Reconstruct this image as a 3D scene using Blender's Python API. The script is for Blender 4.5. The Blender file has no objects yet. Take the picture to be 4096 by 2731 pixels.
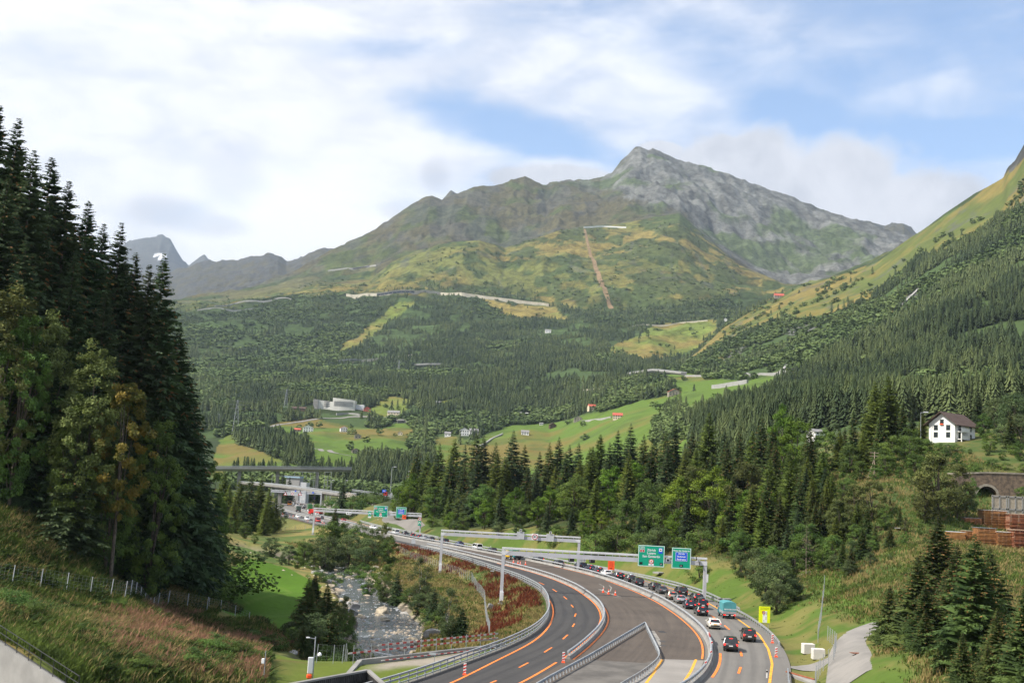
import bpy, math, random
import numpy as np
from mathutils import Vector, Matrix
R = math.radians
C = bpy.context.scene.collection
scene = bpy.context.scene
# ------------------------------------------------------------------ camera
F = 4600.0; CX = 2048.0; CY = 1365.5; CAMH = 19.5; ROLL = R(3.0)
PITCH = math.atan((1945 - CY) / F * math.cos(ROLL))
cam_d = bpy.data.cameras.new('camera'); cam = bpy.data.objects.new('camera', cam_d); C.objects.link(cam)
cam_d.sensor_width = 36; cam_d.lens = 36 * F / 4096; cam_d.clip_start = 0.5; cam_d.clip_end = 60000
cam.matrix_world = (Matrix.Translation((0, 0, CAMH)) @ Matrix.Rotation(R(90) + PITCH, 4, 'X') @ Matrix.Rotation(ROLL, 4, 'Z'))
scene.camera = cam
# ------------------------------------------------------------------ light
SUN_AZ, SUN_EL = R(110), R(47)          # azimuth measured to the left of the view direction
sdir = Vector((-math.sin(SUN_AZ) * math.cos(SUN_EL), math.cos(SUN_AZ) * math.cos(SUN_EL), math.sin(SUN_EL)))
sl = bpy.data.lights.new('sun', 'SUN'); sl.energy = 4.4; sl.angle = R(0.53); sl.color = (1.0, 0.94, 0.85)
so = bpy.data.objects.new('sun', sl); C.objects.link(so); so.rotation_euler = (-sdir).to_track_quat('-Z', 'Y').to_euler()
vs = scene.view_settings; vs.view_transform = 'Standard'; vs.look = 'None'; vs.gamma = 1; vs.exposure = 0.75
scene.cycles.max_bounces = 6; scene.cycles.diffuse_bounces = 2; scene.cycles.glossy_bounces = 2
scene.cycles.transmission_bounces = 2; scene.cycles.volume_bounces = 0; scene.cycles.use_denoising = True
scene.cycles.caustics_reflective = False; scene.cycles.caustics_refractive = False

class X:                                # little expression builder for node trees
    nt = None
    def __init__(s, sock): s.k = sock
    @staticmethod
    def m(op, *a, clamp=False):
        n = X.nt.nodes.new('ShaderNodeMath'); n.operation = op; n.use_clamp = clamp
        for i, v in enumerate(a):
            if isinstance(v, X): X.nt.links.new(v.k, n.inputs[i])
            else: n.inputs[i].default_value = v
        return X(n.outputs[0])
    def __add__(s, o): return X.m('ADD', s, o)
    __radd__ = __add__
    def __sub__(s, o): return X.m('SUBTRACT', s, o)
    def __rsub__(s, o): return X.m('SUBTRACT', o, s)
    def __mul__(s, o): return X.m('MULTIPLY', s, o)
    __rmul__ = __mul__
    def __truediv__(s, o): return X.m('DIVIDE', s, o)
    def sat(s): return X.m('ADD', s, 0.0, clamp=True)
def xnoise(vec, scale, detail=6, rough=0.55, dist=0.0, dims='3D'):
    n = X.nt.nodes.new('ShaderNodeTexNoise'); n.noise_dimensions = dims
    if vec is not None: X.nt.links.new(vec, n.inputs['Vector'])
    n.inputs['Scale'].default_value = scale; n.inputs['Detail'].default_value = detail
    n.inputs['Roughness'].default_value = rough; n.inputs['Distortion'].default_value = dist
    return X(n.outputs['Fac'])
def xstep(x, a, b):
    n = X.nt.nodes.new('ShaderNodeMapRange'); n.interpolation_type = 'SMOOTHSTEP'
    X.nt.links.new(x.k, n.inputs[0]); n.inputs[1].default_value = a; n.inputs[2].default_value = b
    return X(n.outputs[0])
def xmix(f, a, b):                      # colour mix; a, b tuples or sockets
    n = X.nt.nodes.new('ShaderNodeMix'); n.data_type = 'RGBA'
    if isinstance(f, X): X.nt.links.new(f.k, n.inputs[0])
    else: n.inputs[0].default_value = f
    for i, v in ((6, a), (7, b)):
        if isinstance(v, X): X.nt.links.new(v.k, n.inputs[i])
        else: n.inputs[i].default_value = (*v, 1)
    return X(n.outputs[2])

def ray(u, v):
    a = (u - CX) / F; b = -(v - CY) / F
    c, s = math.cos(ROLL), math.sin(ROLL)
    a, b = a * c - b * s, a * s + b * c
    return np.array([a, math.cos(PITCH) - b * math.sin(PITCH), math.sin(PITCH) + b * math.cos(PITCH)])
def gp(u, v, z=0.0):                    # point of the plane z seen at photo position u, v
    d = ray(u, v); return d * ((z - CAMH) / d[2]) + np.array([0, 0, CAMH])
def at(u, v, Y):
    d = ray(u, v); return d * (Y / d[1]) + np.array([0, 0, CAMH])
def proj(x, y, z):
    z = z - CAMH
    cp, sp = math.cos(PITCH), math.sin(PITCH)
    w = y * cp + z * sp; b = (-y * sp + z * cp) / w; a = x / w
    c, s = math.cos(ROLL), math.sin(ROLL)
    return CX + F * (a * c + b * s), CY - F * (-a * s + b * c)
def skydir(u, v):
    d = ray(u, v); return math.atan2(d[0], d[1]), math.atan2(d[2], math.hypot(d[0], d[1]))

world = bpy.data.worlds.new('World'); scene.world = world; world.use_nodes = True
def build_sky():
    nt = world.node_tree; nt.nodes.clear(); X.nt = nt
    out = nt.nodes.new('ShaderNodeOutputWorld')
    sky = nt.nodes.new('ShaderNodeTexSky'); sky.sky_type = 'NISHITA'; sky.sun_disc = False
    sky.sun_elevation = SUN_EL; sky.sun_rotation = math.atan2(sdir.x, sdir.y); sky.altitude = 1100
    sky.air_density = 1.0; sky.dust_density = 0.6
    tc = nt.nodes.new('ShaderNodeTexCoord'); sp = nt.nodes.new('ShaderNodeSeparateXYZ')
    nt.links.new(tc.outputs['Generated'], sp.inputs[0])
    x, y, z = (X(sp.outputs[i]) for i in range(3))
    az = X.m('ARCTAN2', x, y); el = X.m('ARCSINE', z)
    cb = nt.nodes.new('ShaderNodeCombineXYZ')          # stretched clouds: long in azimuth
    nt.links.new((az + el * 0.7).k, cb.inputs[0]); nt.links.new((el * 2.6 - az * 0.35).k, cb.inputs[1])
    n1 = xnoise(cb.outputs[0], 3.6, 8, 0.56, 0.35)
    n2 = xnoise(cb.outputs[0], 11.0, 7, 0.6, 0.5)
    d3 = tc.outputs['Generated']
    n3 = xnoise(d3, 9.0, 9, 0.6, 0.3); n4 = xnoise(d3, 30.0, 6, 0.6)
    def blob(u, v, ru, rv, rot=0.0):     # 1 inside an ellipse of the sky, falling to 0
        a0, e0 = skydir(u, v); da = az - a0; de = el - e0
        c, s = math.cos(rot), math.sin(rot)
        p = (da * c + de * s) / (ru / F); q = (de * c - da * s) / (rv / F)
        return X.m('SQRT', p * p + q * q)
    # veil of high cloud, thick on the left and thin on the right
    cover = 0.92 - xstep(az, -0.22, 0.30) * 0.40
    for (u, v, ru, rv, rot, amt) in ((2080, 545, 560, 120, -0.20, .56), (3150, 470, 300, 130, -0.3, .40), (3900, 560, 520, 80, -0.1, .45),
                                     (1500, 190, 420, 60, 0.1, .28), (2950, 260, 900, 160, -0.28, .26), (3750, 190, 560, 130, 0.1, .2)):
        b = blob(u, v, ru, rv, rot) + (n3 - 0.5) * 1.1
        cover = cover - (1.0 - xstep(b, 0.1, 1.25)) * amt
    veil = xstep(cover + (n1 - 0.5) * 1.25 + (n2 - 0.5) * 0.45, 0.22, 0.98)
    veil_col = xmix(xstep(n1 + (n2 - 0.5) * 0.6, 0.36, 0.66), (0.73, 0.74, 0.79), (0.90, 0.90, 0.93))
    # low cumulus behind the ridges
    cum = None
    for (u, v, ru, rv) in ((2960, 690, 400, 190), (3360, 735, 270, 210), (3500, 820, 480, 150), (2250, 720, 330, 75), (3800, 880, 480, 90),
                           (2640, 600, 130, 50)):
        b = blob(u, v, ru, rv) + (n3 - 0.5) * 1.5 + (n4 - 0.5) * 0.5
        f = 1.0 - xstep(b, 0.72, 1.12)
        cum = f if cum is None else X.m('MAXIMUM', cum, f)
    wh = None
    for (u, v, ru, rv) in ((3640, 900, 420, 110), (2230, 690, 330, 70), (1400, 900, 900, 260)):
        b = blob(u, v, ru, rv) + (n3 - 0.5) * 1.2
        f = 1.0 - xstep(b, 0.3, 1.2)
        wh = f if wh is None else X.m('MAXIMUM', wh, f)
    dark = None
    for (u, v, ru, rv, a) in ((1740, 705, 75, 75, .75), (640, 850, 190, 75, .7), (860, 900, 120, 45, .5), (1600, 840, 130, 60, .5), (920, 700, 130, 120, .35), (2150, 640, 500, 40, .0)):
        b = blob(u, v, ru, rv) + (n3 - 0.5) * 1.6 + (n4 - 0.5) * 0.6
        f = (1.0 - xstep(b, 0.3, 1.25)) * a
        dark = f if dark is None else X.m('MAXIMUM', dark, f)
    col = xmix(wh, veil_col, (0.97, 0.97, 0.985))
    col = xmix(cum * 0.92, col, xmix(xstep(n3 + (n4 - .5) * .4, 0.38, 0.66), (0.50, 0.52, 0.58), (0.68, 0.69, 0.74)))
    col = xmix(dark, col, (0.54, 0.56, 0.63))
    mask = X.m('MAXIMUM', X.m('MAXIMUM', veil, cum), wh)
    b1 = nt.nodes.new('ShaderNodeBackground'); b2 = nt.nodes.new('ShaderNodeBackground'); mx = nt.nodes.new('ShaderNodeMixShader')
    nt.links.new(sky.outputs[0], b1.inputs[0]); b1.inputs[1].default_value = 0.14
    nt.links.new(col.k, b2.inputs[0]); b2.inputs[1].default_value = 0.75
    nt.links.new(mask.k, mx.inputs[0]); nt.links.new(b1.outputs[0], mx.inputs[1]); nt.links.new(b2.outputs[0], mx.inputs[2])
    nt.links.new(mx.outputs[0], out.inputs[0])
build_sky()

# ------------------------------------------------------------------ materials
MATS = {}
def mat(name, col, rough=0.7, metal=0.0, var=0.15, scale=2.0, detail=4, col2=None, spec=0.3, bump=0.0, bscale=None, emit=0.0, rnd=0.0, trans=0.0, coat=0.0, obj=True, lo=.35, hi=.65):
    if name in MATS: return MATS[name]
    m = bpy.data.materials.new(name); m.use_nodes = True; nt = m.node_tree; X.nt = nt
    b = nt.nodes['Principled BSDF']; b.inputs['Roughness'].default_value = rough; b.inputs['Metallic'].default_value = metal
    b.inputs['Specular IOR Level'].default_value = spec
    tc = nt.nodes.new('ShaderNodeTexCoord')
    v = tc.outputs['Object'] if obj else None
    if not obj:
        g = nt.nodes.new('ShaderNodeNewGeometry'); v = g.outputs['Position']
    c2 = col2 if col2 else tuple(c * (1 - var) for c in col)
    c1 = col if col2 else tuple(min(1, c * (1 + var)) for c in col)
    n = xnoise(v, scale, detail, 0.6)
    c = xmix(xstep(n, lo, hi), c2, c1)
    if rnd:
        oi = nt.nodes.new('ShaderNodeObjectInfo')
        hs = nt.nodes.new('ShaderNodeHueSaturation')
        r = X(oi.outputs['Random'])
        nt.links.new((0.5 + (r - 0.5) * 0.07 * rnd).k, hs.inputs['Hue'])
        nt.links.new((1.0 + (X.m('FRACT', r * 7.3) - 0.5) * 0.9 * rnd).k, hs.inputs['Value'])
        nt.links.new(c.k, hs.inputs['Color']); c = X(hs.outputs[0])
    nt.links.new(c.k, b.inputs['Base Color'])
    if bump:
        bn = nt.nodes.new('ShaderNodeBump'); bn.inputs['Strength'].default_value = bump; bn.inputs['Distance'].default_value = 0.05
        nb = xnoise(v, bscale or scale * 4, 5, 0.6); nt.links.new(nb.k, bn.inputs['Height']); nt.links.new(bn.outputs[0], b.inputs['Normal'])
    if emit:
        nt.links.new(c.k, b.inputs['Emission Color']); b.inputs['Emission Strength'].default_value = emit
    if coat: b.inputs['Coat Weight'].default_value = coat; b.inputs['Coat Roughness'].default_value = 0.08
    if trans:
        t = nt.nodes.new('ShaderNodeBsdfTranslucent'); nt.links.new(c.k, t.inputs[0])
        mx = nt.nodes.new('ShaderNodeMixShader'); mx.inputs[0].default_value = trans
        nt.links.new(b.outputs[0], mx.inputs[1]); nt.links.new(t.outputs[0], mx.inputs[2])
        nt.links.new(mx.outputs[0], nt.nodes['Material Output'].inputs[0])
    MATS[name] = m; return m

# ------------------------------------------------------------------ object helpers
def tag(o, label=None, cat=None, group=None, kind=None):
    if label: o['label'] = label
    if cat: o['category'] = cat
    if group: o['group'] = group
    if kind: o['kind'] = kind
    return o
def empty(name, loc, rz=0.0, label=None, cat=None, group=None):
    o = bpy.data.objects.new(name, None); C.objects.link(o); o.empty_display_size = 0.2
    o.location = [float(q) for q in loc]; o.rotation_euler = (0, 0, rz)
    return tag(o, label, cat, group)
def npmesh(name, V, Fc, mats, mi=None, smooth=False):
    """V (n,3); Fc list of index arrays, each (m,k)"""
    me = bpy.data.meshes.new(name)
    V = np.asarray(V, dtype=np.float32); Fc = [np.asarray(f, dtype=np.int32) for f in Fc if len(f)]
    me.vertices.add(len(V)); me.vertices.foreach_set('co', V.ravel())
    tot = np.concatenate([np.full(len(f), f.shape[1], dtype=np.int32) for f in Fc])
    idx = np.concatenate([f.ravel() for f in Fc])
    me.loops.add(len(idx)); me.loops.foreach_set('vertex_index', idx)
    me.polygons.add(len(tot)); st = np.concatenate(([0], np.cumsum(tot)[:-1])).astype(np.int32)
    me.polygons.foreach_set('loop_start', st)
    me.polygons.foreach_set('use_smooth', np.full(len(tot), bool(smooth)))
    for m in (mats if isinstance(mats, (list, tuple)) else [mats]): me.materials.append(m)
    if mi is not None: me.polygons.foreach_set('material_index', np.asarray(mi, dtype=np.int32))
    me.update(calc_edges=True); me.validate()
    return me
def link(name, me, parent=None, loc=None, rot=None, label=None, cat=None, group=None, kind=None):
    o = bpy.data.objects.new(name, me); C.objects.link(o)
    if parent: o.parent = parent
    if loc is not None: o.location = [float(q) for q in loc]
    if rot is not None: o.rotation_euler = rot
    return tag(o, label, cat, group, kind)
class MB:
    """collects boxes, tubes and sweeps and links them as one mesh object"""
    def __init__(s): s.v = []; s.f = []
    def add(s, vs, fs):
        n = len(s.v); s.v += [tuple(map(float, q)) for q in vs]; s.f += [tuple(i + n for i in f) for f in fs]; return s
    def box(s, c, d, rz=0.0, taper=1.0, bev=0.0):
        x, y, z = d[0] / 2, d[1] / 2, d[2] / 2; cs, sn = math.cos(rz), math.sin(rz); vs = []
        if bev:
            for zz, k in ((-z, bev), (-z + bev, 0), (z - bev, 0), (z, bev)):
                for a, b in ((-x + k + bev, -y + k), (x - k - bev, -y + k), (x - k, -y + k + bev), (x - k, y - k - bev), (x - k - bev, y - k), (-x + k + bev, y - k), (-x + k, y - k - bev), (-x + k, -y + k + bev)):
                    vs.append((c[0] + a * cs - b * sn, c[1] + a * sn + b * cs, c[2] + zz))
            fs = [tuple(range(7, -1, -1)), tuple(range(24, 32))]
            for l in range(3):
                for i in range(8): j = (i + 1) % 8; fs.append((l * 8 + i, l * 8 + j, l * 8 + 8 + j, l * 8 + 8 + i))
            return s.add(vs, fs)
        for zz, t in ((-z, 1), (z, taper)):
            for a, b in ((-x, -y), (x, -y), (x, y), (-x, y)):
                a *= t; b *= t; vs.append((c[0] + a * cs - b * sn, c[1] + a * sn + b * cs, c[2] + zz))
        return s.add(vs, [(3, 2, 1, 0), (4, 5, 6, 7), (0, 1, 5, 4), (1, 2, 6, 5), (2, 3, 7, 6), (3, 0, 4, 7)])
    def tube(s, pts, r, n=8, cap=True):
        pts = [Vector(p) for p in pts]; vs = []; m = len(pts)
        for i, p in enumerate(pts):
            t = (pts[min(i + 1, m - 1)] - pts[max(i - 1, 0)]).normalized()
            a = t.orthogonal() if abs(t.z) > .9 else t.cross(Vector((0, 0, 1))); a.normalize(); b = t.cross(a)
            rr = r[i] if isinstance(r, (list, tuple)) else r
            for k in range(n):
                q = 2 * math.pi * k / n; vs.append(p + a * (rr * math.cos(q)) + b * (rr * math.sin(q)))
        fs = [(i * n + k, i * n + (k + 1) % n, (i + 1) * n + (k + 1) % n, (i + 1) * n + k) for i in range(m - 1) for k in range(n)]
        if cap: fs += [tuple(range(n - 1, -1, -1)), tuple(range((m - 1) * n, m * n))]
        return s.add(vs, fs)
    def beam(s, p, q, w, h):           # rectangular bar from p to q
        p, q = Vector(p), Vector(q); t = (q - p).normalized(); a = t.cross(Vector((0, 0, 1)))
        if a.length < 1e-4: a = Vector((1, 0, 0))
        a.normalize(); b = a.cross(t); vs = []
        for e in (p, q):
            for i, j in ((-1, -1), (1, -1), (1, 1), (-1, 1)): vs.append(e + a * (i * w / 2) + b * (j * h / 2))
        return s.add(vs, [(3, 2, 1, 0), (4, 5, 6, 7), (0, 1, 5, 4), (1, 2, 6, 5), (2, 3, 7, 6), (3, 0, 4, 7)])
    def sweep(s, pts, prof, closed=True, cap=True):   # prof: (offset to the right, height) pairs, swept upright along pts
        pts = [Vector(p) for p in pts]; m = len(pts); n = len(prof); vs = []
        for i, p in enumerate(pts):
            t = pts[min(i + 1, m - 1)] - pts[max(i - 1, 0)]; t.z = 0; t.normalize(); r = Vector((t.y, -t.x, 0))
            for o, h in prof: vs.append(p + r * o + Vector((0, 0, h)))
        k = n if closed else n - 1
        fs = [(i * n + j, i * n + (j + 1) % n, (i + 1) * n + (j + 1) % n, (i + 1) * n + j) for i in range(m - 1) for j in range(k)]
        if cap and closed: fs += [tuple(range(n - 1, -1, -1)), tuple(range((m - 1) * n, m * n))]
        return s.add(vs, fs)
    def prism(s, poly, y0, y1):        # polygon in x, z extruded along y
        n = len(poly)
        vs = [(a, y0, b) for a, b in poly] + [(a, y1, b) for a, b in poly]
        return s.add(vs, [tuple(range(n)), tuple(range(2 * n - 1, n - 1, -1))] + [(i, i + n, (i + 1) % n + n, (i + 1) % n) for i in range(n)])
    def mesh(s, name, m, smooth=False):
        me = bpy.data.meshes.new(name); me.from_pydata(s.v, [], s.f)
        for q in (m if isinstance(m, (list, tuple)) else [m]): me.materials.append(q)
        if smooth: me.polygons.foreach_set('use_smooth', [True] * len(me.polygons))
        import bmesh
        bm = bmesh.new(); bm.from_mesh(me); bmesh.ops.recalc_face_normals(bm, faces=bm.faces); bm.to_mesh(me); bm.free()
        return me
    def build(s, name, m, parent=None, smooth=False, **k):
        return link(name, s.mesh(name, m, smooth), parent, **k)
def copy_tree(o, parent=None):
    c = o.copy(); C.objects.link(c); c.parent = parent
    for ch in o.children: copy_tree(ch, c)
    return c
TEXTS = []
def text(body, size, m, parent, loc, rot=(R(90), 0, 0), align='CENTER', name='lettering', bold=0.0):
    cu = bpy.data.curves.new('lettering', 'FONT'); cu.body = body; cu.size = size; cu.align_x = align; cu.align_y = 'CENTER'
    cu.extrude = 0.004; cu.offset = bold; cu.resolution_u = 3; cu.materials.append(m)
    o = link(name, cu, parent, loc, rot); TEXTS.append(o); return o
def resample(pts, step):
    pts = np.asarray(pts, float); d = np.r_[0, np.cumsum(np.linalg.norm(np.diff(pts, axis=0), axis=1))]
    n = max(2, int(round(d[-1] / step)) + 1); s = np.linspace(0, d[-1], n)
    return np.stack([np.interp(s, d, pts[:, i]) for i in range(pts.shape[1])], 1)
def smooth_poly(pts, it=2):
    p = np.asarray(pts, float)
    for _ in range(it):
        q = [p[0]]
        for a, b in zip(p[:-1], p[1:]): q += [a * .75 + b * .25, a * .25 + b * .75]
        q.append(p[-1]); p = np.array(q)
    return p

# ------------------------------------------------------------------ noise
def _h(ix, iy, s):
    n = (ix.astype(np.int64) * 374761393 + iy.astype(np.int64) * 668265263 + s * 1442695041) & 0xffffffff
    n = ((n ^ (n >> 13)) * 1274126177) & 0xffffffff
    return ((n ^ (n >> 16)) & 0xffff) / 65535.0
def vnoise(x, y, s=0):
    ix = np.floor(x); iy = np.floor(y); fx = x - ix; fy = y - iy
    fx = fx * fx * fx * (fx * (fx * 6 - 15) + 10); fy = fy * fy * fy * (fy * (fy * 6 - 15) + 10)
    a = _h(ix, iy, s); b = _h(ix + 1, iy, s); c = _h(ix, iy + 1, s); d = _h(ix + 1, iy + 1, s)
    return (a + (b - a) * fx) * (1 - fy) + (c + (d - c) * fx) * fy
def fbm(x, y, o=5, s=0, g=0.5):
    t = 0; a = 1; n = 0
    for i in range(o):
        t = t + a * vnoise(x, y, s + i * 17); n += a; a *= g; x = x * 2.03 + 11.3; y = y * 2.03 + 5.7
    return t / n
def ridged(x, y, o=5, s=0):
    t = 0; a = 1; n = 0
    for i in range(o):
        t = t + a * (1 - np.abs(2 * vnoise(x, y, s + i * 13) - 1)); n += a; a *= .55; x = x * 2.1 + 3.1; y = y * 2.1 + 7.7
    return t / n
def sstep(x, a, b):
    t = np.clip((x - a) / (b - a), 0, 1); return t * t * (3 - 2 * t)
# ================================================================== TERRAIN
LRAIL = [(60,-32),(100,-15),(115.4,-8.4),(129.5,-3.7),(143,.9),(157.5,4.7),(169,6.6),(184,8.1),(207,8.7),(226,8.0),(246,5),(262,1.2),(282,-4.2),(306,-10.5),(325,-16.5),(338,-22),(400,-46),(465,-72.9),(478,-78),(497,-85),(513,-90.6),(531,-98),(548,-105),(640,-136),(709,-152),(770,-165),(860,-180),(950,-189),(1150,-195)]
MEDIAN = [(60,-12),(100,10.5),(115,17.5),(124,21.2),(135,24.4),(143,26.2),(157,28.6),(171,29.9),(190,30.4),(213,30.0),(232,28.4),(256,25.2),(277,20.9),(296,14.7),(312,8.6),(328,1.4),(348,-7.6),(364,-14.4),(393,-29),(420,-40),(450,-50.5),(510,-70),(567,-88.5),(588,-95.5),(645,-111),(709,-126),(770,-139),(820,-147.5),(860,-152),(1000,-163),(1150,-165)]
RRAIL = [(60,2),(100,23),(110,28),(127,31.5),(142,35.2),(156,37.8),(172,39.9),(192,41),(216,40.8),(238,39.6),(256,36.0),(279,29.5),(296,23.8),(325,11.5),(350,.5),(367,-8),(407,-24),(430,-33),(480,-52),(530,-67),(567,-78),(645,-99),(709,-113),(770,-126),(860,-139),(1000,-150),(1150,-152)]
def curve(T):
    a = np.array(T, float)
    yy = np.arange(a[0, 0], a[-1, 0] + .1, 4.0); xx = np.interp(yy, a[:, 0], a[:, 1])
    for _ in range(3):
        xs = xx.copy(); xs[1:-1] = (xx[:-2] + 2 * xx[1:-1] + xx[2:]) / 4; xx = xs
    return lambda y: np.interp(y, yy, xx)
LX, MX, RX = curve(LRAIL), curve(MEDIAN), curve(RRAIL)
RIVER = np.array([(-17.5,141),(-17,163),(-17.2,181),(-18.5,202),(-23.5,224),(-29,248),(-34,272),(-40,300),(-49,322),(-66,334),(-95,343),(-135,368)], float)
def seg_dist(x, y, P):
    d = np.full(np.shape(x), 1e9)
    for (ax, ay), (bx, by) in zip(P[:-1], P[1:]):
        t = np.clip(((x - ax) * (bx - ax) + (y - ay) * (by - ay)) / ((bx - ax) ** 2 + (by - ay) ** 2), 0, 1)
        d = np.minimum(d, np.hypot(x - ax - t * (bx - ax), y - ay - t * (by - ay)))
    return d
# far ridges: photo position and distance of each feature line, near to far
KZ = {  # u, Y, z
 1: [(-900,700,60),(-200,900,40),(700,1000,5),(2200,1000,4),(2500,850,14),(2800,620,24),(3000,500,30),(3400,430,46),(4100,430,53),(5200,430,66)],
}
KV = {
 2: [(-900,1650,1700),(700,1720,1650),(900,1725,1650),(1100,1690,1700),(1500,1690,1750),(1900,1705,1700),(2200,1695,1700),(2500,1640,1450),(2750,1590,1400),(3000,1640,1150),(3300,1650,900),(3700,1630,800),(4100,1620,800),(5200,1590,800)],
 3: [(-900,1430,2800),(1350,1440,2800),(1700,1430,2800),(2100,1435,2700),(2500,1490,2300),(2750,1490,2000),(3000,1440,1850),(3300,1380,1650),(3700,1235,1400),(4100,1100,1350),(5200,800,1350)],
 4: [(-900,1300,3100),(2000,1370,3100),(2300,1385,2950),(2600,1478,2550),(2700,1478,2550),(2800,1400,2600),(2891,1315,2700),(2960,1263,2750),(3065,1202,2800),(3204,1141,2750),(3309,1115,2700),(3500,1045,2550),(3640,949,2450),(3779,853,2350),(3901,775,2250),(4012,710,2150),(4030,668,2130),(4060,640,2110),(4096,575,2100),(5200,-300,2000)],
 5: [(-900,1270,3400),(2000,1300,3400),(2300,1340,3200),(2600,1450,2750),(2700,1470,2800),(2800,1415,2900),(2891,1345,3000),(3065,1290,3100),(3309,1240,3100),(3640,1120,2900),(4096,800,2600),(5200,400,2500)],
 6: [(-900,1250,4000),(700,1240,4000),(900,1225,4000),(1100,1200,4000),(1380,1180,3950),(1600,1165,3900),(1900,1170,3850),(2200,1215,3800),(2500,1245,3700),(2800,1215,3700),(3000,1185,3800),(3200,1180,3800),(3640,1000,3800),(4096,800,3800),(5200,600,3800)],
 7: [(-900,1230,4600),(700,1215,4600),(900,1195,4700),(1100,1155,4700),(1300,1130,4650),(1480,1122,4500),(1567,1045,4500),(1672,1001,4500),(1811,967,4500),(1916,958,4500),(1985,975,4550),(2020,990,4600),(2125,958,4650),(2229,923,4700),(2334,909,4750),(2438,902,4800),(2525,888,4850),(2612,867,4900),(2717,853,4900),(2856,975,4800),(2960,1062,4700),(3135,1132,4600),(3187,1141,4600),(4096,1000,4600),(5200,900,4600)],
 8: [(-900,1215,4950),(700,1205,4950),(1100,1135,5050),(1300,1100,5000),(1480,1100,4900),(1567,1060,4900),(1811,985,4950),(2020,1002,5000),(2334,925,5150),(2717,868,5300),(2856,985,5200),(2960,1065,5000),(3135,1135,4900),(4096,1000,4900),(5200,900,4900)],
 9: [(-900,1260,5100),(400,1260,5100),(731,1236,5150),(818,1219,5200),(975,1167,5250),(1115,1115,5300),(1219,1062,5350),(1324,1001,5450),(1498,923,5600),(1620,836,5750),(1689,792,5800),(1724,787,5800),(1768,798,5800),(1846,766,5900),(1898,740,6000),(2003,735,6100),(2046,717,6150),(2099,710,6200),(2142,731,6200),(2194,749,6200),(2247,731,6200),(2403,723,6400),(2447,697,6500),(2490,644,6650),(2534,601,6750),(2563,589,6800),(2595,602,6800),(2612,596,6800),(2717,636,6800),(2873,679,6700),(3065,758,6600),(3222,810,6500),(3396,871,6350),(3553,914,6250),(3622,940,6200),(4096,1000,6200),(5200,1050,6200)],
 10: [(-900,1330,6500),(700,1290,6500),(1300,1080,6700),(1700,860,6900),(2563,700,8000),(3065,840,7700),(3622,1000,7200),(5200,1100,7200)],
 11: [(-900,1150,10000),(400,1110,10000),(697,1083,10000),(784,1053,10000),(871,1045,10000),(949,1048,10000),(1010,1024,10000),(1080,1010,10000),(1115,1019,10000),(1149,1045,10000),(1219,1019,10000),(1289,993,10000),(1332,996,10000),(1500,1000,10000),(1740,830,10000),(1780,790,10000),(1803,764,10000),(1835,785,10000),(1900,850,10000),(2563,760,10000),(3300,900,10000),(3422,880,10000),(3483,892,10000),(3535,912,10000),(3570,898,10000),(3614,897,10000),(3649,920,10000),(3700,950,10000),(5200,1100,10000)],
 12: [(-900,1250,12000),(1332,1080,12000),(1803,860,12000),(5200,1150,12000)],
 13: [(-900,1150,15000),(380,1060,15000),(522,963,15000),(592,949,15000),(644,940,15000),(679,958,15000),(705,993,15000),(731,1036,15000),(755,1056,15000),(790,1030,15000),(818,1010,15000),(853,1040,15000),(900,1070,15000),(1332,1090,15000),(5200,1160,15000)],
 14: [(-900,1300,19500),(5200,1300,19500)],
}
KC = []
for k, L in KZ.items():
    pts = []
    for u, Y, z in L:
        d = ray(u, 1900); pts.append((d[0] / d[1], Y, z))
    KC.append(np.array(sorted(pts)))
for k in sorted(KV):
    pts = []
    for u, v, Y in KV[k]:
        p = at(u, v, Y); pts.append((p[0] / p[1], Y, p[2]))
    KC.append(np.array(sorted(pts)))
def KY(k, ap): return np.interp(ap, KC[k - 1][:, 0], KC[k - 1][:, 1])
def far_z(ap, Y):
    z = np.full(np.shape(ap), -1e9)
    Ys = [np.interp(ap, k[:, 0], k[:, 1]) for k in KC]; Zs = [np.interp(ap, k[:, 0], k[:, 2]) for k in KC]
    z = np.where(Y < Ys[0], Zs[0], z)
    for i in range(len(KC) - 1):
        t = np.clip((Y - Ys[i]) / (Ys[i + 1] - Ys[i]), 0, 1)
        z = np.where((Y >= Ys[i]), Zs[i] + (Zs[i + 1] - Zs[i]) * t, z)
    return z
# near ground: control points, either (x, y, z) or photo position with its distance
CP = [(-14,124,0),(0,142,0),(-5,130,0),(-8,118,0),(-20,112,.4),(-22,124,.2),(-14,100,-1.6),(10,110,0),(30,100,1.2),(0,60,2),(-26,72,-1),(-50,62,-2),(40,60,4),
      (-64,300,-2.5),(-51,275,-2.5),(-36,236,-2.6),(-35,206,-2.5),(-33,182,-2.3),(-45,195,-2.2),(-54,232,-2.3),(-31,348,-2.5),(-15,297,-2.5),(-6,264,-2.5),(-3,226,-2.6),(-1.5,171,-2.4),(-6,160,-2.3),
      (-24,330,-2.2),(-60,360,-2.5),(-45,380,-1.5),(-75,400,-2.5),(-95,430,-2.7),(-110,470,-2.7),(-95,500,-1.6),(-130,520,-2),(-150,600,-1),(-190,700,0),(-230,850,2),(-260,1000,4),
      (-60,600,3),(-30,560,6),(0,470,4),(-20,420,2),(-95,800,3),(-60,900,6),(-20,800,10),(40,700,14),(-100,1000,4),(22,320,2.2),(34,285,1.8),(46,240,3.2),(43,200,1.0),(42,180,.9),
      (-27,163,-3.5),(-8,181,-3.2),(-10,202,-3.4),(-15,224,-3.2),(-20,248,-3),(-24,272,-2.8),(-32,300,-2.8)]
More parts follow.
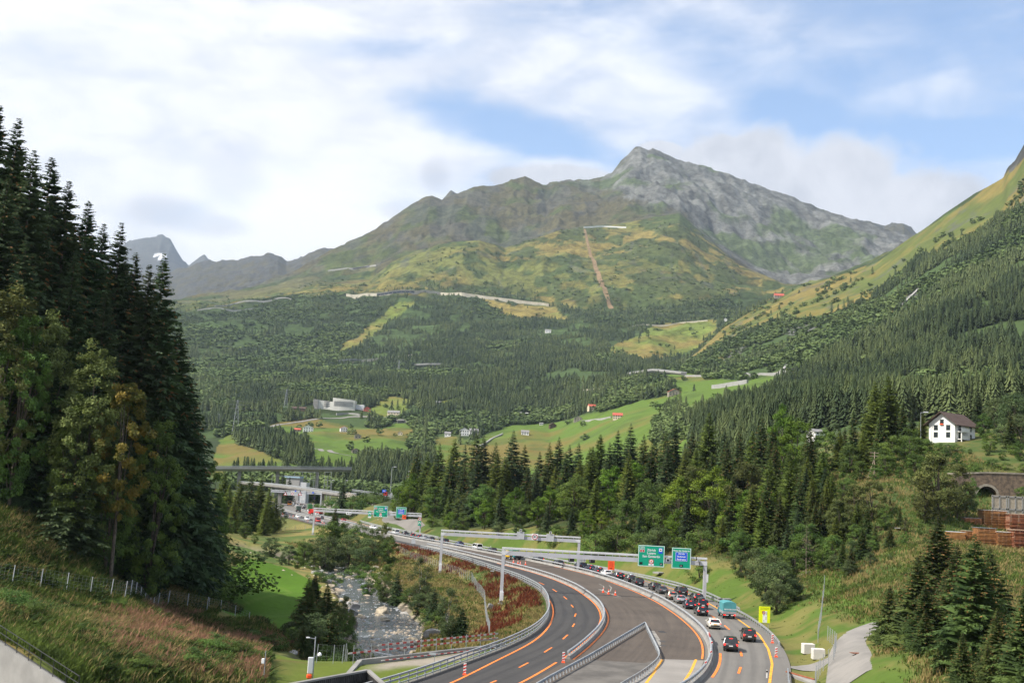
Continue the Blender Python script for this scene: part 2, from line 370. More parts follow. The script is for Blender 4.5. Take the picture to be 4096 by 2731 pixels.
CPU = [(0,2347,120),(0,2578,85),(220,2731,80),(500,2400,150),(500,2731,88),(830,2432,165),(900,2600,128),(800,2731,95),(993,2470,180),(1100,2650,118),(1180,2731,110),
       (130,2050,140),(500,2250,165),(900,2350,200),(0,1850,200),(-600,2000,140),(500,2080,230),(800,2150,270),(850,2130,350),(900,2100,480),(-600,1500,400),(400,1800,500),(-500,2300,100),
       (1050,2150,400),(1200,2120,450),(2815,2366,220),(3270,2290,230),(3260,2500,165),(3400,2731,115),(3520,2490,160),(3250,2590,145),(4000,2190,225),(3600,2200,215),(4300,2190,225),(3600,2030,245),
       (3950,2050,256),(3950,1900,272),(4400,1890,272),(3650,1950,262),(3800,1765,320),(4300,1740,320),(3400,1880,310),(3050,2020,300),(2900,2260,250),(2600,2060,330),(2200,2180,325),(2200,2040,400),(1850,2130,400),(1750,2070,460),
       (4096,2731,100),(3800,2600,115),(4500,2600,120),(4000,2400,160),(3700,2350,175),(2500,1960,430),(3060,1850,400),(1420,1990,650),(1500,1990,605),(1580,2003,560),(1430,2032,600),(1500,2048,540)]
_cp = [tuple(map(float, p)) for p in CP] + [tuple(at(*p)) for p in CPU]
for ap, Y, z in KC[0]:
    if abs(ap) < .75: _cp.append((ap * Y, Y, z)); _cp.append((ap * Y * 1.15, Y * 1.15, z + 8))
_cp = np.array(_cp)
_px, _py, _pz = _cp[:, 0] / 100, _cp[:, 1] / 100, _cp[:, 2]
def _phi(r2): return np.sqrt(r2 + .006)
_n = len(_cp); _A = np.zeros((_n + 3, _n + 3))
_A[:_n, :_n] = _phi((_px[:, None] - _px) ** 2 + (_py[:, None] - _py) ** 2); _A[:_n, _n] = 1; _A[:_n, _n + 1] = _px; _A[:_n, _n + 2] = _py; _A[_n:, :_n] = _A[:_n, _n:].T
_w = np.linalg.solve(_A + np.diag([1e-6] * _n + [0] * 3), np.r_[_pz, 0, 0, 0])
def near_z(x, y):
    x = np.asarray(x, float) / 100; y = np.asarray(y, float) / 100
    z = _w[_n] + _w[_n + 1] * x + _w[_n + 2] * y
    for i in range(_n): z = z + _w[i] * _phi((x - _px[i]) ** 2 + (y - _py[i]) ** 2)
    return z
def ground(x, y):
    x = np.atleast_1d(np.asarray(x, float)); y = np.atleast_1d(np.asarray(y, float)); shp = np.broadcast(x, y).shape
    x = np.broadcast_to(x, shp).ravel(); y = np.broadcast_to(y, shp).ravel()
    ys = np.maximum(y, 1.0); ap = np.clip(x / ys, -.9, .9)
    k1 = KY(1, ap); z = np.zeros(x.shape)
    nb = ys < k1
    if nb.any():
        xn, yn = x[nb], y[nb]
        zn = near_z(xn, yn)
        zn = zn + (fbm(xn / 14, yn / 14, 4, 3) - .5) * .9 * sstep(yn, 40, 120) + (fbm(xn / 60, yn / 60, 3, 9) - .5) * 2.2 * sstep(xn, 40, 90)
        d = np.maximum(LX(yn) - 1.3 - xn, xn - RX(yn) - 1.3); d = np.maximum(d, yn - 1040)
        zr = -.15
        zn = zr + (zn - zr) * sstep(d, 0.0, 7.5)
        m = (yn < 400) & (xn < 5) & (xn > -150)
        if m.any():
            xm, ym = xn[m], yn[m]
            dr = seg_dist(xm, ym, RIVER)
            hw = 4.6 + 1.2 * (fbm(xm / 9, ym / 9, 2, 5) - .5)
            bed = -5.9 + .5 * fbm(xm / 2.5, ym / 2.5, 3, 8)
            zn[m] = bed + (zn[m] - bed) * sstep(dr, hw - .8, hw + 3.4)
        z[nb] = zn
    fb = ys > .8 * k1
    if fb.any():
        a, Yf, xf = ap[fb], ys[fb], x[fb]
        zf = far_z(a, Yf)
        y7, y8, y9, y4 = KY(7, a), KY(8, a), KY(9, a), KY(4, a)
        mtn = sstep(Yf, y8, y8 + 250)
        damp = .25 + .75 * np.clip(np.abs(Yf - y9) / 500, 0, 1)
        wx = fbm(xf / 600, Yf / 600, 3, 21) * 300; wy = fbm(xf / 600, Yf / 600, 3, 22) * 300
        zf = zf + mtn * damp * ((ridged((xf + wx) / 620, (Yf + wy) / 900, 6, 4) - .62) * (75 + 95 * sstep(a, .04, .12)) + (fbm(xf / 120, Yf / 160, 5, 14) - .5) * 52 + (ridged(xf / 60, Yf / 110, 3, 15) - .6) * 26) + mtn * (ridged(xf / 75, Yf / 95, 3, 16) - .62) * (14 + 30 * sstep(a, -.02, .0) * (1 - sstep(a, .03, .05)) + 12 * sstep(a, .05, .09))
        dh = np.clip(np.minimum(np.abs(Yf - y7), np.abs(Yf - y4) + 60) / 250, .12, 1)
        slope = (1 - mtn) * sstep(Yf, k1[fb], k1[fb] * 1.25)
        big = sstep(Yf, 2500, 4000)
        zf = zf + slope * dh * ((ridged((xf + wx * .5) / 420, (Yf + wy * .5) / 520, 5, 31) - .6) * (30 + 42 * big) + (fbm(xf / 70, Yf / 70, 4, 33) - .5) * (5 + 20 * big))
        w = sstep(Yf, .82 * k1[fb], k1[fb])
        z[fb] = np.where(nb[fb], z[fb] * (1 - w) + zf * w, zf)
    w = (x < -18) & (ys < 92)                     # the ground drops in front of the wing wall
    if w.any():
        s_ = (ys[w] - WALL_A[1]) * (WALL_B[0] - WALL_A[0]) - (x[w] - WALL_A[0]) * (WALL_B[1] - WALL_A[1]); s_ = s_ / np.hypot(*(WALL_B - WALL_A)[:2])
        z[w] = z[w] - 6.5 * sstep(-s_, -.40, -.10) * (1 - sstep(x[w], -27.5, -24))
    return z.reshape(shp)
WALL_A, WALL_B = at(-80, 2522, 86), at(300, 2772, 79)
def gz(x, y): return float(ground(x, y)[0])
def hit(u, v, y0=60, y1=9000):          # first point of the ground seen at photo position u, v
    d = ray(u, v); Y = np.geomspace(y0, y1, 4000); t = Y / d[1]
    g = ground(d[0] * t, Y); h = d[2] * t + CAMH
    k = np.argmax(h < g)
    return np.array([d[0] * t[k], Y[k], g[k]])

# ------------------------------------------------------------------ land cover
S = 4096 / 2352
def pip(u, v, P):
    P = np.asarray(P, float) * S; n = len(P); ins = np.zeros(u.shape, bool)
    m = (u > P[:, 0].min()) & (u < P[:, 0].max()) & (v > P[:, 1].min()) & (v < P[:, 1].max())
    uu, vv = u[m], v[m]; r = np.zeros(uu.shape, bool)
    for i in range(n):
        x1, y1 = P[i]; x2, y2 = P[(i + 1) % n]
        c = ((y1 > vv) != (y2 > vv))
        if y2 != y1: r ^= c & (uu < (x2 - x1) * (vv - y1) / (y2 - y1) + x1)
    ins[m] = r; return ins
G_ = np.array((.088, .140, .026)); YL = np.array((.185, .150, .045)); FL = np.array((.030, .042, .018)); SH = np.array((.050, .078, .026))
RK = np.array((.108, .110, .100)); HB = np.array((.074, .068, .036)); DG = np.array((.065, .098, .026)); BL = np.array((.072, .145, .014)); TAN = np.array((.200, .165, .060))
POLYS = [  # name, nearest and farthest distance, outline
 ('green', 900, 2100, [(480,1095),(500,1010),(560,992),(640,968),(720,962),(800,975),(870,985),(930,972),(965,985),(985,1005),(1040,1000),(1080,1010),(1000,1045),(960,1055),(880,1050),(830,1052),(800,1095)]),
 ('green', 560, 2600, [(985,1045),(1100,1008),(1180,978),(1280,968),(1400,942),(1480,918),(1560,902),(1640,893),(1740,868),(1850,848),(1870,856),(1750,905),(1660,925),(1620,950),(1570,985),(1600,1040),(1560,1100),(1300,1120),(1000,1120)]),
 ('green', 1300, 2700, [(1440,862),(1560,856),(1720,853),(1760,860),(1640,895),(1560,900),(1530,880)]),
 ('dry', 2000, 3700, [(1388,806),(1450,775),(1500,750),(1600,738),(1650,735),(1640,770),(1590,800),(1540,818),(1480,832),(1420,818)]),
 ('dry', 1700, 2300, [(840,960),(862,925),(900,908),(945,920),(925,948),(880,968)]),
 ('dry', 1700, 2500, [(985,930),(1040,915),(1060,928),(1010,945)]),
 ('dry', 2500, 4200, [(880,722),(905,700),(965,690),(935,712),(880,750),(820,800),(770,810)]),
 ('dry', 3000, 4200, [(1110,690),(1270,702),(1300,730),(1200,728),(1130,705)]),
 ('dry', 3500, 5200, [(1310,800),(1380,790),(1390,810),(1330,815)]),
 ('spurdry', 1300, 3000, [(1600,800),(1650,760),(1700,725),(1760,690),(1840,655),(1900,640),(2010,600),(2090,545),(2170,490),(2240,445),(2310,400),(2360,300),(2500,200),(2500,430),(2352,470),(2250,530),(2180,575),(2100,600),(2050,650),(2000,690),(1900,722),(1800,735),(1700,765),(1640,800),(1580,850),(1555,850)]),
 ('shrub', 1000, 3000, [(1555,855),(1640,800),(1700,765),(1800,732),(1900,722),(2000,695),(2050,690),(2150,640),(2260,590),(2500,480),(2500,560),(2352,595),(2200,645),(2100,705),(2000,760),(1930,805),(1860,850),(1740,868),(1640,870)]),
 ('stone', 1200, 3000, [(2060,712),(2085,685),(2120,668),(2110,690),(2075,716)]),
 ('stone', 1200, 3000, [(2250,600),(2310,572),(2352,568),(2352,590),(2270,612)]),
 ('stone', 1200, 3000, [(1800,755),(1850,740),(1885,745),(1850,765),(1790,775)]),
 ('stone', 1200, 3000, [(1690,800),(1730,785),(1700,825),(1650,850)]),
 ('wood', 900, 1900, [(540,1000),(600,1008),(700,1030),(722,1058),(690,1070),(620,1046),(545,1022)]),
 ('leafwood', 900, 1900, [(935,1030),(955,985),(985,985),(1000,1005),(985,1040)]),
 ('leafwood', 700, 2600, [(1500,975),(1545,930),(1570,950),(1600,945),(1560,1000),(1500,1020)]),
 ('leafwood', 1200, 2600, [(1380,900),(1440,870),(1530,885),(1545,900),(1440,925),(1390,935)]),
 ('leafwood', 1400, 2600, [(980,970),(1050,955),(1130,965),(1150,985),(1100,1003),(1040,998),(1000,990)]),
 ('cliff', 1800, 2400, [(2305,400),(2318,380),(2360,300),(2500,180),(2500,260),(2352,360),(2320,400)]),
 ('row', 3000, 4300, [(1425,735),(1425,712),(1640,712),(1655,742),(1590,742)]),
 ('knoll', 3700, 4700, [(930,690),(950,640),(1000,580),(1060,565),(1100,600),(1115,660),(1040,690)]),
]
ROCKP = [(1290,420),(1380,415),(1472,330),(1500,335),(2100,540),(1990,610),(1900,650),(1800,655),(1720,620),(1640,560),(1570,490),(1440,450),(1380,432)]
def cover(x, Y, z):
    """ground colour and the chance of conifers and broadleaved trees"""
    ap = x / Y; u, v = proj(x, Y, z)
    ju = u + (fbm(x / 90, Y / 90, 3, 51) - .5) * 46; jv = v + (fbm(x / 90, Y / 90, 3, 52) - .5) * 30
    n1 = fbm(x / 160, Y / 160, 5, 61); n2 = fbm(x / 45, Y / 45, 5, 62); n3 = fbm(x / 380, Y / 380, 4, 63)
    k1, k4, k6, k7, k8, k9 = (KY(i, ap) for i in (1, 4, 6, 7, 8, 9))
    N = x.shape; col = np.zeros(N + (3,)); con = np.zeros(N); leaf = np.zeros(N)
    def put(m, c): col[m] = c[m] if c.ndim == 2 else c
    def mixc(a, b, t): return a + (b - a) * t[:, None]
    # forest slopes
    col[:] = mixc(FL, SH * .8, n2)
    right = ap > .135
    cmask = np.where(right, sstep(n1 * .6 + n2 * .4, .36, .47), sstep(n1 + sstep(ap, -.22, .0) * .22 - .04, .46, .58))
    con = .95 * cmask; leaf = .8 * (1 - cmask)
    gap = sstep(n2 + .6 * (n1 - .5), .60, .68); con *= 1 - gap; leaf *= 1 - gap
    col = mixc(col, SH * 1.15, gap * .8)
    # alpine ground above the trees
    alp = sstep(Y + (n1 - .5) * 900, k6 - 120, k6 + 120)
    shrub = sstep(n2 * .6 + n1 * .4 + .10 * sstep(ap, .02, .12), .50, .57)
    alpc = mixc(mixc(YL * .92, DG * 1.15, sstep(n3, .38, .62) * .6), SH * .85, shrub * .85)
    alpc = mixc(alpc, RK * .85, sstep(ridged(x / 130, Y / 200, 4, 71), .80, .90) * .5)
    left = sstep(-ap, .10, .16)
    alpc = mixc(alpc, mixc(HB * 1.15, SH * .7, sstep(n1, .5, .6)), left * sstep(Y, 4200, 4700) * .7)
    col = mixc(col, alpc, alp)
    con *= 1 - alp; leaf *= 1 - alp
    leaf = np.maximum(leaf, .10 * alp * shrub * (Y < k7 + 80) * (Y < 4800))
    # high mountains; heath colour darkened to include the cloud shade on the ridge
    hi = np.where(ap > -.125, sstep(Y, k7 + 20, k7 + 140), sstep(Y, k8 - 100, k8 + 300))
    rk = pip(ju, jv, ROCKP) * 1.0
    g = ridged(x / 240, Y / 480, 5, 81); n5 = fbm(x / 60, Y / 110, 5, 83)
    shaded_heath = mixc(mixc(HB, DG * .75, sstep(n1, .42, .6) * .7), RK * .62, sstep(g * .6 + n5 * .4, .56, .66) * .6)
    rock = mixc(mixc(RK * .72, RK * 1.25, sstep(n5, .36, .62)), DG * .85, sstep(n1 * .55 + n3 * .45, .49, .58) * .72)
    rock = mixc(rock, RK * 1.35, sstep(g, .74, .86) * .5)
    hc = np.where(rk[:, None] > .5, rock, shaded_heath)
    far = Y > k9 + 1500
    hc = np.where(far[:, None], mixc(HB * .8, RK * .5, sstep(n5, .4, .6)), hc)
    vf = Y > 12500
    snow = (np.abs(u - 628) < 24 + 40 * (n2 - .5)) & (np.abs(v - 1024 - (u - 632) * .12) < 9 + 26 * (n5 - .5)) & vf
    hc = np.where(vf[:, None], mixc(RK * .42, RK * .7, n5), hc); hc[snow] = (.8, .82, .86)
    col = mixc(col, hc, hi)
    con *= 1 - hi; leaf *= 1 - hi
    for name, y0, y1, P in POLYS:
        m = pip(ju, jv, P) & (Y > y0) & (Y < y1)
        if not m.any(): continue
        if name == 'green':
            col[m] = mixc(mixc(G_, YL * .8, sstep(n1, .48, .68)), DG, sstep(n2, .58, .7) * .6)[m]; con[m] = 0; leaf[m] = (.010 * sstep(n2, .6, .66))[m]
        elif name == 'dry':
            col[m] = mixc(YL, G_ * 1.1, sstep(n1, .4, .65) * .75)[m]; con[m] = .01; leaf[m] = (.12 * sstep(n2, .58, .66))[m]
        elif name == 'spurdry':
            col[m] = mixc(mixc(YL * .92, DG * 1.05, sstep(n1 * .6 + n2 * .4, .42, .60) * .8), RK * .8, sstep(ridged(x / 60, Y / 90, 4, 77), .78, .88) * .6)[m]; con[m] = .006; leaf[m] = (.22 * sstep(n2, .56, .64))[m]
        elif name == 'shrub':
            col[m] = mixc(mixc(SH, YL * .8, sstep(n2, .52, .62) * .8), RK * .8, sstep(ridged(x / 60, Y / 60, 4, 78), .82, .9) * .6)[m]; con[m] = (.18 * sstep(n1, .5, .6))[m]; leaf[m] = (.75 * sstep(n2, .40, .52))[m]
        elif name == 'stone':
            col[m] = mixc(RK * .7, RK * 1.2, n2)[m]; con[m] = 0; leaf[m] = .25
        elif name == 'cliff':
            col[m] = mixc(RK * .45, RK * .8, sstep(n2, .4, .6))[m]; con[m] = leaf[m] = 0
        elif name == 'wood': con[m] = .9; leaf[m] = .1; col[m] = FL
        elif name == 'leafwood': con[m] = .1; leaf[m] = .7; col[m] = SH * .8
        elif name == 'row': con[m] = (.8 * sstep(n2, .4, .5))[m]; leaf[m] = .1
        elif name == 'knoll': con[m] = (.5 * sstep(n2, .50, .56))[m]; leaf[m] = .06
    return col, con, leaf
def near_cover(x, y, z):
    n1 = fbm(x / 26, y / 26, 5, 91); n2 = fbm(x / 5, y / 5, 4, 92); n3 = fbm(x / 70, y / 70, 3, 93)
    def mixc(a, b, t): return a + (b - a) * t[:, None]
    lx, rx = LX(y), RX(y)
    col = mixc(mixc(DG * .9, DG * 1.15, n1), TAN * .8, sstep(n1 * .5 + n2 * .5, .46, .60) * .75)       # rough grass
    # tall dry grass between the road and the river
    m = sstep(lx - x, .5, 3) * sstep(x, -110, -70) * sstep(y, 140, 152)
    col = mixc(col, mixc(TAN * 1.05, DG * 1.15, sstep(n1 * .6 + n2 * .4, .44, .62)), m)
    red = 0 * m * sstep(lx - x, 1.5, 3.5) * sstep(x - lx, -10, -7.5) * sstep(n1 * .55 + n2 * .45, .50, .56) * sstep(y, 165, 175)
    col = mixc(col, np.array((.085, .028, .016)), red * .8)
    # cut verge on the right
    d = x - rx
    m = sstep(d, .5, 2) * (1 - sstep(d + (n1 - .5) * 8, 9, 15)) * (1 - sstep(y, 330, 420))
    col = mixc(col, mixc(G_ * .84, TAN * .9, sstep(n1 * .4 + n2 * .6, .42, .60) * .65), m)
    sx = 50 + (y - 150) * .135
    m = sstep(2.6 - np.abs(x - sx), 0, 1.2) * sstep(y, 140, 150) * (1 - sstep(y, 236, 240)); col = mixc(col, G_ * .95, m)
    # bright hay meadow by the river
    M = [(1000,2230),(1150,2270),(1285,2340),(1250,2390),(1190,2470),(1110,2560),(990,2560),(880,2430),(860,2300)]
    u, v = proj(x, y, z)
    m = pip(u + (n2 - .5) * 10, v + (n2 - .5) * 8, np.array(M) / S) & (x < -24) & (y < 345) & (y > 168)
    mm = m * 1.0; tr = np.abs(np.hypot(x + 88, y - 215) - 47 + 2 * (n1 - .5)); tr = np.minimum(np.abs(tr - .2), np.abs(tr - 2.2))
    col = mixc(col, mixc(BL * (.92), BL * np.array((1.5, 1.12, 2.2)), sstep(.55 - tr, 0, .4) * .5), mm)
    # cut grass and gravel beside the bridge end
    m = sstep(18 - np.hypot((x + 15) / 1.3, y - 122), 0, 4) * (x < lx)
    col = mixc(col, mixc(np.array((.13, .15, .028)), np.array((.09, .13, .02)), n1), m)
    gd = (x + 14.5) * .77 - (y - 127) * .64; gr = sstep(gd, .3, .8) * (1 - sstep(gd + (n2 - .5) * 4, 4.2, 6.5)) * sstep(x, -14.5, -11) * (x < lx - 1.5) * sstep(y, 119, 123)
    col = mixc(col, np.array((.26, .23, .185)) * (.85 + .3 * n2)[:, None], gr)
    # river bed and banks
    dr = seg_dist(x, y, RIVER)
    m = (1 - sstep(dr + (n2 - .5) * 3, 5.5, 7.6)) * (y < 400)
    col = mixc(col, mixc(np.array((.10, .088, .068)), np.array((.24, .21, .165)), sstep(n2, .35, .65)), m)
    # forest floor under the trees on the left hill and in the right wood
    m = sstep(y + x * .5 - 118 + (n1 - .5) * 12, 0, 8) * sstep(-x + (n1 - .5) * 10, 40, 46) * (1 - mm) * (1 - sstep(y, 235, 260))
    col = mixc(col, FL * 1.15, m * .85)
    m = sstep(d + (n1 - .5) * 10, 13, 19) * sstep(y, 235, 255) * (1 - .8 * sstep(x, 70, 95)); col = mixc(col, FL * 1.2, m * .85)
    # left hillside near the fence, lighter dry grass
    m = (1 - sstep(y + x * .5, 116, 124)) * sstep(-x, 16, 24) * (y < 190)
    col = mixc(col, mixc(np.array((.060, .082, .022)), TAN * .6, sstep(n1 * .5 + n2 * .5, .45, .62)), m)
    # gravel yard beside the far bridge
    m = sstep(d, 1, 4) * (1 - sstep(d, 36, 46)) * sstep(y, 640, 660) * (1 - sstep(y, 800, 830)); col = mixc(col, np.array((.24, .22, .19)), m)
    m = sstep(12 - np.hypot(x + 40, (y - 520) / 1.8), 0, 6); col = mixc(col, np.array((.22, .19, .15)), m * .8)
    return col
def build_terrain():
    na = 820; ap = np.linspace(-.56, .60, na)
    Y = np.r_[np.geomspace(36, 1000, 540)[:-1], np.geomspace(1000, 7600, 480)[:-1], np.geomspace(7600, 19400, 70)]; ny = len(Y)
    A, YY = np.meshgrid(ap, Y); Xf = (A * YY).ravel(); Yf = YY.ravel()
    Z = ground(Xf, Yf)
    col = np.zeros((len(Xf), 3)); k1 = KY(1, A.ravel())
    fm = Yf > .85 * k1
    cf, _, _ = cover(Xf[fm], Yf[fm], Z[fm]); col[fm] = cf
    nm = Yf < k1
    w = sstep(Yf[nm], .85 * k1[nm], k1[nm])[:, None]
    cn = near_cover(Xf[nm], Yf[nm], Z[nm]); col[nm] = cn * (1 - w) + col[nm] * w
    i = np.arange(ny - 1)[:, None] * na + np.arange(na - 1)[None]; i = i.ravel()
    m = bpy.data.materials.new('terrain_cover'); m.use_nodes = True; nt = m.node_tree; X.nt = nt
    b = nt.nodes['Principled BSDF']; b.inputs['Roughness'].default_value = .95; b.inputs['Specular IOR Level'].default_value = .08
    at_ = nt.nodes.new('ShaderNodeAttribute'); at_.attribute_name = 'cover'
    g = nt.nodes.new('ShaderNodeNewGeometry')
    f1 = xnoise(g.outputs['Position'], .9, 6, .65); f2 = xnoise(g.outputs['Position'], .07, 6, .6)
    f4 = xnoise(g.outputs['Position'], .045, 10, .74, .3); f5 = xnoise(g.outputs['Position'], .012, 8, .66, .5)
    al = X(at_.outputs['Alpha'])
    k = .55 + f1 * .5 + f2 * .4
    k = k * (1.0 + al * 1.25 * ((xstep(f4, .34, .66) - .5) * .75 + (xstep(f5, .36, .64) - .5) * .5))
    mm = nt.nodes.new('ShaderNodeMix'); mm.data_type = 'RGBA'; mm.blend_type = 'MULTIPLY'; mm.inputs[0].default_value = 1
    cb = nt.nodes.new('ShaderNodeCombineColor'); [nt.links.new(k.k, cb.inputs[q]) for q in range(3)]
    nt.links.new(at_.outputs['Color'], mm.inputs[6]); nt.links.new(cb.outputs[0], mm.inputs[7]); nt.links.new(mm.outputs[2], b.inputs['Base Color'])
    bn = nt.nodes.new('ShaderNodeBump'); bn.inputs['Strength'].default_value = .55; bn.inputs['Distance'].default_value = .25
    nt.links.new(f1.k, bn.inputs['Height']); nt.links.new(bn.outputs[0], b.inputs['Normal'])
    b2 = nt.nodes.new('ShaderNodeBump'); b2.inputs['Distance'].default_value = 13.0
    f3 = xnoise(g.outputs['Position'], .020, 11, .74, .4); nt.links.new(f3.k, b2.inputs['Height']); nt.links.new(at_.outputs['Alpha'], b2.inputs['Strength'])
    nt.links.new(bn.outputs[0], b2.inputs['Normal']); nt.links.new(b2.outputs[0], b.inputs['Normal'])
    me = npmesh('ground', np.stack([Xf, Yf, Z], 1), [np.stack([i, i + 1, i + na + 1, i + na], 1)], m, smooth=True)
    ca = me.color_attributes.new('cover', 'FLOAT_COLOR', 'POINT')
    ca.data.foreach_set('color', np.c_[col, sstep(Yf, 1400, 3600) * .75 + .02].astype(np.float32).ravel())
    link('ground', me, kind='structure')
build_terrain()
# ================================================================== ROADS AND RIVER
M_ASPH = mat('asphalt_grey', (.185, .172, .155), .85, col2=(.150, .140, .126), scale=.12, detail=8, obj=False, bump=.12, bscale=14)
M_DARK = mat('asphalt_new', (.066, .062, .060), .8, col2=(.040, .038, .038), scale=.16, detail=8, obj=False, bump=.1, bscale=16)
M_MILL = mat('asphalt_milled', (.118, .096, .076), .9, col2=(.062, .050, .041), scale=.11, detail=10, obj=False, bump=.35, bscale=9)
M_CONC = mat('concrete', (.25, .242, .225), .85, var=.14, scale=.35, detail=8, obj=False)
M_CONCD = mat('concrete_weathered', (.26, .25, .235), .9, col2=(.17, .165, .155), scale=.25, detail=8, obj=False)
M_PALE = mat('concrete_road', (.27, .25, .225), .85, col2=(.22, .205, .185), scale=.14, detail=8, obj=False)
M_ORANGE = mat('orange_paint', (.95, .22, .03), .6, var=.2, scale=1.5, obj=False)
M_YELLOW = mat('yellow_paint', (.80, .36, .03), .6, var=.2, scale=1.5, obj=False)
M_STEEL = mat('galvanised_steel', (.34, .36, .375), .55, .25, var=.12, scale=1.2, obj=False)
M_STEELD = mat('dull_steel', (.27, .285, .295), .55, .25, var=.15, scale=1.2, obj=False)
M_PATH = mat('old_tarmac', (.24, .225, .205), .9, col2=(.19, .18, .165), scale=.3, detail=8, obj=False)
M_DUST = mat('pale_dust', (.24, .225, .20), .95, var=.25, scale=.5, obj=False)
M_WHITE = mat('white_paint', (.78, .78, .76), .5, var=.05)
M_RED = mat('red_paint', (.62, .04, .03), .5, var=.1)
M_BLACK = mat('black_plastic', (.018, .018, .02), .5, var=.1)
M_RORANGE = mat('bright_orange_red', (.92, .10, .03), .5, var=.08)

BARL = curve([(60,-12),(100,-3),(119,3.5),(135,8.0),(147,10.8),(165,14.4),(181,16.6),(195.5,17.4),(209,17.3),(234,15.6),(256,12.0),(275,7.2),(291,1.6),(308,-4),(327,-10.5),(343,-16.7),(358,-23.5),(400,-41),(450,-60),(480,-70),(534,-87),(548,-91),(575,-100),(606,-110),(640,-121),(671,-130.5),(709,-140),(770,-152),(860,-166),(950,-176),(1150,-180)])
def strip(name, fl, fr, y0, y1, z, m, step=2.0, nx=1, kind='structure'):
    n = int((y1 - y0) / step) + 1; V = []; Fc = []
    for y in np.linspace(y0, y1, n):
        a, b = float(fl(y)), float(fr(y))
        for k in range(nx + 1): V.append((a + (b - a) * k / nx, y, z))
    w = nx + 1
    for i in range(n - 1):
        for k in range(nx): Fc.append((i * w + k, i * w + k + 1, i * w + w + k + 1, i * w + w + k))
    me = npmesh(name, V, [np.array(Fc)], m); V = np.array(V); uv = me.uv_layers.new(name='road'); li = np.empty(len(me.loops), np.int32); me.loops.foreach_get('vertex_index', li)
    ac = np.array([float(fr(y)) - x for x, y in zip(V[:, 0], V[:, 1])]) if name == 'motorway' else np.array([x - float(fl(y)) for x, y in zip(V[:, 0], V[:, 1])])
    uv.data.foreach_set('uv', np.stack([ac[li], V[li, 1]], 1).astype(np.float32).ravel())
    return link(name, me, kind=kind)
def road_mat(name, dark, light, streak, tracks=()):
    m = bpy.data.materials.new(name); m.use_nodes = True; nt = m.node_tree; X.nt = nt; b = nt.nodes['Principled BSDF']; b.inputs['Specular IOR Level'].default_value = .25
    uv = nt.nodes.new('ShaderNodeUVMap'); uv.uv_map = 'road'; g = nt.nodes.new('ShaderNodeNewGeometry')
    mp = nt.nodes.new('ShaderNodeMapping'); mp.inputs['Scale'].default_value = (1.6, .035, 1); nt.links.new(uv.outputs[0], mp.inputs[0])
    st = xnoise(mp.outputs[0], 1.0, 8, .68); pt = xnoise(g.outputs['Position'], .11, 9, .62); fn = xnoise(g.outputs['Position'], 2.2, 5, .7)
    f = ((st - .5) * streak + (pt - .5) * 1.1 + (fn - .5) * .5 + .5).sat()
    sp = nt.nodes.new('ShaderNodeSeparateXYZ'); nt.links.new(uv.outputs[0], sp.inputs[0]); x = X(sp.outputs[0])
    for c in tracks: f = f - (1 - xstep(X.m('ABSOLUTE', x - c) + (st - .5) * .5, .12, .55)) * .34
    crack = xstep(xnoise(g.outputs['Position'], .35, 9, .8, 2.5), .492, .498) * (1 - xstep(xnoise(g.outputs['Position'], .35, 9, .8, 2.5), .502, .508))
    col = xmix(f.sat(), dark, light); col = xmix(crack * .5, col, tuple(q * .45 for q in dark)); nt.links.new(col.k, b.inputs['Base Color']); nt.links.new((.72 + f * .2).k, b.inputs['Roughness'])
    bn = nt.nodes.new('ShaderNodeBump'); bn.inputs['Strength'].default_value = .15; bn.inputs['Distance'].default_value = .04; nt.links.new(fn.k, bn.inputs['Height']); nt.links.new(bn.outputs[0], b.inputs['Normal'])
    return m
M_RASPH = road_mat('asphalt_grey_lanes', (.128, .120, .108), (.205, .192, .172), 1.0, (2.6, 4.3, 6.0, 7.6)); M_RDARK = road_mat('asphalt_new_lanes', (.038, .036, .035), (.075, .071, .067), .9, (2.2, 3.9, 5.7, 7.3)); M_RMILL = road_mat('asphalt_milled_lanes', (.058, .046, .037), (.125, .102, .082), 1.6)
strip('motorway', lambda y: LX(y) - .35, lambda y: RX(y) + .4, 60, 1044, 0.0, M_RASPH)
strip('motorway_left_lanes', lambda y: LX(y) + .25, lambda y: BARL(y), 60, 1040, .006, M_RDARK)
strip('motorway_milled_lanes', lambda y: BARL(y), lambda y: MX(y) - .75, 60, 352, .012, M_RMILL)
def flat_poly(name, pts, z, m):
    V = [(p[0], p[1], z) for p in pts]
    return link(name, npmesh(name, V, [np.array([list(range(len(V)))])], m), kind='structure')
flat_poly('motorway_concrete_start', [(19.4, 141.0)] + [(MX(y) - .75, y) for y in (141.8, 134, 126, 118, 108, 98)] + [(5, 98), (10.2, 112), (14.1, 122.3), (17.2, 132)], .018, M_PALE)
flat_poly('worn_asphalt', [(11.2, 137.5), (17.3, 137.0), (19.2, 140.6), (17.0, 132), (14.0, 122.3), (9.5, 110), (1.5, 110), (5.8, 119.9)], .016, mat('worn_asphalt_patch', (.150, .138, .122), .9, col2=(.085, .078, .070), scale=.22, detail=9, obj=False))
def r1(x, y, z=0): return gp(1400 + x / 1.568, 1900 + y / 1.568, z)
def r2(x, y, z=0): return gp(2400 + x / 1.887, 1900 + y / 1.887, z)
def mark(name, pts, w, m, z=.026, step=2.5):
    P = resample([(p[0], p[1]) for p in pts], step); t = np.gradient(P, axis=0); t /= np.linalg.norm(t, axis=1)[:, None]
    nrm = np.stack([t[:, 1], -t[:, 0]], 1) * w / 2
    V = np.r_[np.c_[P - nrm, np.full(len(P), z)], np.c_[P + nrm, np.full(len(P), z)]]; n = len(P); i = np.arange(n - 1)
    return V, np.stack([i, i + n, i + n + 1, i + 1], 1)
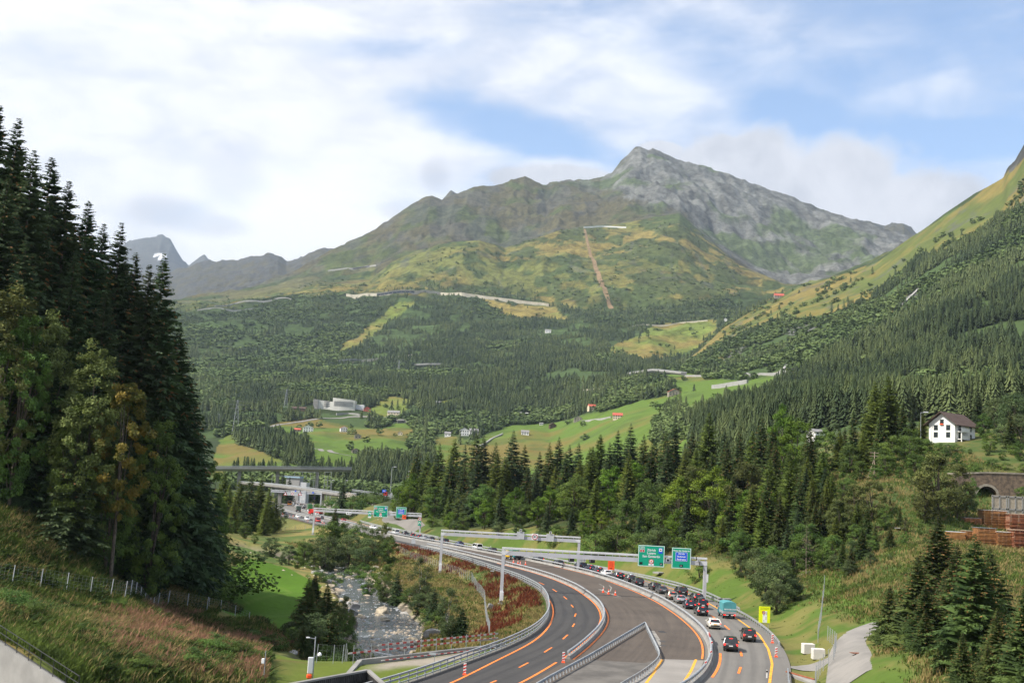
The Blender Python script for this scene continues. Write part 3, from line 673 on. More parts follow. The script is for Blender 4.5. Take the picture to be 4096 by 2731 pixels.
def marks(name, lines, m, z=.026):
    V = []; Fc = []; n = 0
    for pts, w in lines:
        a, b = mark(name, pts, w, m, z); V.append(a); Fc.append(b + n); n += len(a)
    link(name, npmesh(name, np.concatenate(V), [np.concatenate(Fc)], m), kind='structure')
LE = curve([(60,-27),(100,-10),(116.8,-4),(125.7,-1.8),(135.9,.9),(145.5,3.6),(154.5,5.6),(167.4,7.4),(182.2,8.7),(194,9.1),(205,9.1),(226,8.4),(246,5.5),(262,1.8),(282,-3.6),(306,-9.9),(338,-21.2),(400,-45),(465,-72),(548,-104),(640,-135),(770,-164),(1150,-194)])
fy = lambda f, y0, y1, off=0.0, st=4: [(float(f(y)) + off, y) for y in np.arange(y0, y1, st)]
lines = [(fy(LE, 70, 340), .26), (fy(LE, 340, 560), .2), (fy(BARL, 70, 135, -.7), .28), (fy(BARL, 137, 300, -.55), .22), (fy(BARL, 137, 204, .65), .24),
         (fy(MX, 143, 262, -1.05), .24), (fy(MX, 268, 300, -1.05), .2), (fy(MX, 129, 152, 1.15), .3)]
for x0, y0, x1, y1 in ((1060,1205,1118,1175),(1218,1110,1265,1080),(1335,1027,1365,1000),(1395,950,1408,930),(1409,886,1417,867),(1387,812,1400,828),(1340,760,1360,777),(1270,714,1296,730),(1186,672,1218,686),(1085,633,1122,647),(976,594,1014,607),(880,1303,918,1287)):
    lines.append(([r1(x0, y0), r1(x1, y1)], .22))
RD = [r2(*p) for p in ((1053,1470),(1067,1345),(1025,1240),(958,1148),(850,1068))]
for a, b, c, d in ((1045,1495,1062,1447),(1070,1365,1060,1326),(1045,1262,1015,1222),(976,1164,940,1133),(878,1082,832,1055)):
    lines.append(([r2(a, b), r2(c, d)], .3))
marks('orange_lane_marking', lines, M_ORANGE)
yl = [([r2(*p) for p in ((1280,1568),(1300,1420),(1270,1310),(1200,1200),(1040,1085),(890,1005),(800,955),(640,885),(430,825))], .3),
      (fy(lambda y: RX(y) - 1.4, 250, 1000), .25), ([r1(1960, 1155), r1(1900, 1245), r1(1845, 1320)], .3), ([r1(2170, 1155), r1(2140, 1225), r1(2085, 1310)], .3)]
marks('yellow_lane_marking', yl, M_YELLOW)
marks('dust_trail', [([r1(1565, 715), r1(1620, 738), r1(1690, 760)], .7), ([r1(1600, 742), r1(1650, 742)], .5), ([r1(1560, 680), r1(1592, 695), r1(1590, 712)], .22), ([r1(1625, 690), r1(1640, 705), r1(1630, 728)], .25), ([r1(1650, 762), r1(1702, 768)], .4),
                     ([r1(1890, 975), r1(1925, 1030), r1(1930, 1075)], .9)], M_DUST, .022)
marks('tar_patch', [([r1(1935, 980), r1(1978, 982)], 2.2), ([r1(1940, 1040), r1(1980, 1042)], 1.6), ([r1(1942, 1065), r1(1978, 1068)], 1.2), ([r1(1280, 728), r1(1840, 737)], .35)], M_DARK, .023)

def draped(name, centre, width, m, off=.07, step=1.2):
    P = resample(smooth_poly(centre, 3), step); t = np.gradient(P, axis=0); t /= np.linalg.norm(t, axis=1)[:, None]
    nr = np.stack([t[:, 1], -t[:, 0]], 1); w = np.interp(np.linspace(0, 1, len(P)), np.linspace(0, 1, len(width)), width)
    V = []; ks = np.linspace(-.5, .5, 7)
    for k in ks: q = P + nr * (w * k)[:, None]; V.append(np.c_[q, ground(q[:, 0], q[:, 1]) + off + (.02 if abs(k) < .45 else -.08)])
    n = len(P); i = np.arange(n - 1); Fc = np.concatenate([np.stack([i + k * n, i + (k + 1) * n, i + (k + 1) * n + 1, i + k * n + 1], 1) for k in range(6)])
    return link(name, npmesh(name, np.concatenate(V), [Fc], m, smooth=True), kind='structure')
draped('path', [hit(*p)[:2] for p in ((3395, 2735), (3400, 2640), (3385, 2570), (3430, 2530), (3490, 2502), (3530, 2490))], [4.9, 4.9, 4.6, 4.2, 4.0], M_PATH)
draped('slip_road', [(35.5, 139), (39, 141), (43.5, 141.5)] + [tuple(hit(3360, 2590)[:2])], [6.5, 4.5, 3.0, 2.6], M_PATH, .06)
draped('exit_ramp', [(-31.5,440),(-42,478),(-50,505),(-50,540),(-45,575),(-36,610)], [5, 6, 7, 7, 7], M_ASPH, .10)
draped('hill_road', [hit(u * S, v * S, 900)[:2] for u, v in ((506, 1003), (560, 992), (620, 978), (700, 966), (780, 960), (860, 957), (925, 962))], [8], M_PATH, .5, 6)
draped('meadow_track', [hit(u * S, v * S, 900)[:2] for u, v in ((720, 1030), (760, 1040), (800, 1047), (835, 1050))], [6], M_PATH, .5, 6)

# river water, ending at the wall of the platform
def build_river():
    m = bpy.data.materials.new('river_water'); m.use_nodes = True; nt = m.node_tree; X.nt = nt; b = nt.nodes['Principled BSDF']
    g = nt.nodes.new('ShaderNodeNewGeometry'); mp = nt.nodes.new('ShaderNodeMapping'); mp.inputs['Scale'].default_value = (1.0, .45, 1)
    nt.links.new(g.outputs['Position'], mp.inputs[0])
    n = xnoise(mp.outputs[0], .75, 8, .68, .8); n2 = xnoise(mp.outputs[0], 3.2, 6, .65, .4)
    foam = xstep(n + (n2 - .5) * .45, .57, .73)
    nt.links.new(xmix(foam, (.072, .080, .086), (.58, .61, .64)).k, b.inputs['Base Color'])
    nt.links.new((.12 + foam * .5).k, b.inputs['Roughness'])
    bn = nt.nodes.new('ShaderNodeBump'); bn.inputs['Strength'].default_value = .9; bn.inputs['Distance'].default_value = .25
    nt.links.new((n * .6 + n2 * .4).k, bn.inputs['Height']); nt.links.new(bn.outputs[0], b.inputs['Normal'])
    P = resample(smooth_poly(RIVER, 2), 1.0); t = np.gradient(P, axis=0); t /= np.linalg.norm(t, axis=1)[:, None]; nr = np.stack([t[:, 1], -t[:, 0]], 1)
    V = []
    for k in np.linspace(-6.5, 6.5, 14):
        q = P + nr * k; z = -5.05 + .16 * (fbm(q[:, 0] / 1.6, q[:, 1] / 1.6, 3, 44) - .5) + np.clip((q[:, 1] - 200) * .003, 0, .6); V.append(np.c_[q, z])
    n_ = len(P); i = np.arange(n_ - 1); Fc = np.concatenate([np.stack([i + k * n_, i + (k + 1) * n_, i + (k + 1) * n_ + 1, i + k * n_ + 1], 1) for k in range(13)])
    link('river_water', npmesh('river_water', np.concatenate(V), [Fc], m, smooth=True), kind='structure')
build_river()
M_ROCK = [mat('river_rock', (.40, .34, .25), .9, col2=(.24, .205, .155), scale=1.3, detail=7, bump=.5, rnd=.35), mat('grey_rock', (.40, .385, .36), .9, col2=(.25, .24, .225), scale=1.0, detail=7, bump=.5, rnd=.3)]
def rock_mesh(seed, m, flat=.6):
    rng = np.random.default_rng(seed); n = 9; V = []; Fc = []
    for i in range(n + 1):
        th = math.pi * i / n
        for j in range(12):
            ph = 2 * math.pi * j / 12; V.append((math.sin(th) * math.cos(ph), math.sin(th) * math.sin(ph), math.cos(th)))
    V = np.array(V); k = np.ones(len(V))
    for _ in range(9):                  # chip flat faces off
        d = rng.normal(size=3); d /= np.linalg.norm(d); h = rng.uniform(.55, .85); dd = V @ d
        over = np.maximum(dd - h, 0); V -= over[:, None] * d
    V *= np.array((1, rng.uniform(.65, .9), flat)); V += rng.normal(size=V.shape) * .018
    for i in range(n):
        for j in range(12): Fc.append((i * 12 + j, (i + 1) * 12 + j, (i + 1) * 12 + (j + 1) % 12, i * 12 + (j + 1) % 12))
    return npmesh('boulder', V, [np.array(Fc)], m)
ROCKS = [rock_mesh(i, M_ROCK[0] if i < 4 else M_ROCK[1], .45 + .08 * (i % 4)) for i in range(7)]
def build_rocks():
    rng = np.random.default_rng(5); P = resample(smooth_poly(RIVER, 2), .5); P = P[(P[:, 1] > 143) & (P[:, 1] < 333)]
    t = np.gradient(P, axis=0); t /= np.linalg.norm(t, axis=1)[:, None]; placed = []
    def put(x, y, s, k, lab, grp):
        z = gz(x, y); wz = -5.05 + max(0, (y - 200) * .003)
        o = link('boulder', ROCKS[k], None, (x, y, max(z, wz - .1 - s * .12) + s * .12), (rng.uniform(-.2, .2), rng.uniform(-.2, .2), rng.uniform(0, 6.3)), lab, 'boulder', grp)
        o.scale = (s, s * rng.uniform(.8, 1.1), s * rng.uniform(.75, 1.1)); placed.append((x, y, s))
    tries = 0
    while len(placed) < 150 and tries < 6000:
        tries += 1; i = rng.integers(len(P)); off = rng.uniform(-7.5, 7.5)
        if rng.random() < .35: off = rng.choice([-1, 1]) * rng.uniform(4.5, 8)
        x = P[i, 0] + t[i, 1] * off; y = P[i, 1] - t[i, 0] * off
        s = min(2.1, .50 + rng.exponential(.42)) * (1.15 if abs(off) > 4.5 else 1)
        if all(math.hypot(x - a, y - b) > (s + c) * .85 for a, b, c in placed):
            if abs(off) > 4.8: put(x, y, s, int(rng.integers(0, 7)), 'grey and sandy boulder lying on the river bank', 'boulders along the river banks')
            else: put(x, y, s, int(rng.integers(0, 4)), 'sandy brown boulder lying in the shallow rushing river', 'boulders in the river')
    V = []; Fc = []; n = 0                # small stones nobody would count
    base = np.array([(1, 0, 0), (.2, .95, .1), (-.9, .3, 0), (-.5, -.8, .05), (.4, -.85, 0), (.1, .05, .7)]); f = np.array([(0, 1, 5), (1, 2, 5), (2, 3, 5), (3, 4, 5), (4, 0, 5)])
    for _ in range(1100):
        i = rng.integers(len(P)); off = rng.normal() * 4.6; x = P[i, 0] + t[i, 1] * off; y = P[i, 1] - t[i, 0] * off; s = rng.uniform(.15, .5); a = rng.uniform(0, 6.3)
        q = base * s; c, sn = math.cos(a), math.sin(a); V.append(np.c_[q[:, 0] * c - q[:, 1] * sn + x, q[:, 0] * sn + q[:, 1] * c + y, q[:, 2] * .8]); Fc.append(f + n); n += 6
    V = np.concatenate(V); V[:, 2] += np.repeat(np.maximum(ground(V[5::6, 0], V[5::6, 1]), -5.12), 6)
    link('pebbles', npmesh('pebbles', V, [np.concatenate(Fc)], M_ROCK[0]), kind='stuff', label='small stones scattered along the river bed')
build_rocks()

# ================================================================== BARRIERS AND RAILS
W_BEAM = [(-.04, .45), (.05, .47), (.09, .53), (.03, .60), (.09, .67), (.05, .74), (-.04, .76)]
def rail_thing(name, label, cat, pts, rails, step, post, m=None, base=None, group=None, follow=False, mbase=None, near=100):
    """a road barrier: swept rails, an optional concrete foot and a post every few metres"""
    m = m or M_STEEL; P = resample(pts, 2.0)
    if follow: P = np.c_[P[:, :2], ground(P[:, 0], P[:, 1])]
    elif P.shape[1] == 2: P = np.c_[P, np.zeros(len(P))]
    o = P[0]; root = empty(name, o, 0, label, cat, group); Q = [tuple(p - o) for p in P]
    for nm, prof in rails: MB().sweep(Q, prof).build(nm, m, root)
    if base: MB().sweep(Q, base).build('concrete_foot', mbase or M_CONC, root)
    D = resample(P, step); T = np.gradient(D, axis=0); pm = MB().box((0, 0, post[2] / 2 + post[3]), post[:3]).mesh('post', m)
    order = np.argsort(D[:, 1]); first = set(order[:near].tolist()); rest = MB()
    for i, p in enumerate(D):
        rz = math.atan2(T[i, 1], T[i, 0])
        if i in first: link('post', pm, root, tuple(p - o), (0, 0, rz))
        else: rest.box((p[0] - o[0], p[1] - o[1], p[2] - o[2] + post[2] / 2 + post[3]), post[:3], rz)
    if rest.v: rest.build('post', m, root)['kind'] = 'stuff'
    return root
def box_prof(w, z0, z1, off=0.0): return [(off - w / 2, z0), (off + w / 2, z0), (off + w / 2, z1), (off - w / 2, z1)]
tube_prof = lambda z, r, off=0.0, n=8: [(off + r * math.cos(2 * math.pi * i / n), z + r * math.sin(2 * math.pi * i / n)) for i in range(n)]
c2 = lambda f, y0, y1, off=0.0, st=3.0: [(float(f(y)) + off, y) for y in np.arange(y0, y1 + .1, st)]
rail_thing('guardrail', 'light grey bridge railing with three bars along the outer edge of the dark lanes', 'guardrail', c2(LX, 66, 342),
           [('top_rail', box_prof(.16, .95, 1.13)), ('middle_rail', box_prof(.12, .55, .72)), ('lower_rail', box_prof(.10, .18, .28))], 2.0, (.09, .12, 1.0, 0))
rail_thing('guardrail', 'far light grey railing with dense bars beside the white cars and cones', 'guardrail', c2(LX, 452, 640),
           [('top_rail', box_prof(.16, .95, 1.13)), ('middle_rail', box_prof(.12, .55, .72))], 2.6, (.10, .14, 1.0, 0))
FOOT = [(-.34, 0), (.34, 0), (.22, .22), (.16, .36), (-.16, .36), (-.22, .22)]
rail_thing('median_barrier', 'concrete barrier with steel handrail between dark left lanes and brown milled lanes', 'barrier', c2(BARL, 137, 356),
           [('rail', tube_prof(.86, .15))], 1.6, (.07, .10, .55, .34), base=FOOT)
rail_thing('median_barrier', 'long concrete and steel barrier between the milled lanes and the queue of cars', 'barrier', c2(MX, 66, 452),
           [('rail', tube_prof(.90, .16))], 1.6, (.07, .10, .6, .34), base=[(-.40, 0), (.40, 0), (.24, .26), (.18, .40), (-.18, .40), (-.24, .26)])
rail_thing('median_barrier', 'far concrete barrier curving between the trucks and the empty grey lanes', 'barrier', c2(MX, 480, 905),
           [('rail', tube_prof(.86, .16))], 4.0, (.10, .14, .6, .34), base=[(-.40, 0), (.40, 0), (.2, .40), (-.2, .40)])
rail_thing('median_barrier', 'far concrete barrier between the white oncoming cars and the empty grey lanes', 'barrier', c2(BARL, 500, 700),
           [('rail', tube_prof(.80, .14))], 4.0, (.10, .14, .5, .34), base=[(-.36, 0), (.36, 0), (.18, .40), (-.18, .40)])
rail_thing('guardrail', 'single steel guardrail bending past the teal truck and ending at the slip road', 'guardrail', c2(RX, 158, 400) , [('rail', W_BEAM)], 2.0, (.07, .12, .72, 0))
rail_thing('guardrail', 'short end of steel guardrail below the slip road at the lower edge', 'guardrail', [(RX(y), y) for y in (90, 100, 110, 120, 127, 134)], [('rail', W_BEAM)], 1.6, (.07, .12, .72, 0))
rail_thing('guardrail', 'second steel guardrail running along the grass behind the roadside one', 'guardrail', c2(lambda y: RX(y) + 1.3 + 1.3 * math.sin((y - 205) / 140 * math.pi), 205, 345), [('rail', W_BEAM)], 2.6, (.07, .12, .72, 0), follow=True)
rail_thing('guardrail', 'far double guardrail under the right post of the furthest green gantry', 'guardrail', c2(lambda y: RX(y) + .2, 402, 520), [('rail', W_BEAM), ('upper_rail', [(o, z + .42) for o, z in W_BEAM])], 4.0, (.10, .14, 1.15, 0))
Vl = [tuple(r1(*p)[:2]) for p in ((1150,1360),(1245,1303),(1500,1162),(1700,1040),(1848,950))]
Vr = [tuple(r1(*p)[:2]) for p in ((1852,952),(1893,1040),(1930,1115),(1943,1150),(1930,1185),(1850,1255),(1700,1345))]
rail_thing('guardrail', 'left leg of the steel guardrail wedge standing on the milled surface', 'guardrail', Vl, [('rail', W_BEAM)], 1.33, (.10, .16, .74, 0))
rail_thing('guardrail', 'right leg of the steel guardrail wedge bending beside the pale concrete', 'guardrail', smooth_poly(Vr, 2), [('rail', W_BEAM)], 1.33, (.10, .16, .74, 0))

# ================================================================== FENCES AND WALLS
def fence_mat():
    m = bpy.data.materials.new('wire_netting'); m.use_nodes = True; nt = m.node_tree; X.nt = nt; b = nt.nodes['Principled BSDF']
    b.inputs['Base Color'].default_value = (.42, .44, .45, 1); b.inputs['Metallic'].default_value = .4; b.inputs['Roughness'].default_value = .5
    return m
M_NET = fence_mat(); M_POST = mat('pale_post', (.46, .47, .47), .5, .1, var=.06)
def fence(name, label, cat, pts, h, step, lean=0.0, net=True, z=None, dx=.10, m=None, bars=7, r=.035):
    m = m or M_STEEL; P = resample(pts, step); P = np.c_[P[:, :2], ground(P[:, 0], P[:, 1]) if z is None else np.full(len(P), z)]; o = P[0]
    root = empty(name, o, 0, label, cat)
    pm = MB().tube([(0, 0, -.3), (0, 0, h)], r, 6).mesh('post', m); pm2 = MB().tube([(0, 0, -.3), (0, 0, h)], r, 6).mesh('post', m)
    rng = random.Random(len(P) + int(h * 10))
    order = set(np.argsort(P[:, 1])[:100].tolist()); rest = MB()
    for i, p in enumerate(P):
        q = p - o
        if i in order: link('post', pm, root, tuple(q), (rng.uniform(-.03, .03), lean + rng.uniform(-.03, .03), 0))
        else: rest.tube([tuple(q), (q[0], q[1], q[2] + h)], r, 5)
    if rest.v: rest.build('post', m, root)['kind'] = 'stuff'
    sx = math.sin(lean) * h
    if net:
        w = MB(); F_ = resample(P - o, 1.0)
        hs = [.15 + (h - .2) * k / (bars - 1) for k in range(bars)]
        for hh in hs:
            w.sweep([(a + sx * hh / h, b, c + hh) for a, b, c in F_], box_prof(.006, -.003, .003))
        vstep = .5
        for a, b, c in resample(P - o, vstep): w.beam((a, b, c + .1), (a + sx, b, c + h - .05), .006, .006)
        w.build('wire_mesh', M_NET, root)
    return root
fence('wire_fence', 'wire mesh fence of leaning steel posts across the grassy left hillside', 'fence', [tuple(hit(*p)[:2]) for p in ((-60, 2335), (24, 2347), (130, 2360), (228, 2372), (320, 2388), (400, 2398), (490, 2408), (640, 2425), (700, 2435), (770, 2445), (825, 2455))], 2.3, 3.0, .06, m=M_POST, r=.05)
fence('pasture_fence', 'low netting fence on white posts running down towards the hay meadow', 'fence', [tuple(hit(*p)[:2]) for p in ((835, 2436), (895, 2448), (930, 2462), (965, 2478), (995, 2492))], 1.6, 2.6, .0, bars=5, r=.045, m=M_POST)
FEN = [gp(1400 + x / 1.568, 1900 + y / 1.568, -2.5)[:2] for x, y in ((290,500),(420,548),(560,595),(660,635),(760,675),(840,785),(856,890),(870,1050))]
fence('wire_fence', 'tall steel mesh fence between the river bank and the motorway embankment', 'fence', FEN, 2.1, 2.0, .0, bars=8)
fence('wire_fence', 'old wire fence around the grass at the river end of the platform', 'fence', [tuple(hit(*p)[:2]) for p in ((1265, 2650), (1322, 2655), (1375, 2650), (1438, 2640))], 2.0, 2.4, .05, bars=4)
fence('wire_fence', 'far low steel fence across the dry field behind the riverside bushes', 'fence', [gp(u, v, -2.5)[:2] for u, v in ((985, 2105), (1080, 2122), (1180, 2126), (1260, 2130))], 1.6, 4.0, bars=5, r=.06)
fence('wire_fence', 'mesh fence beside the strip of mown grass and the concrete blocks', 'fence', [tuple(hit(*p)[:2]) for p in ((3298, 2345), (3292, 2410), (3285, 2480), (3275, 2530), (3272, 2570))], 1.9, 2.5, bars=7)
fence('wire_fence', 'mesh fence running down past the concrete blocks to the lower edge', 'fence', [tuple(hit(*p)[:2]) for p in ((3310, 2560), (3345, 2590), (3335, 2640), (3285, 2690), (3265, 2731), (3262, 2760))], 1.9, 2.2, bars=7)
# ================================================================== TREES
def leaf_mat(name, a, b, rnd=.5, trans=.25, scale=.35):
    return mat(name, a, .65, col2=b, scale=scale, detail=3, spec=.15, rnd=rnd, trans=trans)
M_BARK = mat('bark', (.085, .068, .052), .95, var=.35, scale=3, bump=.4)
M_BIRCHB = mat('birch_bark', (.42, .41, .38), .9, col2=(.10, .095, .09), scale=2.5, lo=.45, hi=.52)
M_DEADW = mat('dead_wood', (.17, .135, .105), .95, var=.25, scale=2)
MF_SPR = leaf_mat('spruce_needles', (0.0954, 0.1357, 0.0353), (0.0373, 0.0603, 0.0192))
MF_SPRD = leaf_mat('dark_spruce_needles', (0.0707, 0.1084, 0.0402), (0.0306, 0.0541, 0.0235), trans=.15)
MF_CONE = mat('spruce_cones', (.17, .085, .026), .8, var=.3, rnd=.3)
MF_LARCH = leaf_mat('larch_needles', (0.1581, 0.1992, 0.0372), (0.0754, 0.1113, 0.0226))
MF_LEAF = leaf_mat('bright_leaves', (0.1593, 0.2392, 0.0243), (0.0682, 0.1233, 0.0143))
MF_LEAFD = leaf_mat('dark_leaves', (0.1258, 0.195, 0.0377), (0.0581, 0.0997, 0.024))
MF_WILL = leaf_mat('grey_green_leaves', (0.1267, 0.1699, 0.0605), (0.0518, 0.0792, 0.0317))
MF_GOLD = leaf_mat('turning_leaves', (.20, .150, .028), (.075, .090, .020))
MF_OLIVE = leaf_mat('olive_leaves', (.165, .190, .055), (.070, .088, .026))

def conifer(seed, H, Rm, nwh, per, ntw, droop=.32, up=.10, base=.03, shape=.9, cones=0.0, wid=.42, tl=1.0, gapy=0.0):
    """needle sprays of a conifer; each spray is a slim drooping diamond set along a branch"""
    rng = np.random.default_rng(seed); T = []; mi = []
    hs = base + (.988 - base) * (1 - (1 - np.linspace(0, 1, nwh)) ** 1.3)
    for hw in hs:
        nb = max(4, int(per * (1 - .35 * hw)))
        a0 = rng.uniform(0, 6.28)
        for k in range(nb):
            if gapy and rng.random() < gapy: continue
            hfr = float(np.clip(hw + rng.uniform(-.7, .7) / nwh, .005, .992))
            L0 = Rm * ((1 - hfr) ** shape + .012) * (0.7 + .3 * min(1, max(0, hfr - base) / .10 + .2))
            az = a0 + 6.28 * k / nb + rng.normal() * .25; L = L0 * rng.uniform(.62, 1.16)
            d = np.array((math.cos(az), math.sin(az), 0)); pr = np.array((-d[1], d[0], 0))
            upk = up + .35 * hfr; nt_ = max(5, int(ntw * (.35 + .65 * L / Rm)))
            s = rng.uniform(.08, 1.0, nt_) ** .65; s[:2] = 1.0
            z = hfr * H + L * (upk * s - droop * s ** 2 * (1 - .5 * hfr))
            p = d * (L * s)[:, None]; p[:, 2] = z
            side = rng.choice([-1, 1], nt_) * rng.uniform(.15, 1.0, nt_)
            ln = tl * (.5 + .17 * L) * rng.uniform(.6, 1.15, nt_) * (1.15 - .35 * s) * (.30 + .70 * min(1, (1 - hfr) * 5))
            dirs = d * rng.uniform(.2, .9, nt_)[:, None] + pr * side[:, None] + np.array((0, 0, -1)) * rng.uniform(.05, 1.0, nt_)[:, None] * (1 - .6 * hfr)
            dirs /= np.linalg.norm(dirs, axis=1)[:, None]
            w = np.cross(dirs, rng.normal(size=(nt_, 3))); w /= np.linalg.norm(w, axis=1)[:, None] + 1e-6
            ww = (wid * ln)[:, None] * .5; mid = p + dirs * ln[:, None] * .45
            if not gapy:                    # the bough itself, two broad drooping fans that close the crown
                for fk in (-.35, .3):
                    e = d * L * .86 + np.array((0, 0, hfr * H + L * (upk * .86 - droop * .74 * (1 - .5 * hfr)))) + pr * L * fk * .5; b0 = np.array((0, 0, hfr * H + .1 * L)); mm_ = (b0 + e) / 2 + np.array((0, 0, -.10 * L)); wv = pr * L * .17 + np.array((0, 0, -.12 * L * rng.uniform(.3, 1.2)))
                    T.append(np.stack([b0, mm_ - wv, e, mm_ + wv])[None]); mi.append(np.zeros(1, int))
            T.append(np.stack([p, mid - w * ww, p + dirs * ln[:, None], mid + w * ww], 1)); mi.append((rng.random(nt_) < cones * sstep(hfr, .25, .6) * (s > .72)).astype(int))
    T = np.concatenate(T); mi = np.concatenate(mi); V = T.reshape(-1, 3); Fc = np.arange(len(V)).reshape(-1, 4)
    return V, Fc, mi
def trunk(H, r, lean=0.0, m=None, limbs=None):
    b = MB(); b.tube([(0, 0, -1.0), (0, 0, .02 * H), (lean * .3, 0, .3 * H), (lean * .7, .1, .65 * H), (lean, 0, .97 * H)], [r * 1.35, r, r * .8, r * .45, r * .06], 8)
    for p, q, rr in (limbs or []): b.tube([p, tuple((np.array(p) + np.array(q)) / 2 + np.array((0, 0, .06 * H))), q], [rr, rr * .7, rr * .25], 5)
    return b.mesh('trunk', m or M_BARK, smooth=True)
def broadleaf(seed, H, Rm, ncl, nlf, leaf=.34, base=.22, cl=.26, shape=1.0, weep=0.0, dens=1.0):
    """leaf clumps spread over and inside an uneven crown"""
    rng = np.random.default_rng(seed); cs = []
    zc = H * (base + 1) / 2; rz = H * (1 - base) / 2
    while len(cs) < ncl:
        v = rng.normal(size=3); v /= np.linalg.norm(v); r = rng.uniform(.55, 1.0) ** .5
        rad = Rm * (1 - .30 * max(0, v[2]) * shape) * rng.uniform(.72, 1.1)
        c = np.array((v[0] * r * rad, v[1] * r * rad, zc + v[2] * r * rz * rng.uniform(.85, 1.03)))
        cs.append(c)
    cs = np.array(cs); Q = []
    for c in cs:
        rc = Rm * cl * rng.uniform(.7, 1.35); n = int(nlf * rng.uniform(.7, 1.3))
        o = rng.normal(size=(n, 3)); o /= np.linalg.norm(o, axis=1)[:, None]; o *= (rng.uniform(0, 1, n) ** .45)[:, None] * rc; o[:, 2] *= .62
        if weep: o[:, 2] -= weep * np.abs(rng.normal(size=n)) * rc
        p = c + o
        out = p - np.array((0, 0, zc)); out /= np.linalg.norm(out, axis=1)[:, None] + 1e-6
        nn = out * .7 + np.array((0, 0, .6)) + rng.normal(size=(n, 3)) * .65; nn /= np.linalg.norm(nn, axis=1)[:, None]
        a = np.cross(nn, rng.normal(size=(n, 3))); a /= np.linalg.norm(a, axis=1)[:, None] + 1e-6; b = np.cross(nn, a)
        ls = (leaf * rng.uniform(.65, 1.35, n))[:, None]
        Q.append(np.stack([p - a * ls * .5, p - b * ls * .33, p + a * ls * .5, p + b * ls * .33], 1))
    Q = np.concatenate(Q); V = Q.reshape(-1, 3)
    limbs = [((0, 0, H * (base * .7 + .25 * i / 9)), tuple(cs[i] * np.array((.8, .8, 1))), .045 * Rm * .6) for i in range(min(9, ncl))]
    return V, np.arange(len(V)).reshape(-1, 4), limbs
PROTO = {}
def proto(name, H, crown, tr): PROTO.setdefault(name, []).append((H, crown, tr))
def con_proto(name, mats, n, H, Rm, tr=.26, mt=None, **k):
    for i in range(n):
        V, Fc, mi = conifer(100 * len(PROTO) + i * 7 + 3, H, Rm, **k)
        proto(name, H, npmesh('crown', V, [Fc], mats, mi), trunk(H, tr, m=mt))
def leaf_proto(name, m, n, H, Rm, tr=.22, mt=None, **k):
    for i in range(n):
        V, Fc, limbs = broadleaf(100 * len(PROTO) + i * 7 + 5, H, Rm, **k)
        proto(name, H, npmesh('crown', V, [Fc], m), trunk(H * .8, tr, m=mt, limbs=limbs))
con_proto('big_spruce', [MF_SPRD, MF_CONE], 3, 45, 9.6, .42, nwh=60, per=14, ntw=40, cones=.10, wid=.36, tl=.95, shape=.86, droop=.36)
con_proto('young_spruce', [MF_SPR, MF_CONE], 3, 14, 4.9, .16, nwh=36, per=14, ntw=44, cones=.22, wid=.44, tl=.52, shape=.9)
con_proto('spruce', [MF_SPR, MF_CONE], 3, 26, 6.2, .26, nwh=38, per=12, ntw=26, cones=.18, wid=.46, tl=.85, shape=.88)
con_proto('dark_spruce', [MF_SPRD, MF_CONE], 2, 26, 6.2, .26, nwh=38, per=12, ntw=26, cones=.06, wid=.46, tl=.85, shape=.88)
con_proto('larch', [MF_LARCH, MF_LARCH], 3, 24, 5.8, .24, nwh=38, per=12, ntw=26, up=.22, droop=.25, wid=.42, tl=.8, shape=.75)
leaf_proto('maple', MF_LEAF, 3, 15, 5.0, ncl=60, nlf=150, leaf=.36, base=.03, cl=.26)
leaf_proto('dark_maple', MF_LEAFD, 3, 15, 5.0, ncl=60, nlf=150, leaf=.36, base=.03, cl=.26)
leaf_proto('olive_tree', MF_OLIVE, 2, 14, 4.8, ncl=60, nlf=150, leaf=.34, base=.04, cl=.25)
leaf_proto('willow', MF_WILL, 2, 9, 3.6, .14, ncl=50, nlf=150, leaf=.25, base=.0, cl=.27)
leaf_proto('birch', MF_WILL, 2, 14, 2.9, .15, M_BIRCHB, ncl=60, nlf=110, leaf=.25, base=.12, cl=.28, weep=.45)
leaf_proto('golden_tree', MF_GOLD, 1, 12, 3.8, .15, ncl=50, nlf=130, leaf=.27, base=.15, cl=.27)
leaf_proto('tall_leafy', MF_LEAFD, 2, 26, 6.0, .3, ncl=170, nlf=115, leaf=.36, base=.02, cl=.155)
leaf_proto('tall_pale', MF_OLIVE, 2, 26, 5.4, .3, ncl=170, nlf=115, leaf=.36, base=.05, cl=.155, weep=.3)
leaf_proto('tall_gold', MF_GOLD, 1, 24, 4.6, .3, ncl=120, nlf=110, leaf=.34, base=.3, cl=.16)
leaf_proto('bush', MF_LEAFD, 3, 4, 2.6, .08, ncl=36, nlf=110, leaf=.2, base=-.1, cl=.32)
con_proto('dead_spruce', [M_DEADW, M_DEADW], 1, 12, 2.6, .12, M_DEADW, nwh=24, per=8, ntw=9, droop=.15, wid=.14, tl=.8, gapy=.15)
KIND = {'big_spruce': 'spruce_tree', 'young_spruce': 'spruce_tree', 'spruce': 'spruce_tree', 'dark_spruce': 'spruce_tree', 'larch': 'larch_tree', 'maple': 'broadleaf_tree', 'dark_maple': 'broadleaf_tree', 'olive_tree': 'broadleaf_tree', 'willow': 'willow_tree', 'birch': 'birch_tree', 'golden_tree': 'rowan_tree', 'tall_leafy': 'broadleaf_tree', 'tall_pale': 'broadleaf_tree', 'tall_gold': 'rowan_tree', 'bush': 'bush', 'dead_spruce': 'dead_spruce_tree'}
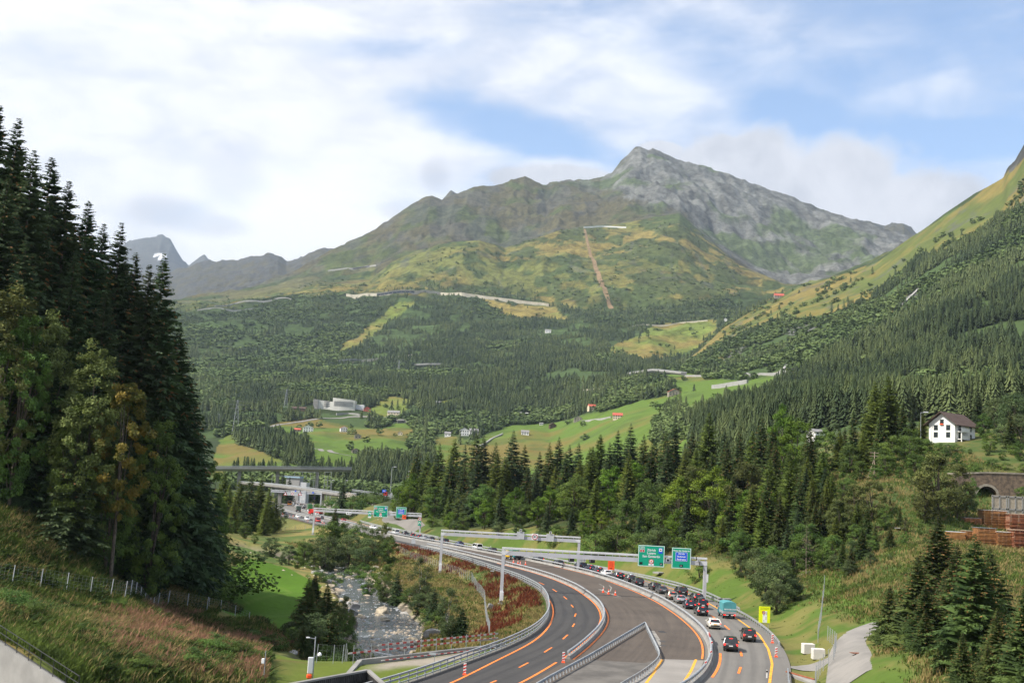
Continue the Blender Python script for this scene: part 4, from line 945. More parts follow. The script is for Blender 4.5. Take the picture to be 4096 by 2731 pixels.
LOOK = {'tall_leafy': 'tall dark leafy tree', 'tall_pale': 'tall olive leafy tree', 'tall_gold': 'leafy tree turning orange', 'big_spruce': 'tall dark spruce', 'young_spruce': 'bushy green spruce with brownish tips', 'spruce': 'green spruce with brownish top', 'dark_spruce': 'dark green spruce', 'larch': 'light green larch', 'maple': 'bright green leafy tree', 'dark_maple': 'dark green leafy tree', 'olive_tree': 'olive green leafy tree', 'willow': 'grey green leafy willow', 'birch': 'slender pale birch', 'golden_tree': 'small tree with turning orange leaves', 'bush': 'dense dark green bush', 'dead_spruce': 'bare brown dead spruce'}
TREES = []
_rt = random.Random(11)
def tree(kind, u, vtop, Y, where, group, wide=1.0, xy=None, h=None, label=None):
    """plant a tree at distance Y whose top is seen at photo position u, vtop"""
    ps = PROTO[kind]; H, cm, tm = ps[_rt.randrange(len(ps))]
    if xy is None:
        top = at(u, vtop, Y); x, y = top[0], top[1]; zb = gz(x, y); hh = top[2] - zb
    else: x, y = xy; zb = gz(x, y); hh = h
    if hh < 1.0: return None
    s = hh / H; w = s * wide * _rt.uniform(.92, 1.08)
    r = empty(KIND[kind], (x, y, zb - .15), _rt.uniform(0, 6.28), None, 'bush' if kind == 'bush' else 'tree', group); r.scale = (w, w, s)
    link('trunk', tm, r); link('crown', cm, r)
    TREES.append((r, kind, where, x, y, zb, hh, label)); return r
# the dark stand on the left hill
g = 'trees of the dark stand on the left hill'; wl = 'on the left hill'
for u, v, Y in ((-90,380,138),(0,410,142),(78,462,140),(140,590,137),(205,770,146),(279,714,143),(358,793,147),(418,885,150),(488,880,152),(545,1000,155),(600,1047,156),(660,1003,158),(722,1290,161),(765,1500,166),(35,700,133),(-190,300,150),(300,1010,139),(110,930,132),(430,1130,143),(-300,420,160),(60,560,165),(210,620,172),(350,860,178),(500,1010,182)):
    tree('big_spruce', u, v, Y + (10 if u < 600 else 5), wl, g, 1.0 if Y < 160 else 1.15)
for k, u, v, Y, w in (('tall_pale',48,1105,136,1.0),('tall_pale',-40,1540,140,1.0),('tall_pale',230,1215,140,.8),('tall_pale',400,1335,138,.85),('tall_gold',520,1478,138,.8),('tall_leafy',655,1650,155,.7),('tall_leafy',120,1230,136,.7),('tall_pale',40,1640,138,.7),
        ('tall_leafy',330,1560,136,.8),('tall_leafy',470,1760,140,.8),('tall_leafy',600,1830,160,.8),('dark_spruce',800,1720,186,1.2),('tall_leafy',850,1830,194,.8),('tall_leafy',880,1965,200,.7),('tall_leafy',770,1980,180,.8),('tall_leafy',690,2020,170,.8),('dark_spruce',330,1700,136,1.3),('dark_spruce',560,1860,158,1.3),('dark_spruce',200,1300,140,1.1),('dark_spruce',700,1560,166,1.2),('tall_leafy',200,1720,140,.8)):
    tree(k, u, v, Y, wl, g, w)
for u, v, Y in ((560,2200,167),(640,2230,170),(720,2235,176),(800,2240,182),(850,2270,196),(480,2130,158),(400,2060,154),(300,2010,151),(600,2110,164),(820,2130,190),(210,1990,152),(30,1930,152)):
    tree('bush', u, v, Y, wl, g, 1.5)
# larches and spruces on the left bank behind the dry field
g = 'trees on the left bank behind the dry field'; wl = 'behind the dry field'
for k, u, v, Y in (('larch',920,1935,400),('larch',962,1912,430),('spruce',1007,1893,445),('larch',1048,1905,450),('larch',1080,1948,440),('larch',1105,1985,450),('spruce',985,1960,415),('larch',940,1990,385),('dark_spruce',1035,1960,470),('larch',1065,2010,425),('larch',900,1880,470),('birch',1128,2010,455),('dark_maple',985,2080,360),('dark_maple',1020,2130,345),('dark_maple',925,2060,370)):
    tree(k, u, v, Y, wl, g, 1.1)
# bushes and trees along the river
g = 'trees and bushes along the river'; wl = 'by the river'
for k, u, v, Y, w in (('dark_maple',1325,2062,322,.95),('dark_maple',1385,2072,330,.9),('spruce',1343,2020,335,1.0),('dark_maple',1440,2080,326,1.0),('willow',1405,2120,312,1.1),('dark_maple',1505,2100,322,.95),('olive_tree',1545,2085,328,.7),('dark_maple',1560,2135,312,1.0),('willow',1470,2140,306,1.1),('willow',1310,2130,306,1.0),
        ('willow',1160,2172,300,1.2),('dark_maple',1222,2150,304,1.0),('willow',1262,2140,312,.9),('willow',1090,2140,318,1.3),('willow',1050,2195,300,1.2),('dark_maple',1195,2200,284,1.0),('willow',1130,2215,292,1.1),('olive_tree',1262,2210,280,.9),
        ('dark_maple',1480,2250,250,.9),('dark_maple',1548,2240,240,.75),('willow',1552,2310,238,.9),('dark_spruce',1592,2275,232,1.3),('willow',1705,2330,214,1.1),('birch',1690,2212,216,1.1),('willow',1675,2365,212,1.0),('willow',1740,2360,204,1.1),('dark_spruce',1740,2340,196,1.2),
        ('birch',1800,2335,166,1.15),('dark_spruce',1852,2415,166,1.4),('willow',1815,2450,168,1.1),('willow',1785,2480,172,1.1),('dark_spruce',1770,2530,162,1.1),
        ('young_spruce',1238,2305,160,1.0),('young_spruce',1312,2330,164,1.15),('willow',1200,2430,160,1.2),('olive_tree',1390,2375,178,.8),('willow',1285,2430,152,1.2),('young_spruce',1330,2440,152,1.2),('young_spruce',1262,2290,205,1.2),('dark_maple',1170,2490,152,1.0),('dark_maple',1385,2440,162,.8),('young_spruce',1215,2490,148,1.2),('olive_tree',1350,2390,170,.8)):
    tree(k, u, v, Y, wl, g, w)
for u, v, Y in ((1270,2270,250),(1330,2290,262),(1410,2260,290),(1725,2415,198),(1640,2350,226),(1745,2440,188),(1375,2555,150),(1310,2580,146),(1450,2250,300),(1240,2240,290),(1170,2260,285)):
    tree('bush', u, v, Y, wl, g, 1.2)
# the mixed wood above the queue
g = 'trees of the mixed wood above the queue'; wl = 'in the mixed wood'
YF = lambda u: np.interp(u, (1640, 1700, 1900, 2200, 2600, 2900, 3050, 3300), (470, 445, 385, 338, 300, 268, 252, 262))
r_ = random.Random(4)
for u, v in ((1672,1811),(1712,1840),(1760,1794),(1820,1776),(1862,1800),(1908,1750),(1937,1759),(1985,1790),(2055,1742),(2100,1800),(2160,1829),(2200,1790),(2238,1768),(2280,1800),(2316,1794),(2360,1810),(2403,1759),(2440,1790),(2473,1742),(2525,1715),(2577,1759),(2620,1780),(2665,1742),(2700,1700),(2769,1742),(2838,1672),(2900,1740)):
    tree(r_.choice(['spruce', 'spruce', 'dark_spruce', 'larch']), u, v - 26, float(YF(u)) + 58 + r_.uniform(-6, 10), wl, g, 1.08)
for u in range(1690, 3020, 58):
    uu = u + r_.uniform(-15, 15); v = np.interp(uu, (1690, 1800, 2200, 2600, 3000), (1880, 1865, 1850, 1830, 1800)) + r_.uniform(-45, 40)
    tree(r_.choice(['larch', 'larch', 'spruce', 'spruce', 'maple', 'larch', 'dark_spruce']), uu, v - 18, float(YF(uu)) + 40 + r_.uniform(-8, 8), wl, g, 1.05)
for u in range(1660, 3040, 66):
    uu = u + r_.uniform(-18, 18); v = np.interp(uu, (1660, 1800, 2200, 2600, 3000), (1965, 1935, 1925, 1905, 1880)) + r_.uniform(-45, 45)
    tree(r_.choice(['maple', 'dark_maple', 'maple', 'larch', 'olive_tree', 'dark_maple', 'spruce']), uu, v, float(YF(uu)) + 23 + r_.uniform(-7, 7), wl, g, 1.0)
for u in range(1650, 3060, 70):
    uu = u + r_.uniform(-18, 18); v = np.interp(uu, (1650, 1800, 2200, 2600, 3000), (2020, 2010, 2010, 1990, 1980)) + r_.uniform(-40, 45)
    tree(r_.choice(['maple', 'dark_maple', 'maple', 'dark_maple', 'dark_spruce']), uu, v, float(YF(uu)) + 8 + r_.uniform(-5, 6), wl, g, 1.0)
for u in range(1720, 3040, 84):
    uu = u + r_.uniform(-25, 25); v = np.interp(uu, (1720, 2200, 2600, 3000), (2085, 2110, 2120, 2130)) + r_.uniform(-25, 25)
    tree(r_.choice(['bush', 'bush', 'willow']), uu, v, float(YF(uu)) + r_.uniform(-6, 2), wl, g, 1.2)
g = 'trees on the slope between the wood and the chalet'; wl = 'below the chalet'
for k, u, v, Y, w in (('spruce',2905,1790,300,1),('spruce',2960,1707,325,1),('spruce',3048,1654,320,1),('maple',3135,1611,335,.75),('maple',3190,1660,320,.9),('spruce',3240,1700,300,1),('spruce',3100,1760,300,1),('larch',3160,1790,285,1.1),('spruce',3020,1830,285,1),('dark_spruce',3225,1860,275,1.1),('spruce',3090,1900,268,1.1),('larch',3180,1930,262,1.1),('larch',3290,1800,280,1.2),('larch',3250,1900,268,1.2),
        ('dark_maple',3310,1700,320,1),('spruce',3413,1640,310,1),('larch',3500,1520,318,1.1),('larch',3553,1500,322,1.1),('spruce',3610,1600,318,1),('dark_maple',3400,1760,300,1),('golden_tree',3470,1790,300,.8),('dark_maple',3560,1730,290,1.1),('dark_maple',3640,1700,290,1.1),('dark_maple',3700,1740,288,1.1),('dark_maple',3500,1850,280,1.1),('dark_maple',3600,1860,275,1.0),('dark_maple',3720,1830,280,1.0),
        ('olive_tree',3490,1915,242,1.2),('olive_tree',3420,1930,244,1.0),('dark_maple',3380,1880,262,1.0),('larch',3330,1960,252,1.2),('spruce',3260,2010,245,1.3),('larch',3345,2060,238,1.2),('olive_tree',3755,1808,238,1.15),('olive_tree',3830,1850,242,1.0),('olive_tree',3700,1900,236,.8),
        ('willow',3990,1580,335,1.0),('willow',4060,1555,325,1.1),('dark_spruce',3912,1540,352,.9),('dark_spruce',3800,1640,360,.9),('dark_maple',3935,1640,318,.8),('dark_maple',3960,1720,296,1.2),('dark_maple',4050,1720,300,1.2),('dark_maple',3880,1790,296,1.3),('willow',4085,1640,305,1.2),('willow',3790,1770,296,1.0),('dark_maple',4010,1800,285,1.2),('dark_spruce',4000,1610,345,1.0),('birch',3345,1690,345,1.0)):
    tree(k, u, v, Y, wl, g, w)
for u, v, Y in ((3850,1850,276),(3900,1845,277),(4020,1845,276),(4090,1850,274),(3970,1830,279),(3740,1800,292),(3830,1770,300),(4060,1770,292)):
    tree('bush', u, v, Y, wl, g, 1.3)
g = 'trees and bushes beside the slip road'; wl = 'beside the slip road'
for k, u, v, Y, w in (('willow',3085,2195,204,.9),('willow',3040,2172,216,.9),('willow',3120,2225,198,.95),('willow',3180,2290,198,.9),('dark_maple',3085,2160,214,.8),('willow',3110,2310,194,.85),('willow',3065,2255,206,.85),('dead_spruce',3228,2092,228,1.1),('young_spruce',3405,2185,206,1.1),('willow',3335,2210,214,1.2),('young_spruce',3450,2110,214,1.1),('dark_maple',3290,2170,226,.9),('spruce',3470,2010,232,1.0),('willow',2965,2195,238,.9),('dark_spruce',3150,2080,235,1.0),('dark_spruce',3190,2020,240,1.0),('dark_maple',2760,2170,272,.8),('young_spruce',3520,2260,200,1.0),
        ('spruce',3120,1960,250,1.0),('larch',3050,2000,252,1.0),('spruce',2980,2010,258,1.0),('spruce',3290,1960,246,1.0),('larch',3370,2010,242,1.0),('dark_maple',3420,2080,232,1.0),('spruce',3200,1880,258,1.0),('young_spruce',3560,2100,216,1.1),('dark_maple',3620,2120,220,.9),('willow',3560,2210,206,1.1),('larch',3330,1880,256,1.0),('dark_maple',2960,2110,250,.9),('larch',2890,2060,262,1.0)):
    tree(k, u, v, Y, wl, g, w)
for k, u, v, Y, w in (('larch',3310,1900,252,1),('dark_maple',3882,1905,254,.8),('dark_maple',4085,1930,252,.7),('willow',3860,1960,246,.9),('willow',3560,2160,216,1.2),('willow',3640,2200,210,1.2),('dark_maple',3700,2140,218,.9),('willow',3500,2290,196,1.3),('willow',3450,2270,202,1.2),('dark_maple',3590,2240,202,1.0),('willow',3760,2110,224,1.0),('willow',3420,2150,216,1.1),('dark_maple',3480,2130,220,1.0),('spruce',3600,2020,236,.9),('spruce',3370,1960,246,1),('spruce',3250,1940,252,1),('larch',3430,2000,238,1),('dark_maple',3330,2120,226,1),('spruce',3500,2080,222,.9),('willow',3400,2230,204,1.1),('willow',3480,2200,206,1.1),('young_spruce',3370,2160,212,1),('dark_maple',3540,2010,236,.8),('larch',3160,1840,262,1),('spruce',3070,1900,258,1),('dark_maple',3230,2080,234,1),('dark_maple',3180,2150,222,.9),('spruce',3560,1980,246,.9),('olive_tree',3620,2060,232,.7),('willow',3620,2200,208,1),('larch',3010,1930,258,1),('dark_maple',3680,2080,230,.7),('spruce',2930,1900,266,1),('larch',3080,1830,268,1)):
    tree(k, u, v, Y, wl, g, w)
for u, v, Y in ((3420,2300,200),(3520,2310,198),(3580,2330,192),(3640,2280,202),(3700,2260,206),(3470,2230,212),(3540,2190,220),(3620,2150,226),(3720,2190,218),(3760,2240,208),(3660,2350,186),(3380,2330,192),(3450,2340,188),(3500,2360,184),(2800,2250,250),(2730,2260,262),(3560,2300,196)):
    tree('bush', u, v, Y, wl, g, 1.4)
for k, u, v, Y, w in (('larch',3010,1720,322,1),('spruce',3090,1700,316,1),('dark_maple',3250,1760,305,1),('larch',3360,1720,318,1),('spruce',3460,1660,322,1),('spruce',3520,1640,308,1),('larch',3580,1600,330,1),('dark_maple',3440,1830,286,1.1),('dark_maple',3540,1790,284,1.1),('dark_maple',3660,1800,276,1.1),('dark_maple',3640,1740,300,1.1),('spruce',3380,1700,330,1),('dark_spruce',3300,1860,268,1),('larch',3230,1820,280,1),('dark_maple',3400,1890,266,1),('olive_tree',3360,1990,240,1),('dark_maple',3560,1930,256,1),('dark_maple',3660,1960,246,.8),('larch',3450,1720,300,1),
        ('dark_maple',3760,1760,284,1),('dark_maple',3830,1800,282,1),('dark_maple',3900,1850,270,1),('dark_maple',3700,1800,300,1),('spruce',4040,1640,300,1),('dark_maple',4080,1760,284,1),('willow',4020,1660,310,1.2),('dark_maple',3950,1780,292,1),('dark_spruce',3650,1640,345,1),('larch',3690,1650,350,1),('dark_spruce',3950,1570,365,1),('dark_maple',3610,1780,310,1)):
    tree(k, u, v, Y, wl, 'trees on the slope between the wood and the chalet' if Y > 238 else g, w)
g = 'spruces in the lower right corner'; wl = 'in the lower right corner'
for u, v, Y, w in ((3560,2330,140,.9),(3945,2240,116,.85),(3700,2330,122,.9),(3830,2170,136,.9),(3960,2180,126,.85),(3760,2560,108,.85),(3950,2560,100,.8),(3752,2050,152,.95),(3672,2212,128,.95),(3900,2126,108,.86),(4100,2335,98,.85),(3800,2290,122,.9),(3990,2420,103,.8),(3700,2430,116,.9),(4180,2200,120,.9),(3600,2470,134,.8),(3850,2520,101,.8)):
    tree('young_spruce', u, v, Y, wl, g, w * 1.32)
g = 'spruces near the far bridges'; wl = 'near the far bridges'
for k, u, v, Y in (('dark_spruce',1376,1905,570),('dark_spruce',1135,1885,800),('dark_spruce',1160,1905,790),('dark_spruce',1225,1905,850),('dark_spruce',1245,1915,860),('dark_spruce',1275,1935,840),('spruce',1345,2020,455),('bush',1505,1965,590),('bush',1450,1975,590),('bush',1330,1990,590),('bush',1410,1985,560),('maple',1610,1940,520),('maple',1640,1890,500),('larch',1655,1850,510),('dark_maple',1600,1985,500)):
    tree(k, u, v, Y, wl, g, 1.1 if k != 'bush' else 1.4)

# ---- woods nobody could count: one object for the conifers, one for the broadleaved trees
def far_con(rng, tiers, per):
    T = []
    for t in range(tiers):
        h0 = .06 + .90 * t / tiers; h1 = h0 + 1.55 / tiers + .03
        r = .165 * (1 - h0) ** .85 + .012
        a = rng.uniform(0, 6.28)
        for k in range(per):
            q = a + 6.28 * k / per + rng.normal() * .2; w = 3.9 / per; rr = r * rng.uniform(.72, 1.25); dz = rng.uniform(-.4, .35) / tiers * .8
            T.append(((0, 0, min(h1, 1.0)), (rr * math.cos(q - w / 2), rr * math.sin(q - w / 2), h0 + dz), (rr * math.cos(q + w / 2), rr * math.sin(q + w / 2), h0 + dz * rng.uniform(.3, 1))))
    return np.array(T, float)
def far_leaf(rng, n):
    T = []
    for _ in range(n):
        v = rng.normal(size=3); v /= np.linalg.norm(v); p = np.array((v[0] * .30, v[1] * .30, .55 + v[2] * .42)) * rng.uniform(.8, 1.05)
        nn = v + rng.normal(size=3) * .45; nn /= np.linalg.norm(nn); a = np.cross(nn, rng.normal(size=3)); a /= np.linalg.norm(a); b = np.cross(nn, a); s = rng.uniform(.09, .17) * math.sqrt(48 / n)
        T.append((p - a * s, p + a * s * .8 - b * s * .4, p + b * s * 1.3))
    return np.array(T)
def scatter_far():
    rng = np.random.default_rng(77)
    n = 520000; y0, y1 = 480, 4850
    Y = y0 * (y1 / y0) ** rng.random(n); ap = rng.uniform(-.43, .50, n); X_ = ap * Y
    k1 = KY(1, ap)
    keep = (Y > k1 * .98); Y, X_, ap = Y[keep], X_[keep], ap[keep]
    Z = ground(X_, Y); col, con, leaf = cover(X_, Y, Z)
    kb = KY(5, ap); ks = KY(4, ap); hid = (ap > .2) & (Y > ks - 260 * (ap > .3) - 30); con[hid] = 0; leaf[hid] = 0
    u, v = proj(X_, Y, Z); off = (u < 560) | (u > 4200) | ((u < 900) & (v > 1750)); con[off] = 0; leaf[off] = 0
    for cx, cy, r in CLEAR: m = np.hypot(X_ - cx, Y - cy) < r; con[m] = 0; leaf[m] = 0
    r = rng.random(len(Y)); dens = np.interp(Y, (480, 900, 1400, 2000, 4000), (.16, .26, .42, .50, .46))
    isc = r < con * dens; isl = (~isc) & (r < (con + leaf) * dens)
    for name, msk, m, lo, hi in (('conifer_forest', isc, MF_FARC, far_con, None), ('broadleaf_forest', isl, MF_FARL, far_leaf, None)):
        Vs = []
        for band, (a, b, tm) in enumerate(((0, 1250, 0), (1250, 2300, 1), (2300, 9e3, 2))):
            s = msk & (Y >= a) & (Y < b)
            tpl = [far_con(rng, (15, 6, 3)[tm], (12, 7, 5)[tm]) if lo is far_con else far_leaf(rng, (120, 44, 22)[tm]) for _ in range(6)]
            idx = np.nonzero(s)[0]; pick = rng.integers(0, 6, len(idx))
            for t in range(6):
                q = idx[pick == t]
                if not len(q): continue
                h = (rng.uniform(11, 24, len(q)) if lo is far_con else rng.uniform(7, 13, len(q))) * np.interp(Y[q], (900, 2200), (1.05, .78)) * (1 - .35 * sstep(Y[q], 2800, 4200)) * rng.uniform(.75, 1.1, len(q))
                w = np.sqrt(h * 16) * rng.uniform(1.0, 1.7, len(q)) * (1.0 if lo is far_con else 1.0) * (1 + .15 * sstep(Y[q], 1500, 3000)); an = rng.uniform(0, 6.28, len(q)); c, sn = np.cos(an), np.sin(an)
                T = tpl[t]; x = T[None, :, :, 0] * w[:, None, None]; y = T[None, :, :, 1] * w[:, None, None]
                P = np.stack([x * c[:, None, None] - y * sn[:, None, None] + X_[q][:, None, None], x * sn[:, None, None] + y * c[:, None, None] + Y[q][:, None, None], T[None, :, :, 2] * h[:, None, None] + Z[q][:, None, None] - .3], -1)
                tone = rng.random(len(q)); Vs.append((P.reshape(-1, 3), np.repeat(tone, T.shape[0] * 3)))
        V = np.concatenate([a for a, _ in Vs]); tone = np.concatenate([b for _, b in Vs])
        me = npmesh(name, V, [np.arange(len(V)).reshape(-1, 3)], m)
        ca = me.attributes.new('tone', 'FLOAT', 'POINT'); ca.data.foreach_set('value', tone.astype(np.float32))
        link(name, me, kind='stuff', label='dense %s woods covering the far valley slopes' % ('dark conifer' if 'con' in name else 'green broadleaf'))
        print(name, len(V) // 3, int(msk.sum()))
def far_mat(name, a, b, c):
    m = bpy.data.materials.new(name); m.use_nodes = True; nt = m.node_tree; X.nt = nt; bs = nt.nodes['Principled BSDF']
    bs.inputs['Roughness'].default_value = .8; bs.inputs['Specular IOR Level'].default_value = .1
    at_ = nt.nodes.new('ShaderNodeAttribute'); at_.attribute_name = 'tone'; t = X(at_.outputs['Fac'])
    g = nt.nodes.new('ShaderNodeNewGeometry'); n = xnoise(g.outputs['Position'], .008, 4, .6)
    col = xmix(xstep(n, .42, .60), xmix(t, a, b), xmix(t, b, c)); nt.links.new(col.k, bs.inputs['Base Color'])
    return m
MF_FARC = far_mat('far_conifers', (.034, .054, .026), (.070, .096, .038), (.115, .142, .054))
MF_FARL = far_mat('far_leaves', (.074, .114, .040), (.110, .156, .052), (.142, .188, .062))
# ================================================================== VEHICLES
def paint(n, c, metal=.3): return mat('paint_' + n, c, .28, metal, var=.04, scale=.6, coat=.8, spec=.5)
PAINT = {'black': paint('black', (.010, .010, .012)), 'charcoal': paint('charcoal', (.035, .037, .040), .5), 'grey': paint('grey', (.11, .115, .12), .6), 'silver': paint('silver', (.46, .47, .48), .7), 'white': paint('white', (.80, .80, .78), 0),
         'blue': paint('blue', (.012, .03, .16), .3), 'navy': paint('navy', (.010, .014, .035), .3), 'brown': paint('brown', (.045, .035, .028), .5), 'beige': paint('beige', (.44, .38, .30), .5), 'red': paint('red', (.48, .018, .015), 0), 'pearl': paint('pearl', (.84, .80, .70), .1),
         'green': paint('green', (.06, .22, .07), 0), 'darkgreen': paint('darkgreen', (.06, .11, .085), 0), 'teal': paint('teal', (.05, .25, .28), 0), 'purple': paint('purple', (.06, .03, .20), 0), 'orange': paint('orange', (.75, .25, .02), 0), 'lime': paint('lime', (.36, .48, .10), 0), 'yellow': paint('yellow', (.70, .42, .02), 0)}
M_GLASS = mat('car_glass', (.014, .018, .020), .08, 0, var=.2, spec=.9)
M_TYRE = mat('tyre_rubber', (.016, .016, .016), .85)
M_RIM = mat('alloy_rim', (.42, .43, .44), .35, .7)
M_TAIL = mat('tail_lamp', (.55, .012, .010), .3, var=.05)
M_BRAKE = mat('brake_light_on', (.95, .03, .02), .3, var=.05, emit=1.6)
M_HEAD = mat('headlamp', (.75, .78, .80), .15, var=.05)
M_PLATE = mat('number_plate', (.74, .74, .72), .5, var=.03)
M_PLATEY = mat('yellow_number_plate', (.80, .42, .05), .5, var=.03)
M_TRIM = mat('black_trim', (.022, .022, .024), .6)
M_CANVAS = mat('teal_canvas', (.075, .27, .29), .7, var=.12, scale=1.2)
CARS = {  # length, half width, stations (y, bottom, top, half width), belt y range, roof y range, belt z, roof z, roof half width, wheel radius
 'suv': (4.6, .93, [(-2.3,.48,.92,.80),(-2.22,.34,1.06,.89),(-1.6,.28,1.10,.93),(0,.26,1.07,.94),(1.1,.28,1.04,.93),(1.8,.30,.99,.90),(2.22,.38,.84,.80),(2.3,.46,.68,.72)], (-2.16, 1.25), (-1.80, .30), 1.07, 1.70, .70, .36),
 'hatch': (4.2, .88, [(-2.1,.46,.88,.74),(-2.02,.32,.98,.83),(-1.4,.24,1.00,.88),(0,.22,.96,.89),(1.0,.24,.92,.88),(1.65,.26,.86,.85),(2.04,.34,.74,.75),(2.1,.42,.62,.68)], (-1.98, 1.15), (-1.55, .25), .96, 1.47, .62, .32),
 'estate': (4.75, .91, [(-2.37,.46,.88,.76),(-2.3,.32,.98,.86),(-1.6,.24,1.00,.90),(0,.22,.96,.91),(1.15,.24,.92,.90),(1.85,.26,.86,.87),(2.3,.34,.74,.77),(2.37,.42,.62,.70)], (-2.24, 1.2), (-1.90, .25), .96, 1.48, .64, .33),
 'sedan': (4.7, .90, [(-2.35,.46,.90,.75),(-2.28,.32,1.00,.85),(-1.5,.24,1.02,.89),(0,.22,.96,.90),(1.15,.24,.92,.89),(1.85,.26,.86,.86),(2.28,.34,.74,.76),(2.35,.42,.62,.69)], (-1.75, 1.2), (-1.0, .25), .98, 1.45, .60, .32),
 'mpv': (4.6, .92, [(-2.3,.48,.95,.80),(-2.24,.34,1.06,.88),(-1.5,.26,1.08,.92),(0,.24,1.05,.92),(1.2,.26,1.00,.91),(1.9,.28,.92,.87),(2.24,.36,.80,.78),(2.3,.44,.66,.72)], (-2.20, 1.55), (-1.95, .55), 1.05, 1.66, .70, .33),
 'van': (4.9, .95, [(-2.45,.44,1.02,.88),(-2.4,.34,1.12,.93),(-1.5,.28,1.14,.95),(0,.26,1.14,.95),(1.3,.28,1.12,.94),(1.95,.30,1.02,.90),(2.38,.38,.86,.82),(2.45,.46,.70,.76)], (-2.40, 1.75), (-2.28, 1.0), 1.10, 1.95, .78, .34),
}
def loft(st):
    b = MB(); vs = []; fs = []
    for y, zb, zt, w in st:
        vs += [(-w * .90, y, zb), (w * .90, y, zb), (w, y, zb + .16), (w * 1.0, y, zt - .16), (w * .93, y, zt), (-w * .93, y, zt), (-w * 1.0, y, zt - .16), (-w, y, zb + .16)]
    for i in range(len(st) - 1):
        for k in range(8): fs.append((i * 8 + k, i * 8 + (k + 1) % 8, i * 8 + 8 + (k + 1) % 8, i * 8 + 8 + k))
    fs += [tuple(range(7, -1, -1)), tuple(range((len(st) - 1) * 8, len(st) * 8))]
    return b.add(vs, fs)
def wheel_meshes(r, w=.22):
    n = 18; t = MB(); vs = []; fs = []
    for x, k in ((-w / 2, .78), (-w / 2, .94), (-w * .3, 1), (w * .3, 1), (w / 2, .94), (w / 2, .78)):
        for i in range(n): a = 2 * math.pi * i / n; vs.append((x, r * k * math.cos(a), r * k * math.sin(a)))
    for j in range(5):
        for i in range(n): fs.append((j * n + i, j * n + (i + 1) % n, j * n + n + (i + 1) % n, j * n + n + i))
    t.add(vs, fs); rim = MB()
    vs = [(x, r * k * math.cos(2 * math.pi * i / n), r * k * math.sin(2 * math.pi * i / n)) for x, k in ((-w * .42, .78), (-w * .30, .2), (w * .30, .2), (w * .42, .78)) for i in range(n)]
    rim.add(vs, [(j * n + i, j * n + (i + 1) % n, j * n + n + (i + 1) % n, j * n + n + i) for j in range(3) for i in range(n)] + [tuple(range(n, 2 * n)), tuple(range(2 * n, 3 * n))])
    return t.mesh('tyre', M_TYRE, True), rim.mesh('rim', M_RIM)
def add_wheel(root, x, y, r, tm, rm):
    w = link('wheel', tm, root, (x, y, r)); link('rim', rm, w); return w
VP = {}
